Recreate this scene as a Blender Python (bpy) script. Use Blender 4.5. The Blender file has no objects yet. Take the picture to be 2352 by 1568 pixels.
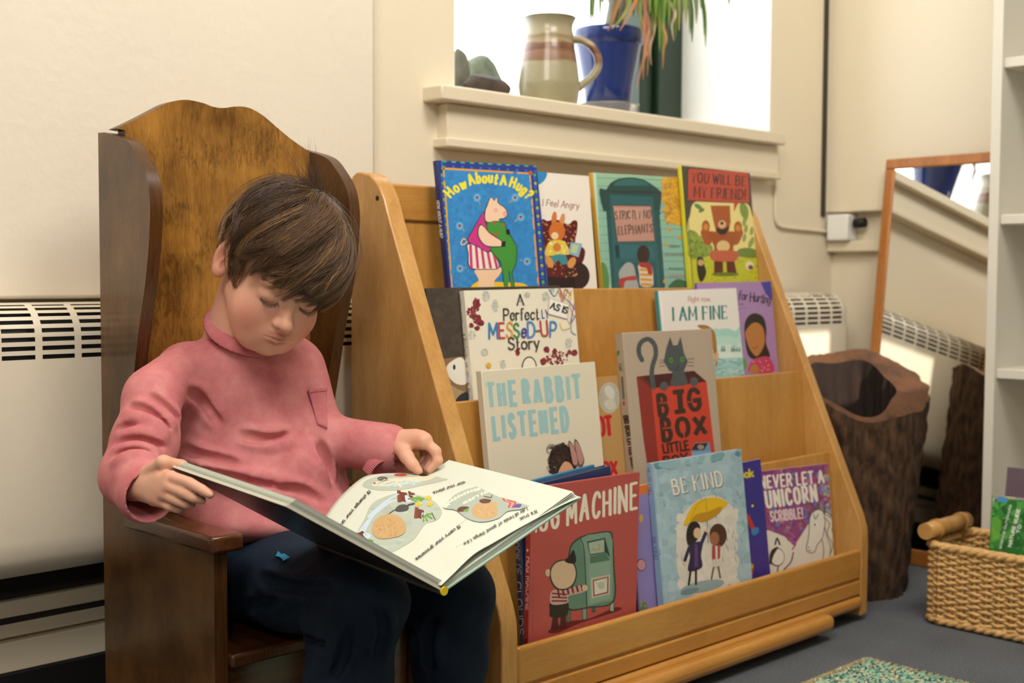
import bpy, bmesh, math, random
import numpy as np
from mathutils import Vector, Matrix, geometry as mgeo

random.seed(7)
rng = np.random.default_rng(7)
SC = bpy.context.scene
COL = SC.collection

# ------------------------------------------------------------------ camera
FPX = 2843.0                                   # focal length in pixels of the 2352 wide frame
YAW, PITCH, ROLL, CAMH = math.radians(46.0), math.radians(3.077), math.radians(0.23), 0.70
CP = np.array([0.0, 0.0, CAMH])
CF = np.array([math.cos(YAW)*math.cos(PITCH), math.sin(YAW)*math.cos(PITCH), -math.sin(PITCH)])
_r = np.array([math.sin(YAW), -math.cos(YAW), 0.0]); _u = np.cross(_r, CF)
CR = _r*math.cos(ROLL)+_u*math.sin(ROLL); CU = -_r*math.sin(ROLL)+_u*math.cos(ROLL)
cam = bpy.data.cameras.new('camera'); cam_ob = bpy.data.objects.new('camera', cam); COL.objects.link(cam_ob)
cam_ob.matrix_world = Matrix(((CR[0], CU[0], -CF[0], CP[0]), (CR[1], CU[1], -CF[1], CP[1]), (CR[2], CU[2], -CF[2], CP[2]), (0, 0, 0, 1)))
cam.sensor_width = 36.0; cam.lens = FPX/2352*36.0; cam.clip_start = 0.02
cam.dof.use_dof = True; cam.dof.focus_distance = 1.58; cam.dof.aperture_fstop = 5.6
SC.camera = cam_ob

# ------------------------------------------------------------------ exposure, sky, lamps
SC.view_settings.view_transform = 'Standard'; SC.view_settings.look = 'None'
SC.view_settings.exposure = 0.0; SC.view_settings.gamma = 1.0; SC.view_settings.use_curve_mapping = False
w = bpy.data.worlds.new('sky'); SC.world = w; w.use_nodes = True
w.node_tree.nodes['Background'].inputs[0].default_value = (0.93, 0.97, 1.0, 1); w.node_tree.nodes['Background'].inputs[1].default_value = 5.0

def area_light(name, loc, target, size, energy, color, sy=None):
    l = bpy.data.lights.new(name, 'AREA'); o = bpy.data.objects.new(name, l); COL.objects.link(o)
    l.energy = energy; l.color = color; l.size = size
    if sy: l.shape = 'RECTANGLE'; l.size_y = sy
    o.location = loc; o.rotation_euler = (Vector(target)-Vector(loc)).to_track_quat('-Z', 'Y').to_euler()
    return o
area_light('ceiling_lamp_near', (-0.25, 0.35, 2.35), (0.6, 0.9, 0.4), 0.9, 35, (1.0, 0.945, 0.86))
area_light('ceiling_lamp_far', (1.35, 0.35, 2.55), (2.05, 1.8, 0.95), 0.9, 43, (1.0, 0.95, 0.86))
area_light('flash_lamp', (-0.12, -0.02, 1.12), (1.0, 1.2, 0.6), 0.10, 3.4, (1.0, 0.95, 0.87))
_s = bpy.data.lights.new('sun', 'SUN'); _so = bpy.data.objects.new('sun', _s); COL.objects.link(_so)
_s.energy = 5.0; _s.angle = math.radians(0.25); _s.color = (1.0, 0.93, 0.80)
SUN_TARGET = Vector((2.62, 1.68, 0.475)); SUN_FROM = Vector((0.95, -2.6, 1.66))
_so.location = SUN_FROM; _so.rotation_euler = (SUN_TARGET-SUN_FROM).to_track_quat('-Z', 'Y').to_euler()

# ------------------------------------------------------------------ picture-measuring helpers
def ray(u, v):
    return CF+CR*((u-1176)/FPX)-CU*((v-784)/FPX)
def on_axis(u, v, ax, val):
    d = ray(u, v); return CP+d*((val-CP[ax])/d[ax])
def atX(u, v, X): return on_axis(u, v, 0, X)
def atY(u, v, Y): return on_axis(u, v, 1, Y)
def atZ(u, v, Z): return on_axis(u, v, 2, Z)
def atd(u, v, d): return CP+ray(u, v)*d
def on_plane(u, v, p, n):
    d = ray(u, v); return CP+d*(np.dot(np.asarray(p)-CP, n)/np.dot(d, n))
def to_px(p):
    q = np.asarray(p, float)-CP; d = q@CF
    return np.array([1176+FPX*(q@CR)/d, 784-FPX*(q@CU)/d])

# ------------------------------------------------------------------ materials
def lin(c):
    if isinstance(c, str):
        c = c.lstrip('#'); c = tuple(int(c[i:i+2], 16)/255 for i in (0, 2, 4))
    return tuple((x/12.92 if x <= 0.04045 else ((x+0.055)/1.055)**2.4) for x in c[:3])+(1.0,)
MATS = {}
def new_mat(name):
    m = bpy.data.materials.new(name); m.use_nodes = True
    nt = m.node_tree; b = nt.nodes['Principled BSDF']
    return m, nt, b
def simple(name, col, rough=0.5, metal=0.0, spec=0.5, noise=0.0, nscale=20.0, bump=0.0, bscale=200.0, stretch=(1, 1, 1)):
    if name in MATS: return MATS[name]
    m, nt, b = new_mat(name)
    b.inputs['Base Color'].default_value = lin(col); b.inputs['Roughness'].default_value = rough
    b.inputs['Metallic'].default_value = metal; b.inputs['Specular IOR Level'].default_value = spec
    tc = nt.nodes.new('ShaderNodeTexCoord'); mp = nt.nodes.new('ShaderNodeMapping'); mp.inputs['Scale'].default_value = stretch
    nt.links.new(tc.outputs['Object'], mp.inputs['Vector'])
    if noise:
        n = nt.nodes.new('ShaderNodeTexNoise'); n.inputs['Scale'].default_value = nscale; n.inputs['Detail'].default_value = 5
        nt.links.new(mp.outputs[0], n.inputs['Vector'])
        r = nt.nodes.new('ShaderNodeValToRGB'); c = lin(col)
        r.color_ramp.elements[0].position = 0.3; r.color_ramp.elements[1].position = 0.7
        r.color_ramp.elements[0].color = tuple(x*(1-noise) for x in c[:3])+(1,); r.color_ramp.elements[1].color = tuple(min(1, x*(1+noise)) for x in c[:3])+(1,)
        nt.links.new(n.outputs['Fac'], r.inputs[0]); nt.links.new(r.outputs[0], b.inputs['Base Color'])
    if bump:
        n2 = nt.nodes.new('ShaderNodeTexNoise'); n2.inputs['Scale'].default_value = bscale; n2.inputs['Detail'].default_value = 3
        nt.links.new(mp.outputs[0], n2.inputs['Vector'])
        bp = nt.nodes.new('ShaderNodeBump'); bp.inputs['Strength'].default_value = bump; bp.inputs['Distance'].default_value = 0.002
        nt.links.new(n2.outputs['Fac'], bp.inputs['Height']); nt.links.new(bp.outputs[0], b.inputs['Normal'])
    MATS[name] = m
    return m
def wood(name, dark, light, rough=0.35, scale=(1, 1, 1), rings=6.0, blotch=0.35, coat=0.0, fine=60.0, fleck=0.0):
    """grain stretched along one axis (small scale value = along the grain) with soft blotches"""
    if name in MATS: return MATS[name]
    m, nt, b = new_mat(name); L = nt.links.new
    tc = nt.nodes.new('ShaderNodeTexCoord'); mp = nt.nodes.new('ShaderNodeMapping'); mp.inputs['Scale'].default_value = scale
    L(tc.outputs['Object'], mp.inputs['Vector'])
    n1 = nt.nodes.new('ShaderNodeTexNoise'); n1.inputs['Scale'].default_value = rings; n1.inputs['Detail'].default_value = 6; n1.inputs['Distortion'].default_value = 1.2
    n2 = nt.nodes.new('ShaderNodeTexNoise'); n2.inputs['Scale'].default_value = fine; n2.inputs['Detail'].default_value = 4
    n3 = nt.nodes.new('ShaderNodeTexNoise'); n3.inputs['Scale'].default_value = 9.0; n3.inputs['Detail'].default_value = 3
    L(mp.outputs[0], n1.inputs['Vector']); L(mp.outputs[0], n2.inputs['Vector']); L(tc.outputs['Object'], n3.inputs['Vector'])
    a = nt.nodes.new('ShaderNodeMix'); a.data_type = 'FLOAT'; a.inputs[0].default_value = 0.45
    L(n1.outputs['Fac'], a.inputs[2]); L(n2.outputs['Fac'], a.inputs[3])
    c = nt.nodes.new('ShaderNodeMix'); c.data_type = 'FLOAT'; c.inputs[0].default_value = blotch
    L(a.outputs[0], c.inputs[2]); L(n3.outputs['Fac'], c.inputs[3])
    r = nt.nodes.new('ShaderNodeValToRGB'); r.color_ramp.elements[0].position = 0.36; r.color_ramp.elements[1].position = 0.64
    r.color_ramp.elements[0].color = lin(dark); r.color_ramp.elements[1].color = lin(light)
    L(c.outputs[0], r.inputs[0]); L(r.outputs[0], b.inputs['Base Color'])
    if fleck:      # dark curly figure in the veneer
        mp2 = nt.nodes.new('ShaderNodeMapping'); mp2.inputs['Scale'].default_value = tuple(8.0 if q > 3 else 2.6 for q in scale); L(tc.outputs['Object'], mp2.inputs['Vector'])
        n4 = nt.nodes.new('ShaderNodeTexNoise'); n4.inputs['Scale'].default_value = 11.0; n4.inputs['Detail'].default_value = 8; n4.inputs['Roughness'].default_value = .7; n4.inputs['Distortion'].default_value = 2.6; L(mp2.outputs[0], n4.inputs['Vector'])
        n5 = nt.nodes.new('ShaderNodeTexNoise'); n5.inputs['Scale'].default_value = 13.0; n5.inputs['Detail'].default_value = 2; L(tc.outputs['Object'], n5.inputs['Vector'])
        ml = nt.nodes.new('ShaderNodeMath'); ml.operation = 'MULTIPLY'; L(n4.outputs['Fac'], ml.inputs[0]); L(n5.outputs['Fac'], ml.inputs[1])
        r4 = nt.nodes.new('ShaderNodeMapRange'); r4.inputs[1].default_value = .26; r4.inputs[2].default_value = .36; r4.inputs[3].default_value = 0.0; r4.inputs[4].default_value = fleck; L(ml.outputs[0], r4.inputs[0])
        mx4 = nt.nodes.new('ShaderNodeMix'); mx4.data_type = 'RGBA'; L(r4.outputs[0], mx4.inputs[0]); L(r.outputs[0], mx4.inputs[6]); mx4.inputs[7].default_value = tuple(q*.35 for q in lin(dark)[:3])+(1,); L(mx4.outputs[2], b.inputs['Base Color'])
    b.inputs['Roughness'].default_value = rough; b.inputs['Coat Weight'].default_value = coat; b.inputs['Coat Roughness'].default_value = 0.15
    MATS[name] = m
    return m
def colour_attr(name, rough=0.4, bump=0.0, bscale=300.0, coat=0.0, spec=0.5, sss=0.0):
    """paint or ink whose colour is stored per corner in the mesh attribute 'ink'"""
    if name in MATS: return MATS[name]
    m, nt, b = new_mat(name)
    a = nt.nodes.new('ShaderNodeAttribute'); a.attribute_name = 'ink'
    nt.links.new(a.outputs['Color'], b.inputs['Base Color']); b.inputs['Roughness'].default_value = rough
    b.inputs['Coat Weight'].default_value = coat; b.inputs['Specular IOR Level'].default_value = spec
    if sss:
        b.inputs['Subsurface Weight'].default_value = sss; b.inputs['Subsurface Radius'].default_value = (1.0, 0.35, 0.2); b.inputs['Subsurface Scale'].default_value = 0.006
    if bump:
        tc = nt.nodes.new('ShaderNodeTexCoord')
        n2 = nt.nodes.new('ShaderNodeTexNoise'); n2.inputs['Scale'].default_value = bscale
        nt.links.new(tc.outputs['Object'], n2.inputs['Vector'])
        bp = nt.nodes.new('ShaderNodeBump'); bp.inputs['Strength'].default_value = bump; bp.inputs['Distance'].default_value = 0.001
        nt.links.new(n2.outputs['Fac'], bp.inputs['Height']); nt.links.new(bp.outputs[0], b.inputs['Normal'])
    MATS[name] = m
    return m

# ------------------------------------------------------------------ objects
def thing(name, label, cat, loc=(0, 0, 0), group=None):
    o = bpy.data.objects.new(name, None); COL.objects.link(o); o.empty_display_size = 0.05
    o.location = loc; tag(o, label, cat, group); return o
def tag(o, label, cat, group=None, kind=None):
    o['label'] = label; o['category'] = cat
    if group: o['group'] = group
    if kind: o['kind'] = kind
    return o
def mesh_ob(name, verts, faces, mat, root=None, smooth=False, colors=None, label=None, mats=None, midx=None):
    """world-space vertices; the object sits at its parent's (or its own) origin"""
    me = bpy.data.meshes.new(name)
    V = np.asarray(verts, dtype=np.float64).reshape(-1, 3)
    org = np.zeros(3)
    if root is not None:
        p = root
        while p is not None:
            org += np.array(p.location); p = p.parent
    else:
        org = np.array([(V[:, 0].min()+V[:, 0].max())/2, (V[:, 1].min()+V[:, 1].max())/2, V[:, 2].min()])
    if isinstance(faces, np.ndarray):
        n = faces.shape[1]
        me.vertices.add(len(V)); me.vertices.foreach_set('co', (V-org).astype(np.float32).ravel())
        me.loops.add(faces.size); me.loops.foreach_set('vertex_index', faces.astype(np.int32).ravel())
        me.polygons.add(len(faces)); me.polygons.foreach_set('loop_start', np.arange(0, faces.size, n, dtype=np.int32))
        me.update(calc_edges=True); me.validate()
    else:
        me.from_pydata([tuple(v) for v in (V-org)], [], faces); me.update()
    for mm in (mats or [mat]): me.materials.append(mm)
    if midx is not None: me.polygons.foreach_set('material_index', np.asarray(midx, dtype=np.int32))
    if smooth: me.polygons.foreach_set('use_smooth', np.ones(len(me.polygons), dtype=bool))
    if colors is not None:                       # one colour per face or per vertex
        ca = np.asarray(colors, dtype=np.float32)
        if len(ca) == len(me.vertices) and len(ca) != len(me.polygons):
            at = me.color_attributes.new('ink', 'FLOAT_COLOR', 'POINT'); at.data.foreach_set('color', ca.ravel())
        else:
            at = me.color_attributes.new('ink', 'FLOAT_COLOR', 'CORNER')
            tot = np.zeros(len(me.polygons), dtype=np.int32); me.polygons.foreach_get('loop_total', tot)
            at.data.foreach_set('color', np.repeat(ca, tot, axis=0).ravel())
    o = bpy.data.objects.new(name, me); COL.objects.link(o)
    if root is not None: o.parent = root
    else: o.location = org
    if label: o['label'] = label
    return o
class MB:
    def __init__(s): s.v = []; s.f = []; s.sm = []; s.c = []
    def add(s, V, F, smooth=False, col=None):
        b = len(s.v); s.v.extend([tuple(map(float, p)) for p in V])
        for f in F: s.f.append([i+b for i in f]); s.sm.append(smooth); s.c.append(col)
        return s
    def box(s, x0, x1, y0, y1, z0, z1, col=None):
        V = [(x, y, z) for z in (z0, z1) for y in (y0, y1) for x in (x0, x1)]
        return s.add(V, [(0, 2, 3, 1), (4, 5, 7, 6), (0, 1, 5, 4), (2, 6, 7, 3), (0, 4, 6, 2), (1, 3, 7, 5)], False, col)
    def obox(s, o, a, b, c, col=None):
        o, a, b, c = map(np.asarray, (o, a, b, c))
        V = [o+a*i+b*j+c*k for k in (0, 1) for j in (0, 1) for i in (0, 1)]
        F = [(0, 2, 3, 1), (4, 5, 7, 6), (0, 1, 5, 4), (2, 6, 7, 3), (0, 4, 6, 2), (1, 3, 7, 5)]
        if np.dot(np.cross(a, b), c) < 0: F = [f[::-1] for f in F]
        return s.add(V, F, False, col)
    def prism(s, pts, axis, lo, hi, smooth=False, col=None):
        """2-D outline in the two remaining axes (in x,y,z order), extruded lo..hi along axis; concave outlines allowed"""
        n = len(pts); rest = [i for i in (0, 1, 2) if i != axis]; V = []
        for val in (lo, hi):
            for p in pts:
                q = [0, 0, 0]; q[axis] = val; q[rest[0]] = p[0]; q[rest[1]] = p[1]; V.append(q)
        tri = mgeo.tessellate_polygon([[Vector((p[0], p[1], 0)) for p in pts]])
        F = [tuple(t) for t in tri]+[tuple(i+n for i in t[::-1]) for t in tri]
        b = len(s.v); s.add(V, F, False, col)
        for i in range(n):
            j = (i+1) % n; s.f.append([b+i, b+j, b+n+j, b+n+i]); s.sm.append(smooth); s.c.append(col)
        return s
    def tube(s, path, rad, seg=10, cap=True, smooth=True, col=None):
        P = [np.asarray(p, float) for p in path]; n = len(P)
        R = rad if hasattr(rad, '__len__') else [rad]*n
        T = [P[min(i+1, n-1)]-P[max(i-1, 0)] for i in range(n)]; T = [t/(np.linalg.norm(t)+1e-12) for t in T]
        u = np.cross(T[0], (0, 0, 1)) if abs(T[0][2]) < 0.9 else np.cross(T[0], (1, 0, 0)); u /= np.linalg.norm(u)
        V = []
        for i in range(n):
            u = u-T[i]*np.dot(u, T[i]); u /= np.linalg.norm(u)+1e-12; w_ = np.cross(T[i], u)
            for k in range(seg):
                a = 2*math.pi*k/seg; V.append(P[i]+(u*math.cos(a)+w_*math.sin(a))*R[i])
        F = [(i*seg+k, i*seg+(k+1) % seg, (i+1)*seg+(k+1) % seg, (i+1)*seg+k) for i in range(n-1) for k in range(seg)]
        s.add(V, F, smooth, col)
        if cap:
            b = len(s.v)-n*seg
            s.f.append([b+k for k in range(seg)][::-1]); s.sm.append(False); s.c.append(col)
            s.f.append([b+(n-1)*seg+k for k in range(seg)]); s.sm.append(False); s.c.append(col)
        return s
    def lathe(s, c, prof, seg=48, smooth=True, col=None, wob=None):
        V = []
        for r, z in prof:
            for k in range(seg):
                a = 2*math.pi*k/seg; rr = r*(wob(a, z) if wob else 1); V.append((c[0]+rr*math.cos(a), c[1]+rr*math.sin(a), c[2]+z))
        n = len(prof)
        return s.add(V, [(i*seg+k, i*seg+(k+1) % seg, (i+1)*seg+(k+1) % seg, (i+1)*seg+k) for i in range(n-1) for k in range(seg)], smooth, col)
    def build(s, name, mat, root=None, bevel=0.0, seg=2, label=None, fix=True):
        o = mesh_ob(name, s.v, s.f, mat, root, label=label, colors=[c or (1, 1, 1, 1) for c in s.c] if any(s.c) else None)
        o.data.polygons.foreach_set('use_smooth', np.array(s.sm, dtype=bool))
        if fix:
            bm = bmesh.new(); bm.from_mesh(o.data); bmesh.ops.recalc_face_normals(bm, faces=bm.faces); bm.to_mesh(o.data); bm.free()
        if bevel:
            m = o.modifiers.new('bevel', 'BEVEL'); m.width = bevel; m.segments = seg; m.limit_method = 'ANGLE'; m.angle_limit = math.radians(35); m.harden_normals = False
            o.data.polygons.foreach_set('use_smooth', np.ones(len(o.data.polygons), dtype=bool))
            try:
                o.data.set_sharp_from_angle(angle=math.radians(40))
            except Exception: pass
        return o
def struct(o, cat=None):
    o['kind'] = 'structure'; return o
def bez(pts, n=12, closed=False):
    """Catmull-Rom through the points"""
    P = [np.asarray(p, float) for p in pts]; m = len(P); out = []
    rngk = range(m) if closed else range(m-1)
    for i in rngk:
        p0 = P[(i-1) % m] if closed else P[max(i-1, 0)]; p1 = P[i]; p2 = P[(i+1) % m]; p3 = P[(i+2) % m] if closed else P[min(i+2, m-1)]
        for k in range(n):
            t = k/n; out.append(0.5*((2*p1)+(-p0+p2)*t+(2*p0-5*p1+4*p2-p3)*t*t+(-p0+3*p1-3*p2+p3)*t**3))
    if not closed: out.append(P[-1])
    return out
# ================================================================== the room
M_wall = simple('cream_wall_paint', '#e6dccb', 0.55, bump=0.45, bscale=60, noise=0.02, nscale=3)
M_wallr = simple('cream_gloss_paint', '#e6dac2', 0.42, bump=0.12, bscale=40)
M_trim = simple('cream_trim_paint', '#e3d6bd', 0.33, bump=0.15, bscale=60)
M_rad = simple('radiator_enamel', '#e4d9c4', 0.38, bump=0.22, bscale=55)
M_black = simple('black_gap', '#0b0a09', 0.6)
M_white = simple('white_paint', '#ecebe6', 0.5)
def carpet():
    m, nt, b = new_mat('carpet'); L = nt.links.new
    tc = nt.nodes.new('ShaderNodeTexCoord'); n = nt.nodes.new('ShaderNodeTexNoise'); n.inputs['Scale'].default_value = 260; n.inputs['Detail'].default_value = 4
    n2 = nt.nodes.new('ShaderNodeTexNoise'); n2.inputs['Scale'].default_value = 9
    L(tc.outputs['Object'], n.inputs['Vector']); L(tc.outputs['Object'], n2.inputs['Vector'])
    a = nt.nodes.new('ShaderNodeMix'); a.data_type = 'FLOAT'; a.inputs[0].default_value = 0.25; L(n.outputs['Fac'], a.inputs[2]); L(n2.outputs['Fac'], a.inputs[3])
    r = nt.nodes.new('ShaderNodeValToRGB'); r.color_ramp.elements[0].position = 0.3; r.color_ramp.elements[1].position = 0.7
    r.color_ramp.elements[0].color = lin('#42464b'); r.color_ramp.elements[1].color = lin('#686c72')
    L(a.outputs[0], r.inputs[0]); L(r.outputs[0], b.inputs['Base Color']); b.inputs['Roughness'].default_value = 0.95
    bp = nt.nodes.new('ShaderNodeBump'); bp.inputs['Strength'].default_value = 0.6; bp.inputs['Distance'].default_value = 0.004
    L(n.outputs['Fac'], bp.inputs['Height']); L(bp.outputs[0], b.inputs['Normal'])
    return m
YW, XWR, CEIL = 1.82, 2.965, 2.70
X0, Y0 = -2.2, -2.6
WX0, WX1, WZ0 = 1.598, 2.664, 1.035      # window opening
WZ1 = 2.15; YG = 2.13                      # glass line
struct(MB().box(X0-.1, XWR+.1, Y0-.1, 2.3, -0.05, 0).build('floor', carpet()))
struct(MB().box(X0-.1, XWR+.1, Y0-.1, 2.3, CEIL, CEIL+.05).build('ceiling', simple('ceiling_paint', '#efe9dd', 0.7)))
wb = MB()
wb.box(X0, WX0, YW, 2.25, 0, CEIL).box(WX1, XWR, YW, 2.25, 0, CEIL).box(WX0, WX1, YW, 2.25, 0, WZ0).box(WX0, WX1, YW, 2.25, WZ1, CEIL)
struct(wb.build('wall_back', M_wallr))
struct(MB().box(XWR, XWR+.1, Y0, 2.25, 0, CEIL).build('wall_right', M_wallr))
struct(MB().box(X0-.1, X0, Y0, 2.25, 0, CEIL).build('wall_left', M_wall))
# the wall behind the camera has a small window that lets the sun through on to the radiator
d_ = (SUN_TARGET-SUN_FROM); k_ = (Y0-.05-SUN_FROM.y)/d_.y; hole = SUN_FROM+d_*k_
hx0, hx1, hz0, hz1 = hole.x-0.17, hole.x+0.13, hole.z-0.13, hole.z+0.10
wf = MB().box(X0, hx0, Y0-.1, Y0, 0, CEIL).box(hx1, XWR, Y0-.1, Y0, 0, CEIL).box(hx0, hx1, Y0-.1, Y0, 0, hz0).box(hx0, hx1, Y0-.1, Y0, hz1, CEIL)
struct(wf.build('wall_front', M_wall))
# thicker plaster of the left stretch of the back wall, with its bottom just above the radiator
XPL = atY(862, 200, 1.795)[0]
struct(MB().box(X0, XPL, 1.795, YW+.01, 0.6615, CEIL-.002).build('trim_1', M_wall, bevel=0.006))
# reveal, white painted
rv = MB().box(WX1-.004, WX1, YW-.0, YG+.1, WZ0, WZ1).box(WX0, WX0+.004, YW+.002, YG+.1, WZ0, WZ1).box(WX0, WX1, YW, YG+.1, WZ1-.004, WZ1)
struct(rv.build('trim_2', M_white))
# sill board, apron below it
sy = YW-0.055
sz1 = atY(1044, 196, sy)[2]; sz0 = atY(1046, 232, sy)[2]; slx = atY(1015, 200, sy)[0]; srx = atY(1806, 325, sy)[0]
struct(MB().box(slx, srx, sy, YW+.003, sz0, sz1).box(WX0+.002, WX1-.002, YW+.003, YG+.04, sz0, sz1).build('trim_3', M_trim, bevel=0.004))
ay = YW-0.03; az0 = atY(1030, 331, ay)[2]
struct(MB().box(atY(1028, 300, ay)[0], atY(1788, 390, ay)[0], ay, YW+.003, az0, sz0).box(atY(1028, 300, ay-.012)[0], atY(1788, 390, ay)[0], ay-.010, YW+.003, az0-.006, az0+.012).build('trim_4', M_trim, bevel=0.003))
# window: dark green frame and pane
M_green = simple('dark_green_paint', '#17301f', 0.4)
wn = thing('window_1', '', '', (WX0, YG, sz1)); del wn['label']; del wn['category']; struct(wn)
fx0 = atY(1462, 200, YG)[0]; fx1 = WX1-.004
MB().box(fx0+.055, fx1, YG-.03, YG+.06, sz1, WZ1).box(fx0, fx0+.05, YG-.012, YG+.06, sz1, WZ1).build('frame_post', M_green, wn, bevel=0.003)
MB().box(WX0+.004, fx0, YG-.01, YG+.06, sz1, sz1+.030).build('frame_rail', M_green, wn, bevel=0.003)
def glass_mat(name, tint=(1, 1, 1, 1), mixf=0.06, rough=0.0):
    m, nt, b = new_mat(name); nt.nodes.remove(b); out = nt.nodes['Material Output']
    t = nt.nodes.new('ShaderNodeBsdfTransparent'); t.inputs[0].default_value = tint
    g = nt.nodes.new('ShaderNodeBsdfGlossy'); g.inputs['Roughness'].default_value = rough
    mx = nt.nodes.new('ShaderNodeMixShader')
    mx.inputs[0].default_value = mixf; nt.links.new(t.outputs[0], mx.inputs[1]); nt.links.new(g.outputs[0], mx.inputs[2]); nt.links.new(mx.outputs[0], out.inputs[0])
    return m
MB().box(WX0+.004, fx0+.01, YG+.02, YG+.024, sz1+.02, WZ1).build('pane', glass_mat('window_glass'), wn)
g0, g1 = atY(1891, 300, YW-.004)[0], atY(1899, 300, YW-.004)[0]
# cream board high on the right wall, standing a little off it, cable and socket below
bx = XWR-.035
bl = atX(1897, 300, bx)[1]; bz = atX(1902, 489, bx)[2]
struct(MB().box(bx, XWR-.004, 1.19, bl, bz, CEIL-.02).build('trim_5', M_wallr, bevel=0.004))
struct(MB().box(XWR-.03, XWR-.0, 1.19, YW, bz-.105, bz-.075).build('trim_6', M_trim, bevel=0.004))
struct(MB().box(g0, g1, YW-.005, YW+.002, bz-.01, CEIL-.002).build('trim_8', simple('shadow_line', '#3a352e', .8)))  # thin dark strip painted in as the shadow line beside the board
sk = thing('junction_box', 'small white electrical box under the cream board in the wall corner', 'electrical box', (XWR-.045, YW-.06, bz-.075))
MB().box(XWR-.05, XWR, YW-.075, YW-.012, bz-.075, bz-.005).build('box', M_white, sk, bevel=0.004)
MB().tube([(XWR-.03, YW-.085, bz-.03), (XWR-.03, YW-.115, bz-.028)], 0.013, 14).build('conduit_end', M_black, sk)
cb = [atY(1783, 408, YW-.006), atY(1781, 470, YW-.006), atY(1782, 503, YW-.006), atY(1792, 519, YW-.006), atY(1830, 525, YW-.006), atY(1900, 532, YW-.006)]
tag(MB().tube(bez(cb, 8), 0.0045, 8).build('wall_cable', M_trim), 'cream painted cable clipped to the wall under the right end of the window sill', 'cable')
# radiator cover: rounded top, louvred slots, curved bottom edge
RY, RX1 = 1.68, atY(1946, 700, 1.68)[0]
RX0 = -1.2
rad = thing('radiator', 'long cream enamelled wall radiator with slotted grille behind chair and book rack', 'radiator', (1.0, 1.75, 0.27))
prof = [(1.795, .657), (1.745, .657)]+[(1.728-.048*math.sin(a), .609+.048*math.cos(a)) for a in np.linspace(.15, math.pi/2, 9)]+[(RY, .576)]
def sweep(mb, pr, x0, x1):
    V = [(x, p[0], p[1]) for x in (x0, x1) for p in pr]; n = len(pr)
    return mb.add(V, [(i, i+1, n+i+1, n+i) for i in range(n-1)], True)
# arc-length samples of the slotted zone
zone = bez(prof[2:], 8); 
cum = np.concatenate([[0], np.cumsum([np.linalg.norm(zone[i+1]-zone[i]) for i in range(len(zone)-1)])])
def at_s(t): return tuple(np.interp(t*cum[-1], cum, [z[k] for z in zone]) for k in (0, 1))
g = MB(); body = MB()
low = [(RY, .576), (RY, .33), (RY+.004, .305), (RY+.016, .285), (RY+.035, .275), (RY+.06, .272)]
sweep(body, prof[:3], RX0, RX1); sweep(body, low, RX0, RX1)
per = atY(97, 760, RY)[0]-atY(3, 760, RY)[0]; xs0 = atY(97, 760, RY)[0]
nslots = 8
col_edges = []
x = xs0-per*20
while x < RX1-.05:
    col_edges.append(x); x += per
bands = [(i+.16)/nslots*0.97+.02 for i in range(nslots)], [(i+.66)/nslots*0.97+.02 for i in range(nslots)]
for x in col_edges:
    xe = min(x+per*.82, RX1-.02)
    sweep(body, [at_s(t) for t in np.linspace(0, 1, 14)], xe, min(x+per, RX1))
    last = 0.0
    for a, b_ in zip(*bands):
        sweep(body, [at_s(t) for t in np.linspace(last, a, 4)], x, xe); last = b_
    sweep(body, [at_s(t) for t in np.linspace(last, 1, 4)], x, xe)
body.prism([(1.795, .657)]+prof[1:]+low[1:]+[(1.795, .272)], 0, RX1-.0015, RX1)
body.build('cover', M_rad, rad)
sweep(g, [(p[0]+.014, p[1]-.012) for p in prof], RX0, RX1-.004); g.build('grille_back', M_black, rad)
# lower wall band, cracked joint and black base below the radiator
z1 = atY(0, 1432, 1.80)[2]; z2 = atY(0, 1478, 1.80)[2]; z3 = atY(0, 1548, 1.80)[2]
zt7 = atY(0, 1384, 1.80)[2]
struct(MB().box(X0, XWR, 1.812, YW+.003, zt7, .30).box(X0, XWR, 1.8065, 1.809, z1-.005, z1+.004).build('trim_9', simple('recess_shade', '#2a241d', .8)))  # shade under the radiator put in as dark sheet, dark bar in crack
struct(MB().box(X0, XWR, 1.800, YW+.003, z1+.006, zt7).box(X0, XWR, 1.806, YW+.003, z2+.004, z1-.004).box(X0, XWR, 1.797, YW+.003, z3, z2).build('trim_7', M_trim, bevel=0.002))
struct(MB().box(X0, XWR, 1.792, YW+.003, 0, z3).build('baseboard_back', M_black, bevel=0.002))
# ================================================================== throne-shaped wooden chair
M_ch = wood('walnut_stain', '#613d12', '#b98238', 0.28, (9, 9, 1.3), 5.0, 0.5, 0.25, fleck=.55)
M_chs = wood('walnut_stain_shaded', '#3c2611', '#755029', 0.33, (6, 6, 1.6), 4.0, 0.6, 0.2, fleck=.25)  # side stain darkened to stand in for the light falling off
M_edge = wood('plywood_edge', '#1a0d06', '#6b4118', 0.35, (240, 30, 2), 3.0, 0.05)
M_arm = wood('arm_stain', '#3a1f10', '#6b3e1e', 0.2, (9, 1.3, 9), 5.0, 0.4, 0.4)
M_seat = wood('seat_stain', '#3a1f10', '#6b3e1e', 0.22, (1.3, 9, 9), 5.0, 0.4, 0.4)
CX0, CT = 0.793, 0.0185
CX1 = 1.118
chair = thing('throne_chair', 'tall dark-stained wooden throne chair with scalloped crest and winged sides, child seated in it', 'chair', ((CX0+CX1)/2, 1.5, 0))
wing_px = [(240, 304), (290, 322.6), (316, 359), (336, 405), (344, 462), (344, 511), (341, 570), (337.6, 611), (331, 671), (317.6, 765), (307, 864)]
wing = [tuple(atX(u, v, CX0)[1:]) for u, v in wing_px]
zt = wing[0][1]
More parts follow.
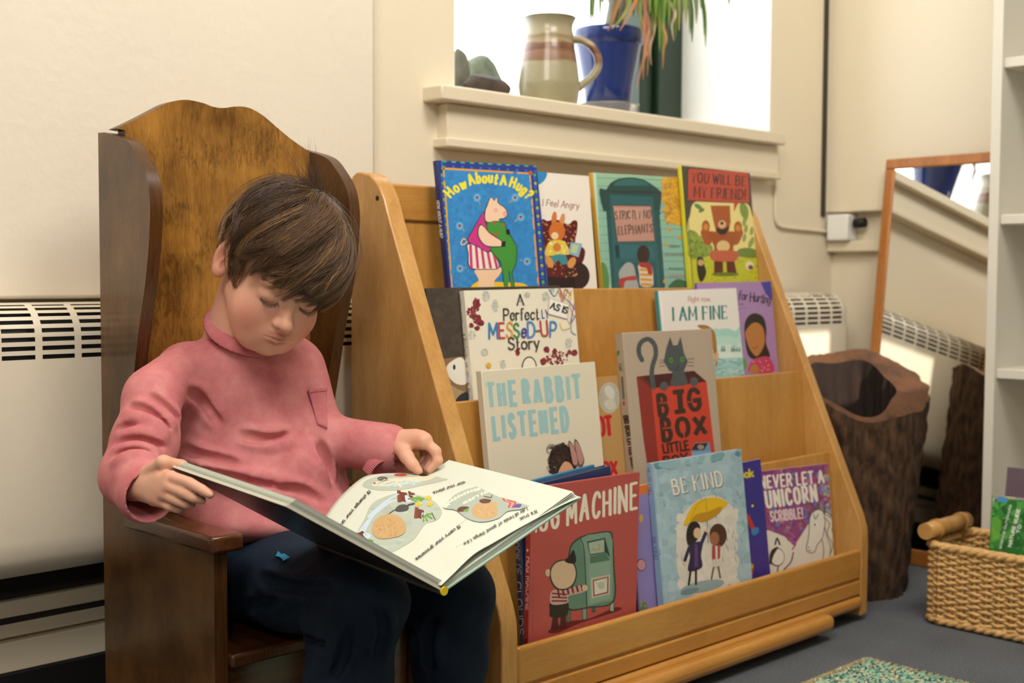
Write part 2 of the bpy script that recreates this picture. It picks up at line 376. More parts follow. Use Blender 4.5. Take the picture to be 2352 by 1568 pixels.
wing = [(1.655, zt+.001)]+[tuple(p) for p in bez(wing, 5)]+[(1.575, .50), (1.575, .42), (1.55, .385), (1.354, .372), (1.354, 0.0), (1.655, 0.0)]
def edged(o, axis=0):
    """second material on the faces that are the cut edges of the board"""
    o.data.materials.append(M_edge)
    for p in o.data.polygons:
        if abs(p.normal[axis]) < 0.75: p.material_index = 1
    return o
for nm, xa in (('side_panel', CX0), ('side_panel', CX1)):
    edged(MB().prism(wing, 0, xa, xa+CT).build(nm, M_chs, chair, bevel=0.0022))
crest_px = [(261, 297), (299.5, 279.5), (349, 254.6), (386, 236), (425.5, 229), (465, 236), (488.5, 244.7), (512, 248), (535, 245), (558, 244.7), (581, 251), (608, 268), (638, 294), (671, 321), (703, 343)]
crest = [tuple(atY(u, v, 1.612)[[0, 2]]) for u, v in crest_px]
crest = [(CX0+CT+.0005, crest[0][1])]+[tuple(p) for p in bez(crest, 5)][1:]
crest = [c for c in crest if c[0] < CX1-.001]+[(CX1-.0005, crest[-1][1]-.001)]
edged(MB().prism(crest+[(CX1-.0005, .19), (CX0+CT+.0005, .19)], 1, 1.612, 1.634).build('back_panel', M_ch, chair, bevel=0.002), 1)
for xa in (CX0-.011, CX1-.018):
    MB().box(xa, xa+.047, 1.341, 1.572, .353, .3755).build('armrest', M_arm, chair, bevel=0.005, seg=3)
edged(MB().box(CX0+CT+.0005, CX1-.0005, 1.345, 1.611, .2035, .221).build('seat', M_seat, chair, bevel=0.004), 2)
MB().box(CX0+CT+.0005, CX1-.0005, 1.372, 1.389, 0.02, .2030).build('front_apron', M_seat, chair)

# ================================================================== maple book display rack
M_map = wood('maple', '#b5803f', '#cf9f5d', 0.32, (7, 7, 1.0), 3.0, 0.25, 0.25, 40)
M_mapx = wood('maple_panel', '#b27a35', '#c8934a', 0.30, (7, 7, 1.0), 4.0, 0.25, 0.2, 50)
M_mapr = wood('maple_rail', '#b17731', '#c68f45', 0.28, (1.0, 9, 9), 3.0, 0.3, 0.3, 50)
SX0, SX1 = 1.228, 2.232
rack = thing('book_rack', 'low maple book display rack on casters, four sloping tiers of face-out picture books', 'book rack', (1.72, 1.45, 0))
sidep = [(1.655, .853), (1.650, .861), (1.640, .866), (1.625, .866), (1.604, .861), (1.583, .845), (1.568, .822), (1.555, .79), (1.300, .215), (1.292, .19), (1.290, .16), (1.290, .012), (1.655, .012)]
for x, th_ in ((SX0, .0330), (SX1, .026)):
    MB().prism(sidep, 0, x, x+th_, True).build('side_panel', M_map, rack, bevel=0.0085, seg=4)
TAU = math.radians(5.0)
IX0, IX1 = SX0+.0335, SX1-.0005
PAN = [(1.606, .800, .585), (1.520, .676, .415), (1.440, .502, .245), (1.368, .339, .075)]      # front top Y, top z, ledge z
def lean_y(Y, z, zq): return Y-(z-zq)*math.tan(TAU)
for i, (Y, z, zl) in enumerate(PAN):
    yb = lean_y(Y, z, zl); t = .009
    MB().prism([(Y, z), (Y+t, z), (yb+t, zl), (yb, zl)], 0, IX0, IX1).build('tier_panel' if i else 'back_panel', M_mapx, rack, bevel=0.002)
for i in range(4):
    Y, z, zl = PAN[i]; yf = lean_y(*PAN[i+1][:2], zl)+.0095 if i < 3 else 1.304
    MB().box(IX0, IX1, yf, lean_y(Y, z, zl)-.0005, zl, zl+.008).build('ledge', M_mapx, rack)
MB().box(IX0, IX1, 1.600, 1.622, .788, .849).build('top_rail', M_mapr, rack, bevel=0.004)
zr1 = atY(1180, 1490, 1.292)[2]; zg = atY(1440, 1503, 1.292)[2]
MB().box(IX0, IX1, 1.291, 1.3025, zg+.002, zr1).build('front_rail', M_mapr, rack, bevel=0.006, seg=3)
MB().box(IX0, IX1, 1.2905, 1.306, zg-.030, zg-.001).box(IX0, IX1, 1.2955, 1.3012, zg-.012, zg+.012).build('lower_strip', M_mapr, rack, bevel=0.003)
zb = zg-.032
xe = atY(1912, 1390, 1.262)[0]
MB().box(IX0, IX1, 1.284, 1.312, zb-.026, zb).build('bottom_rail', M_mapr, rack, bevel=0.010, seg=4)
MB().box(IX0, xe, 1.252, 1.283, zb-.034, zb-.002).build('bumper_rail', M_mapr, rack, bevel=0.013, seg=4)
MB().box(IX1-.035, IX1, 1.32, 1.345, .012, .075).build('corner_block', M_map, rack, bevel=0.003)
pl = atX(866, 455, SX0-.0008)
MB().tube([(SX0-.0008, pl[1], pl[2]), (SX0+.004, pl[1], pl[2])], .004, 12).build('peg_hole', M_black, rack)
M_cast = simple('caster_black', '#111111', 0.3)
for cx, cy in ((1.36, 1.33), (2.03, 1.315), (1.36, 1.60), (2.03, 1.60)):
    c = MB().tube([(cx-.012, cy, .027), (cx+.012, cy, .027)], .026, 24).build('caster', M_cast, rack)
    MB().box(cx-.018, cx+.018, cy-.02, cy+.02, .054, .066).box(cx-.006, cx+.006, cy-.006, cy+.006, .04, .054).build('caster_plate', simple('steel', '#8a8680', 0.35, 1.0), c)

# ================================================================== hollow log
def log_thing():
    root = thing('hollow_log', 'hollow bark-covered tree stump standing between the book rack and the mirror', 'log', tuple(np.append(atd(1950, 1340, 2.80)[:2], 0)))
    ct = atd(1985, 865, 2.765); cb = np.array(root.location)
    n, m = 120, 40
    def rad_(a, t):
        r0 = .140*(t)+.122*(1-t)
        return r0*(1+.03*math.sin(2*a+.6)+.02*math.sin(3*a+1+2*t))
    def bark(a, z):
        return .0052*(math.sin(34*a+3*math.sin(9*z+a*2))*.5+.5)**.6+.003*math.sin(23*a+40*z+3*math.sin(5*a))+.0025*math.sin(90*z+11*a)
    vdir = np.array([CF[0], CF[1]])/np.linalg.norm(CF[:2]); rdir = np.array([CR[0], CR[1]])/np.linalg.norm(CR[:2])
    def top_z(x, y):
        d = np.dot(np.array([x-ct[0], y-ct[1]]), vdir); s = np.dot(np.array([x-ct[0], y-ct[1]]), rdir)
        return .462+.46*d-.02*s+.006*math.sin(40*s)
    gap_a = math.atan2(vdir[1]-.12*rdir[1]*0, vdir[0])+.12
    V = []; F = []
    for j in range(m+1):
        t = j/m
        for i in range(n):
            a = 2*math.pi*i/n; r = rad_(a, t)
            c = cb[:2]*(1-t)+ct[:2]*t
            x, y = c[0]+r*math.cos(a), c[1]+r*math.sin(a); z = t*top_z(x, y)
            rr = r+bark(a, z)
            V.append((c[0]+rr*math.cos(a), c[1]+rr*math.sin(a), z))
    for j in range(m):
        for i in range(n): F.append((j*n+i, j*n+(i+1) % n, (j+1)*n+(i+1) % n, (j+1)*n+i))
    M_bark = simple('bark', '#4a3320', 0.9, noise=0.75, nscale=55, bump=0.9, bscale=90, stretch=(1.6, 1.6, .55))
    M_heart = wood('log_heartwood', '#3c2413', '#6c4529', 0.8, (3, 3, 3), 8, .5)
    mesh_ob('bark', V, F, M_bark, root, smooth=True)
    # cut rim and the hollow inside
    ic = ct[:2]-.030*rdir-.012*vdir
    def inner(a):
        p = np.array([math.cos(a), math.sin(a)])
        r = .100+.012*math.sin(2*a)+.006*math.sin(5*a)
        da = (a-gap_a+math.pi) % (2*math.pi)-math.pi
        return ic+p*r, da
    V2 = []; F2 = []
    rows = 4
    for j in range(rows+1):
        s = j/rows
        for i in range(n):
            a = 2*math.pi*i/n; o = np.array(V[m*n+i]); q, da = inner(a)
            p = np.array([o[0]*(1-s)+q[0]*s, o[1]*(1-s)+q[1]*s]); z = top_z(*p)+.006*math.sin(math.pi*s)
            V2.append((p[0], p[1], z if j else o[2]))
    for j in range(rows):
        for i in range(n): F2.append((j*n+i, j*n+(i+1) % n, (j+1)*n+(i+1) % n, (j+1)*n+i))
    mesh_ob('cut_rim', V2, F2, M_heart, root, smooth=True)
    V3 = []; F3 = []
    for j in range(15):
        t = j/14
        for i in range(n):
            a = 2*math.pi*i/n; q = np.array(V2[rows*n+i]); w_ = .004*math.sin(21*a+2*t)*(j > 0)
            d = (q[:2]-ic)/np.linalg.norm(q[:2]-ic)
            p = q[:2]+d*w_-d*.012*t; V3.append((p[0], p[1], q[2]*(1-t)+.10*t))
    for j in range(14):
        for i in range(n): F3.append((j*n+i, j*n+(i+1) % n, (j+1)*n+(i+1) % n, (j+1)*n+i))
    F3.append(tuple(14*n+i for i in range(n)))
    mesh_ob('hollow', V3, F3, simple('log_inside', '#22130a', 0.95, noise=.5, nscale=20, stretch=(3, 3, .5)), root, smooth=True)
log_thing()

# ================================================================== leaning mirror
def mirror_thing():
    zt = .998; xb, xt = 2.775, 2.893; y1 = 1.630; y0 = 1.190; myaw = math.radians(2.4); fw = .026
    root = thing('floor_mirror', 'tall mirror in a plain orange-brown wood frame leaning against the wall behind the hollow log', 'mirror', (xb+.01, (y0+y1)/2, 0))
    ye = np.array([math.sin(myaw), math.cos(myaw), 0]); ho = np.array([math.cos(myaw), -math.sin(myaw), 0]); W = y1-y0
    sl = ho*(xt-xb)+np.array([0, 0, zt]); L_ = np.linalg.norm(sl); up = sl/L_; nrm = np.cross(up, ye); nrm = nrm if nrm[0] < 0 else -nrm
    o = np.array([xb, y1, 0.0])-ye*W
    back = -nrm
    M_fr = wood('mirror_frame_wood', '#9a5a22', '#bf7c3a', 0.4, (9, 9, .9), 4, .2)
    f = MB()
    f.obox(o, ye*W, up*(fw+.012), back*.018); f.obox(o+up*(L_-fw), ye*W, up*fw, back*.018)
    f.obox(o+up*(fw+.012), ye*fw, up*(L_-2*fw-.012), back*.018); f.obox(o+ye*(W-fw)+up*(fw+.012), ye*fw, up*(L_-2*fw-.012), back*.018)
    f.build('frame', M_fr, root, bevel=0.003)
    m, nt, b = new_mat('mirror_glass'); b.inputs['Metallic'].default_value = 1; b.inputs['Roughness'].default_value = 0.0; b.inputs['Base Color'].default_value = (.86, .86, .83, 1)
    MB().obox(o+up*(fw+.008)+ye*(fw-.003)+back*.005, ye*(W-2*fw+.006), up*(L_-2*fw-.004), back*.005).build('mirror_pane', m, root)
mirror_thing()

# ================================================================== white open shelving
def white_unit():
    fx = 2.560; y1 = atX(2270, 500, fx)[1]; y0 = y1-.75; t = .022
    M = simple('white_laminate', '#ddd8cb', 0.4)
    root = thing('shelving_unit', 'tall open white shelving unit standing at the right beyond the basket', 'shelf unit', ((fx+XWR)/2, (y0+y1)/2, 0))
    MB().box(fx, XWR-.002, y1-t, y1, 0, 1.9).build('side_panel', M, root, bevel=0.002)
    MB().box(fx, XWR-.002, y0, y0+t, 0, 1.9).build('side_panel', M, root, bevel=0.002)
    MB().box(XWR-.012, XWR-.002, y0+t, y1-t, 0.06, 1.9).build('back_board', M, root)
    for v in (132, 492, 848, 1215, -215):
        z = atX(2320, v, fx+.01)[2]
        MB().box(fx+.008, XWR-.012, y0+t, y1-t, z-.021, z).build('shelf', M, root, bevel=0.002)
white_unit()

# ================================================================== wicker basket
def basket():
    bx0, bx1, by1, by0, h = 2.325, 2.520, 1.200, .80, .158
    root = thing('wicker_basket', 'rectangular woven wicker basket with thick cane handle holding books, on the carpet at the right', 'basket', ((bx0+bx1)/2, (by0+by1)/2, 0))
    M = simple('wicker', '#d0a669', 0.55, noise=.25, nscale=60)
    Mh = simple('cane', '#b98a4c', 0.4, noise=.2, nscale=25)
    r_ = .03
    loop = []
    def arc(cx, cy, a0, a1):
        return [(cx+r_*math.cos(a), cy+r_*math.sin(a)) for a in np.linspace(a0, a1, 7)]
    loop += arc(bx0+r_, by1-r_, math.pi, math.pi/2)+arc(bx1-r_, by1-r_, math.pi/2, 0)+arc(bx1-r_, by0+r_, 0, -math.pi/2)+arc(bx0+r_, by0+r_, -math.pi/2, -math.pi)
    loop.append(loop[0]); P = np.array(loop); cum = np.concatenate([[0], np.cumsum(np.linalg.norm(np.diff(P, axis=0), axis=1))]); Ltot = cum[-1]
    def pt(s):
        s = s % Ltot; x = np.interp(s, cum, P[:, 0]); y = np.interp(s, cum, P[:, 1])
        x2 = np.interp((s+.002) % Ltot, cum, P[:, 0]); y2 = np.interp((s+.002) % Ltot, cum, P[:, 1])
        d = np.array([x2-x, y2-y]); d /= np.linalg.norm(d)+1e-9
        return np.array([x, y]), np.array([-d[1], d[0]])
    ns = 46; rows = 22; mb = MB(); st = MB()
    for i in range(ns):
        p, n = pt(i*Ltot/ns); st.tube([(p[0], p[1], .004), (p[0], p[1], h)], .0038, 6)
    for k in range(rows):
        z = .012+(h-.02)*k/(rows-1); path = []
        for i in range(ns*4):
            s = i*Ltot/ns/4; p, n = pt(s); off = .0044*math.cos(math.pi*i/4+math.pi*k)
            flare = .010*(z/h-.5)
            q = p-n*(off-flare*0); path.append((q[0], q[1], z+.0015*math.sin(i*1.7+k)))
        path.append(path[0]); mb.tube(path, .0038, 6, cap=False)
    mb.build('weave', M, root); st.build('stakes', M, root)
    def braid(z, rr, name, amp):
        b = MB()
        for ph in range(3):
            path = []
            for i in range(ns*3+1):
                p, n = pt(i*Ltot/ns/3*.99999); a = i*.9+ph*2.094
                q = p-n*amp*math.cos(a); path.append((q[0], q[1], z+amp*.8*math.sin(a)))
            b.tube(path, rr, 6, cap=False)
        b.build(name, M, root)
    braid(h+.002, .0058, 'rim', .0055); braid(.0105, .0052, 'base_braid', .0052)
    hz = h+.030
    hd = MB().tube([(bx0-.012, by1-.004, hz), (bx1-.03, by1-.004, hz)], .0165, 18)
    for x in (bx0+.030, bx0+.036, bx1-.060, bx1-.054): hd.tube([(x, by1-.004, hz), (x+.005, by1-.004, hz)], .0192, 18)
    hd.tube([(bx0+.035, by1-.006, h), (bx0+.035, by1-.004, hz)], .008, 8).tube([(bx1-.055, by1-.006, h), (bx1-.055, by1-.004, hz)], .008, 8)
    hd.build('handle', Mh, root)
    MB().box(bx0+.006, bx1-.006, by0+.006, by1-.006, .003, .010).build('bottom', M, root)
    return bx0, bx1, by0, by1
BK = basket()

# ================================================================== braided rug
def rug():
    c = atZ(1990, 1512, 0.008); x1, y1 = c[0], c[1]
    m, nt, b = new_mat('braided_rug'); L = nt.links.new
    tc = nt.nodes.new('ShaderNodeTexCoord'); mp = nt.nodes.new('ShaderNodeMapping'); mp.inputs['Scale'].default_value = (36, 70, 36)
    vo = nt.nodes.new('ShaderNodeTexVoronoi'); L(tc.outputs['Object'], mp.inputs[0]); L(mp.outputs[0], vo.inputs['Vector'])
    sp = nt.nodes.new('ShaderNodeSeparateColor'); L(vo.outputs['Color'], sp.inputs[0])
    r = nt.nodes.new('ShaderNodeValToRGB'); r.color_ramp.interpolation = 'CONSTANT'
    cols = ['#2c3f42', '#6c9f8b', '#84b49e', '#cdb791', '#4b7367', '#9fc4ad']
    for i, cc in enumerate(cols):
        e = r.color_ramp.elements[i] if i < 2 else r.color_ramp.elements.new(i/len(cols))
        e.position = i/len(cols) if i != 1 else 1/len(cols); e.color = lin(cc)
    L(sp.outputs[0], r.inputs[0]); L(r.outputs[0], b.inputs['Base Color']); b.inputs['Roughness'].default_value = .95
    root = thing('braided_rug', 'braided green, black and tan rug on the carpet in front of the book rack', 'rug', (x1-.4, y1-.5, 0))
    mb = MB()
    n = 60
    for k in range(n):
        y = y1-.006-k*.0110
        path = [(x1-.005-.9*i/60, y+.0012*math.sin(i*2.2+k), .0065+.0012*math.sin(i*1.3+k*2)) for i in range(61)]
        mb.tube(path, .0072, 8)
    mb.build('braids', m, root)
    e = MB()
    Ms = simple('rug_stitch', '#a98f68', .9)
    for k in range(60):
        y = y1-.01-k*.013; e.tube([(x1-.012, y, .012), (x1+.006, y+.004, .008), (x1+.008, y+.005, .001)], .003, 6)
        x = x1-.01-k*.013; e.tube([(x, y1-.012, .013), (x+.004, y1+.004, .008), (x+.005, y1+.006, .001)], .003, 6)
    e.build('edge_stitching', Ms, root)
rug()

# ================================================================== things on the window sill
def jug():
    c = atY(1261, 200, 1.885); c[2] = sz1+.0012
    k = 2.64/FPX
    root = thing('stoneware_jug', 'speckled beige stoneware jug with brown band and loop handle on the window sill', 'jug', tuple(c))
    zs = lambda v: atY(1261, v, 1.885)[2]-sz1
    prof = [(.0, .0005), (.052, .0005), (.060, .004), (.0665, zs(205)), (.066, zs(188)), (.0615, zs(150)), (.0570, zs(120)), (.0535, zs(100)), (.0520, zs(84)), (.0500, zs(70)), (.0505, zs(60)), (.0540, zs(50)), (.0575, zs(44)), (.0555, zs(43)), (.050, zs(52)), (.047, zs(75)), (.050, zs(120)), (.054, zs(180)), (0.0, .012)]
    p2 = []
    for i, p in enumerate(prof):
        p2.append(p)
    m, nt, b = new_mat('stoneware'); L = nt.links.new
    tc = nt.nodes.new('ShaderNodeTexCoord'); sp = nt.nodes.new('ShaderNodeSeparateXYZ'); L(tc.outputs['Object'], sp.inputs[0])
    n = nt.nodes.new('ShaderNodeTexNoise'); n.inputs['Scale'].default_value = 12; n.inputs['Detail'].default_value = 4
    mp = nt.nodes.new('ShaderNodeMapping'); mp.inputs['Scale'].default_value = (1, 1, 5); L(tc.outputs['Object'], mp.inputs[0]); L(mp.outputs[0], n.inputs['Vector'])
    ma = nt.nodes.new('ShaderNodeMath'); ma.operation = 'MULTIPLY_ADD'; ma.inputs[1].default_value = .022; L(n.outputs['Fac'], ma.inputs[0]); L(sp.outputs[2], ma.inputs[2])
    mr = nt.nodes.new('ShaderNodeMapRange'); mr.inputs[1].default_value = .011; mr.inputs[2].default_value = .011+zs(43); L(ma.outputs[0], mr.inputs[0])
    r = nt.nodes.new('ShaderNodeValToRGB'); zz = zs(43)
    stops = [(0, '#8f886a'), ((zs(150))/zz, '#9a9172'), (zs(145)/zz, '#7d5a40'), (zs(128)/zz, '#8a644a'), (zs(122)/zz, '#6a402a'), (zs(109)/zz, '#754c34'), (zs(104)/zz, '#a0916f'), (zs(92)/zz, '#86704f'), (zs(86)/zz, '#a3977a'), (1, '#8b8468')]
    for i, (p, cc) in enumerate(stops):
        e = r.color_ramp.elements[i] if i < 2 else r.color_ramp.elements.new(p)
        e.position = p; e.color = lin(cc)
    L(mr.outputs[0], r.inputs[0])
    v = nt.nodes.new('ShaderNodeTexVoronoi'); v.inputs['Scale'].default_value = 160; L(tc.outputs['Object'], v.inputs['Vector'])
    lt = nt.nodes.new('ShaderNodeMath'); lt.operation = 'LESS_THAN'; lt.inputs[1].default_value = .16; L(v.outputs['Distance'], lt.inputs[0])
    ml = nt.nodes.new('ShaderNodeMath'); ml.operation = 'MULTIPLY'; ml.inputs[1].default_value = .45; L(lt.outputs[0], ml.inputs[0])
    mx = nt.nodes.new('ShaderNodeMix'); mx.data_type = 'RGBA'; L(ml.outputs[0], mx.inputs[0]); L(r.outputs[0], mx.inputs[6]); mx.inputs[7].default_value = lin('#5c4a33')
    L(mx.outputs[2], b.inputs['Base Color']); b.inputs['Roughness'].default_value = .33; b.inputs['Coat Weight'].default_value = .25
    MB().lathe(c, bez(p2, 4), 64, wob=lambda a, z: 1+.006*math.sin(3*a+z*60)*(z > .12)).build('body', m, root)
    R2 = np.array([CR[0], CR[1], 0]); R2 /= np.linalg.norm(R2)
    def hp(u, v): q = atY(u, v, 1.885); d = (q-c); s = (u-1261)*k; return c+R2*s+np.array([0, 0, zs(v)])
    MB().tube(bez([hp(1312, 92), hp(1335, 93), hp(1358, 106), hp(1373, 130), hp(1374, 156), hp(1360, 178), hp(1342, 192), hp(1328, 205)], 6), [.0095]*43 if False else .0085, 14).build('handle', m, root)
jug()
def potted_plant():
    YP = 1.945
    c = atY(1397, 200, YP); d = np.dot(c-CP, CF); k = d/FPX; c[2] = sz1
    zs = lambda v: atY(1397, v, YP)[2]-sz1
    M_p = simple('blue_glaze', '#22326a', 0.12, noise=.08, nscale=6)
    root = thing('potted_dracaena', 'spiky green plant in glossy blue pot on the window sill, drooping over its rim', 'potted plant', tuple(c))
    pot_b = .012
    MB().lathe(c, [(0, pot_b), (44*k, pot_b), (50*k, pot_b+.006), (58*k, zs(195)), (74*k, zs(112)), (75*k, zs(106)), (79.5*k, zs(104)), (81*k, zs(74)), (79*k, zs(70)), (75*k, zs(71)), (70*k, zs(88)), (0, zs(90))], 64).build('pot', M_p, root)
    m, nt, b = new_mat('clear_plastic'); b.inputs['Transmission Weight'].default_value = .85; b.inputs['Roughness'].default_value = .12; b.inputs['Base Color'].default_value = (.8, .78, .74, 1); b.inputs['IOR'].default_value = 1.3
    rs = 62*k
    MB().lathe(c, [(0, .001), (rs*.9, .001), (rs, .006), (rs*1.08, .036), (rs*1.17, .040), (rs*1.17, .042), (rs*1.06, .040), (rs*.95, .010), (0, .008)], 48).build('saucer', m, root)
    MB().lathe(c, [(0, zs(86)), (72*k, zs(86))], 32).build('soil', simple('soil', '#2a1d14', .95, noise=.4, nscale=60), root)
    # stems and hanging leaves
    crown = c+np.array([.045, -.005, .40])
    stem = MB()
    stem.tube(bez([c+np.array([.0, 0, zs(86)-.0]), c+np.array([.015, .005, .25]), crown], 6), .013, 10)
    stem.tube(bez([c+np.array([.02, .01, zs(86)]), c+np.array([.035, .01, .2]), c+np.array([.03, -.02, .30])], 6), .010, 10)
    stem.build('stem', simple('stem_bark', '#8b8579', .8, noise=.2, nscale=40), root)
    lf = MB(); dry = MB()
    def leaf(mb, p0, p1, p2, p3, wd, col, col2):
        pts = bez([p0, p1, p2, p3], 7); n = len(pts)
        vd = np.array(CF); V = []; F = []
        for i, p in enumerate(pts):
            t = i/(n-1); ww = wd*min(1, 3*(t+.12))*(1-t**2.2)+.0006
            tt = pts[min(i+1, n-1)]-pts[max(i-1, 0)]; s = np.cross(tt, vd+np.array([.5*math.sin(p1[0]*90), .4*math.cos(p2[1]*70), .2])); s /= np.linalg.norm(s)+1e-9
            nn = np.cross(s, tt); nn /= np.linalg.norm(nn)+1e-9
            V += [p-s*ww, p+nn*ww*.35, p+s*ww]
        for i in range(n-1):
            t = i/(n-1)
            cc = tuple(a*(1-t**8)+b_*t**8 for a, b_ in zip(lin(col), lin(col2)))
            F = [(0, 1, 4, 3), (1, 2, 5, 4)]
            mb.add([V[3*i+j] for j in range(6)], F, True, cc)
    # (tip px, depth, colour): the parts of the leaves that reach below the top edge of the photo
    L_ = [(1311, 14, 2.80, 0), (1362, 62, 2.84, 0), (1378, 50, 2.80, 0), (1356, 66, 2.9, 0), (1398, 10, 2.85, 0), (1332, -20, 2.8, 0), (1345, -10, 2.86, 0), (1385, 20, 2.9, 0), (1412, -5, 2.84, 0),
          (1470, 66, 2.80, 0), (1487, 55, 2.84, 0), (1500, 85, 2.78, 0), (1515, 120, 2.80, 0), (1523, 150, 2.82, 0), (1533, 88, 2.86, 0), (1545, 62, 2.84, 0), (1552, 92, 2.90, 0), (1508, 60, 2.9, 0), (1497, 40, 2.78, 0),
          (1585, 78, 2.86, 0), (1590, 98, 2.90, 0), (1600, 55, 2.84, 0), (1618, 82, 2.88, 0), (1621, 108, 2.92, 0), (1570, 30, 2.8, 0), (1610, 20, 2.86, 0), (1492, 30, 2.76, 0), (1506, 45, 2.77, 0), (1528, 40, 2.78, 0), (1537, 60, 2.8, 0), (1549, 30, 2.79, 0), (1520, 70, 2.77, 0), (1468, 30, 2.8, 0), (1560, 70, 2.8, 0), (1576, 55, 2.83, 0), (1675, 12, 2.9, 0), (1630, -15, 2.85, 0), (1440, 20, 2.78, 0), (1455, 40, 2.82, 0), (1480, 10, 2.8, 0)]
    for j, (u, v, dd, _) in enumerate(L_):
        tip = atd(u, v, dd); rr = random.random
        hd = tip-crown; hd[2] = 0; hl = np.linalg.norm(hd)
        p1 = crown+hd*.45+np.array([0, 0, .07+.05*rr()]); p2 = crown+hd*.93; p2[2] = tip[2]+(crown[2]-tip[2])*.55
        col = random.choice(['#4f7a1e', '#6b9428', '#3d5f1c', '#7c9a3a', '#56701f']); c2 = random.choice(['#7a7a35', '#86713a', '#5a7a24', '#4a6a1e', '#b08a5a'])
        leaf(lf, crown, p1, p2, tip, .0085+.0035*rr(), col, c2)
    D_ = [((1430, -40), (1412, 30), (1396, 72), .006, '#b98648'), ((1470, -40), (1452, 20), (1424, 70), .005, '#b8722e'), ((1455, -60), (1440, 20), (1404, 68), .006, '#8b8a30'), ((1478, -30), (1481, 70), (1478, 120), .004, '#a4633a'), ((1487, 40), (1484, 100), (1462, 205), .0035, '#a8714a'), ((1483, 90), (1478, 140), (1477, 183), .004, '#9c6640'), ((1495, 0), (1490, 100), (1487, 175), .0035, '#8e6b50'), ((1500, 30), (1493, 110), (1496, 150), .0035, '#a98a6a'), ((1523, 60), (1524, 115), (1522, 158), .004, '#b27e52'), ((1542, 10), (1543, 60), (1548, 95), .004, '#b3a289')]
    for a, b_, e, wd, cc in D_:
        q = [atd(a[0], a[1], 2.80), atd(b_[0], b_[1], 2.79), atd(e[0], e[1], 2.80)]
        leaf(dry, crown, q[0], q[1], q[2], wd, cc, cc)
    M_leaf = colour_attr('leaf', 0.4)
    lf.build('leaves', M_leaf, root, fix=False); dry.build('dry_leaves', M_leaf, root, label='withered orange-brown leaves hanging over the pot rim', fix=False)
potted_plant()
def rock(px, rx, topv, Y, col, label, seed, z):
    c = atY(px, 150, Y); k = np.dot(c-CP, CF)/FPX; zt = atY(px, topv, Y)[2]; rzm = (zt-z)/2; c[2] = z+rzm
    bm = bmesh.new(); bmesh.ops.create_icosphere(bm, subdivisions=4, radius=1)
    r2 = np.random.default_rng(seed); N = [(r2.normal(size=3), r2.uniform(0, 6), r2.uniform(.62, .95)) for _ in range(14)]
    for v in bm.verts:
        p = np.array(v.co)
        for nn, ph, cut in N:
            nn = nn/np.linalg.norm(nn); d = p@nn
            if d > cut: p = p-nn*(d-cut)*.8
        p = p*(1+.03*math.sin(7*p[0]+N[0][1])+.03*math.sin(9*p[2]+N[1][1]))
        v.co = (p[0]*rx*k, p[1]*rx*k*.62, p[2])
    zs = [v.co.z for v in bm.verts]; z0, z1 = min(zs), max(zs)
    V = [(c[0]+v.co.x, c[1]+v.co.y, z+.0006+(v.co.z-z0)/(z1-z0)*2*rzm) for v in bm.verts]; F = [[v.index for v in f.verts] for f in bm.faces]; bm.free()
    o = mesh_ob('rock', V, F, simple('stone_'+col, col, .75, noise=.45, nscale=30, bump=.5, bscale=60), smooth=True)
    return tag(o, label, 'rock', 'rocks on the window sill')
rock(1054, 36, 112, 1.965, '#6f7064', 'tall grey-green rock at the window corner, leftmost of the sill rocks', 3, sz1)
rock(1106, 62, 127, 2.020, '#6c7866', 'pale green rounded rock in the middle of the sill rocks', 5, sz1)
rock(1116, 70, 172, 1.895, '#453a33', 'low dark brown rock lying in front of the green rocks on the sill', 9, sz1)
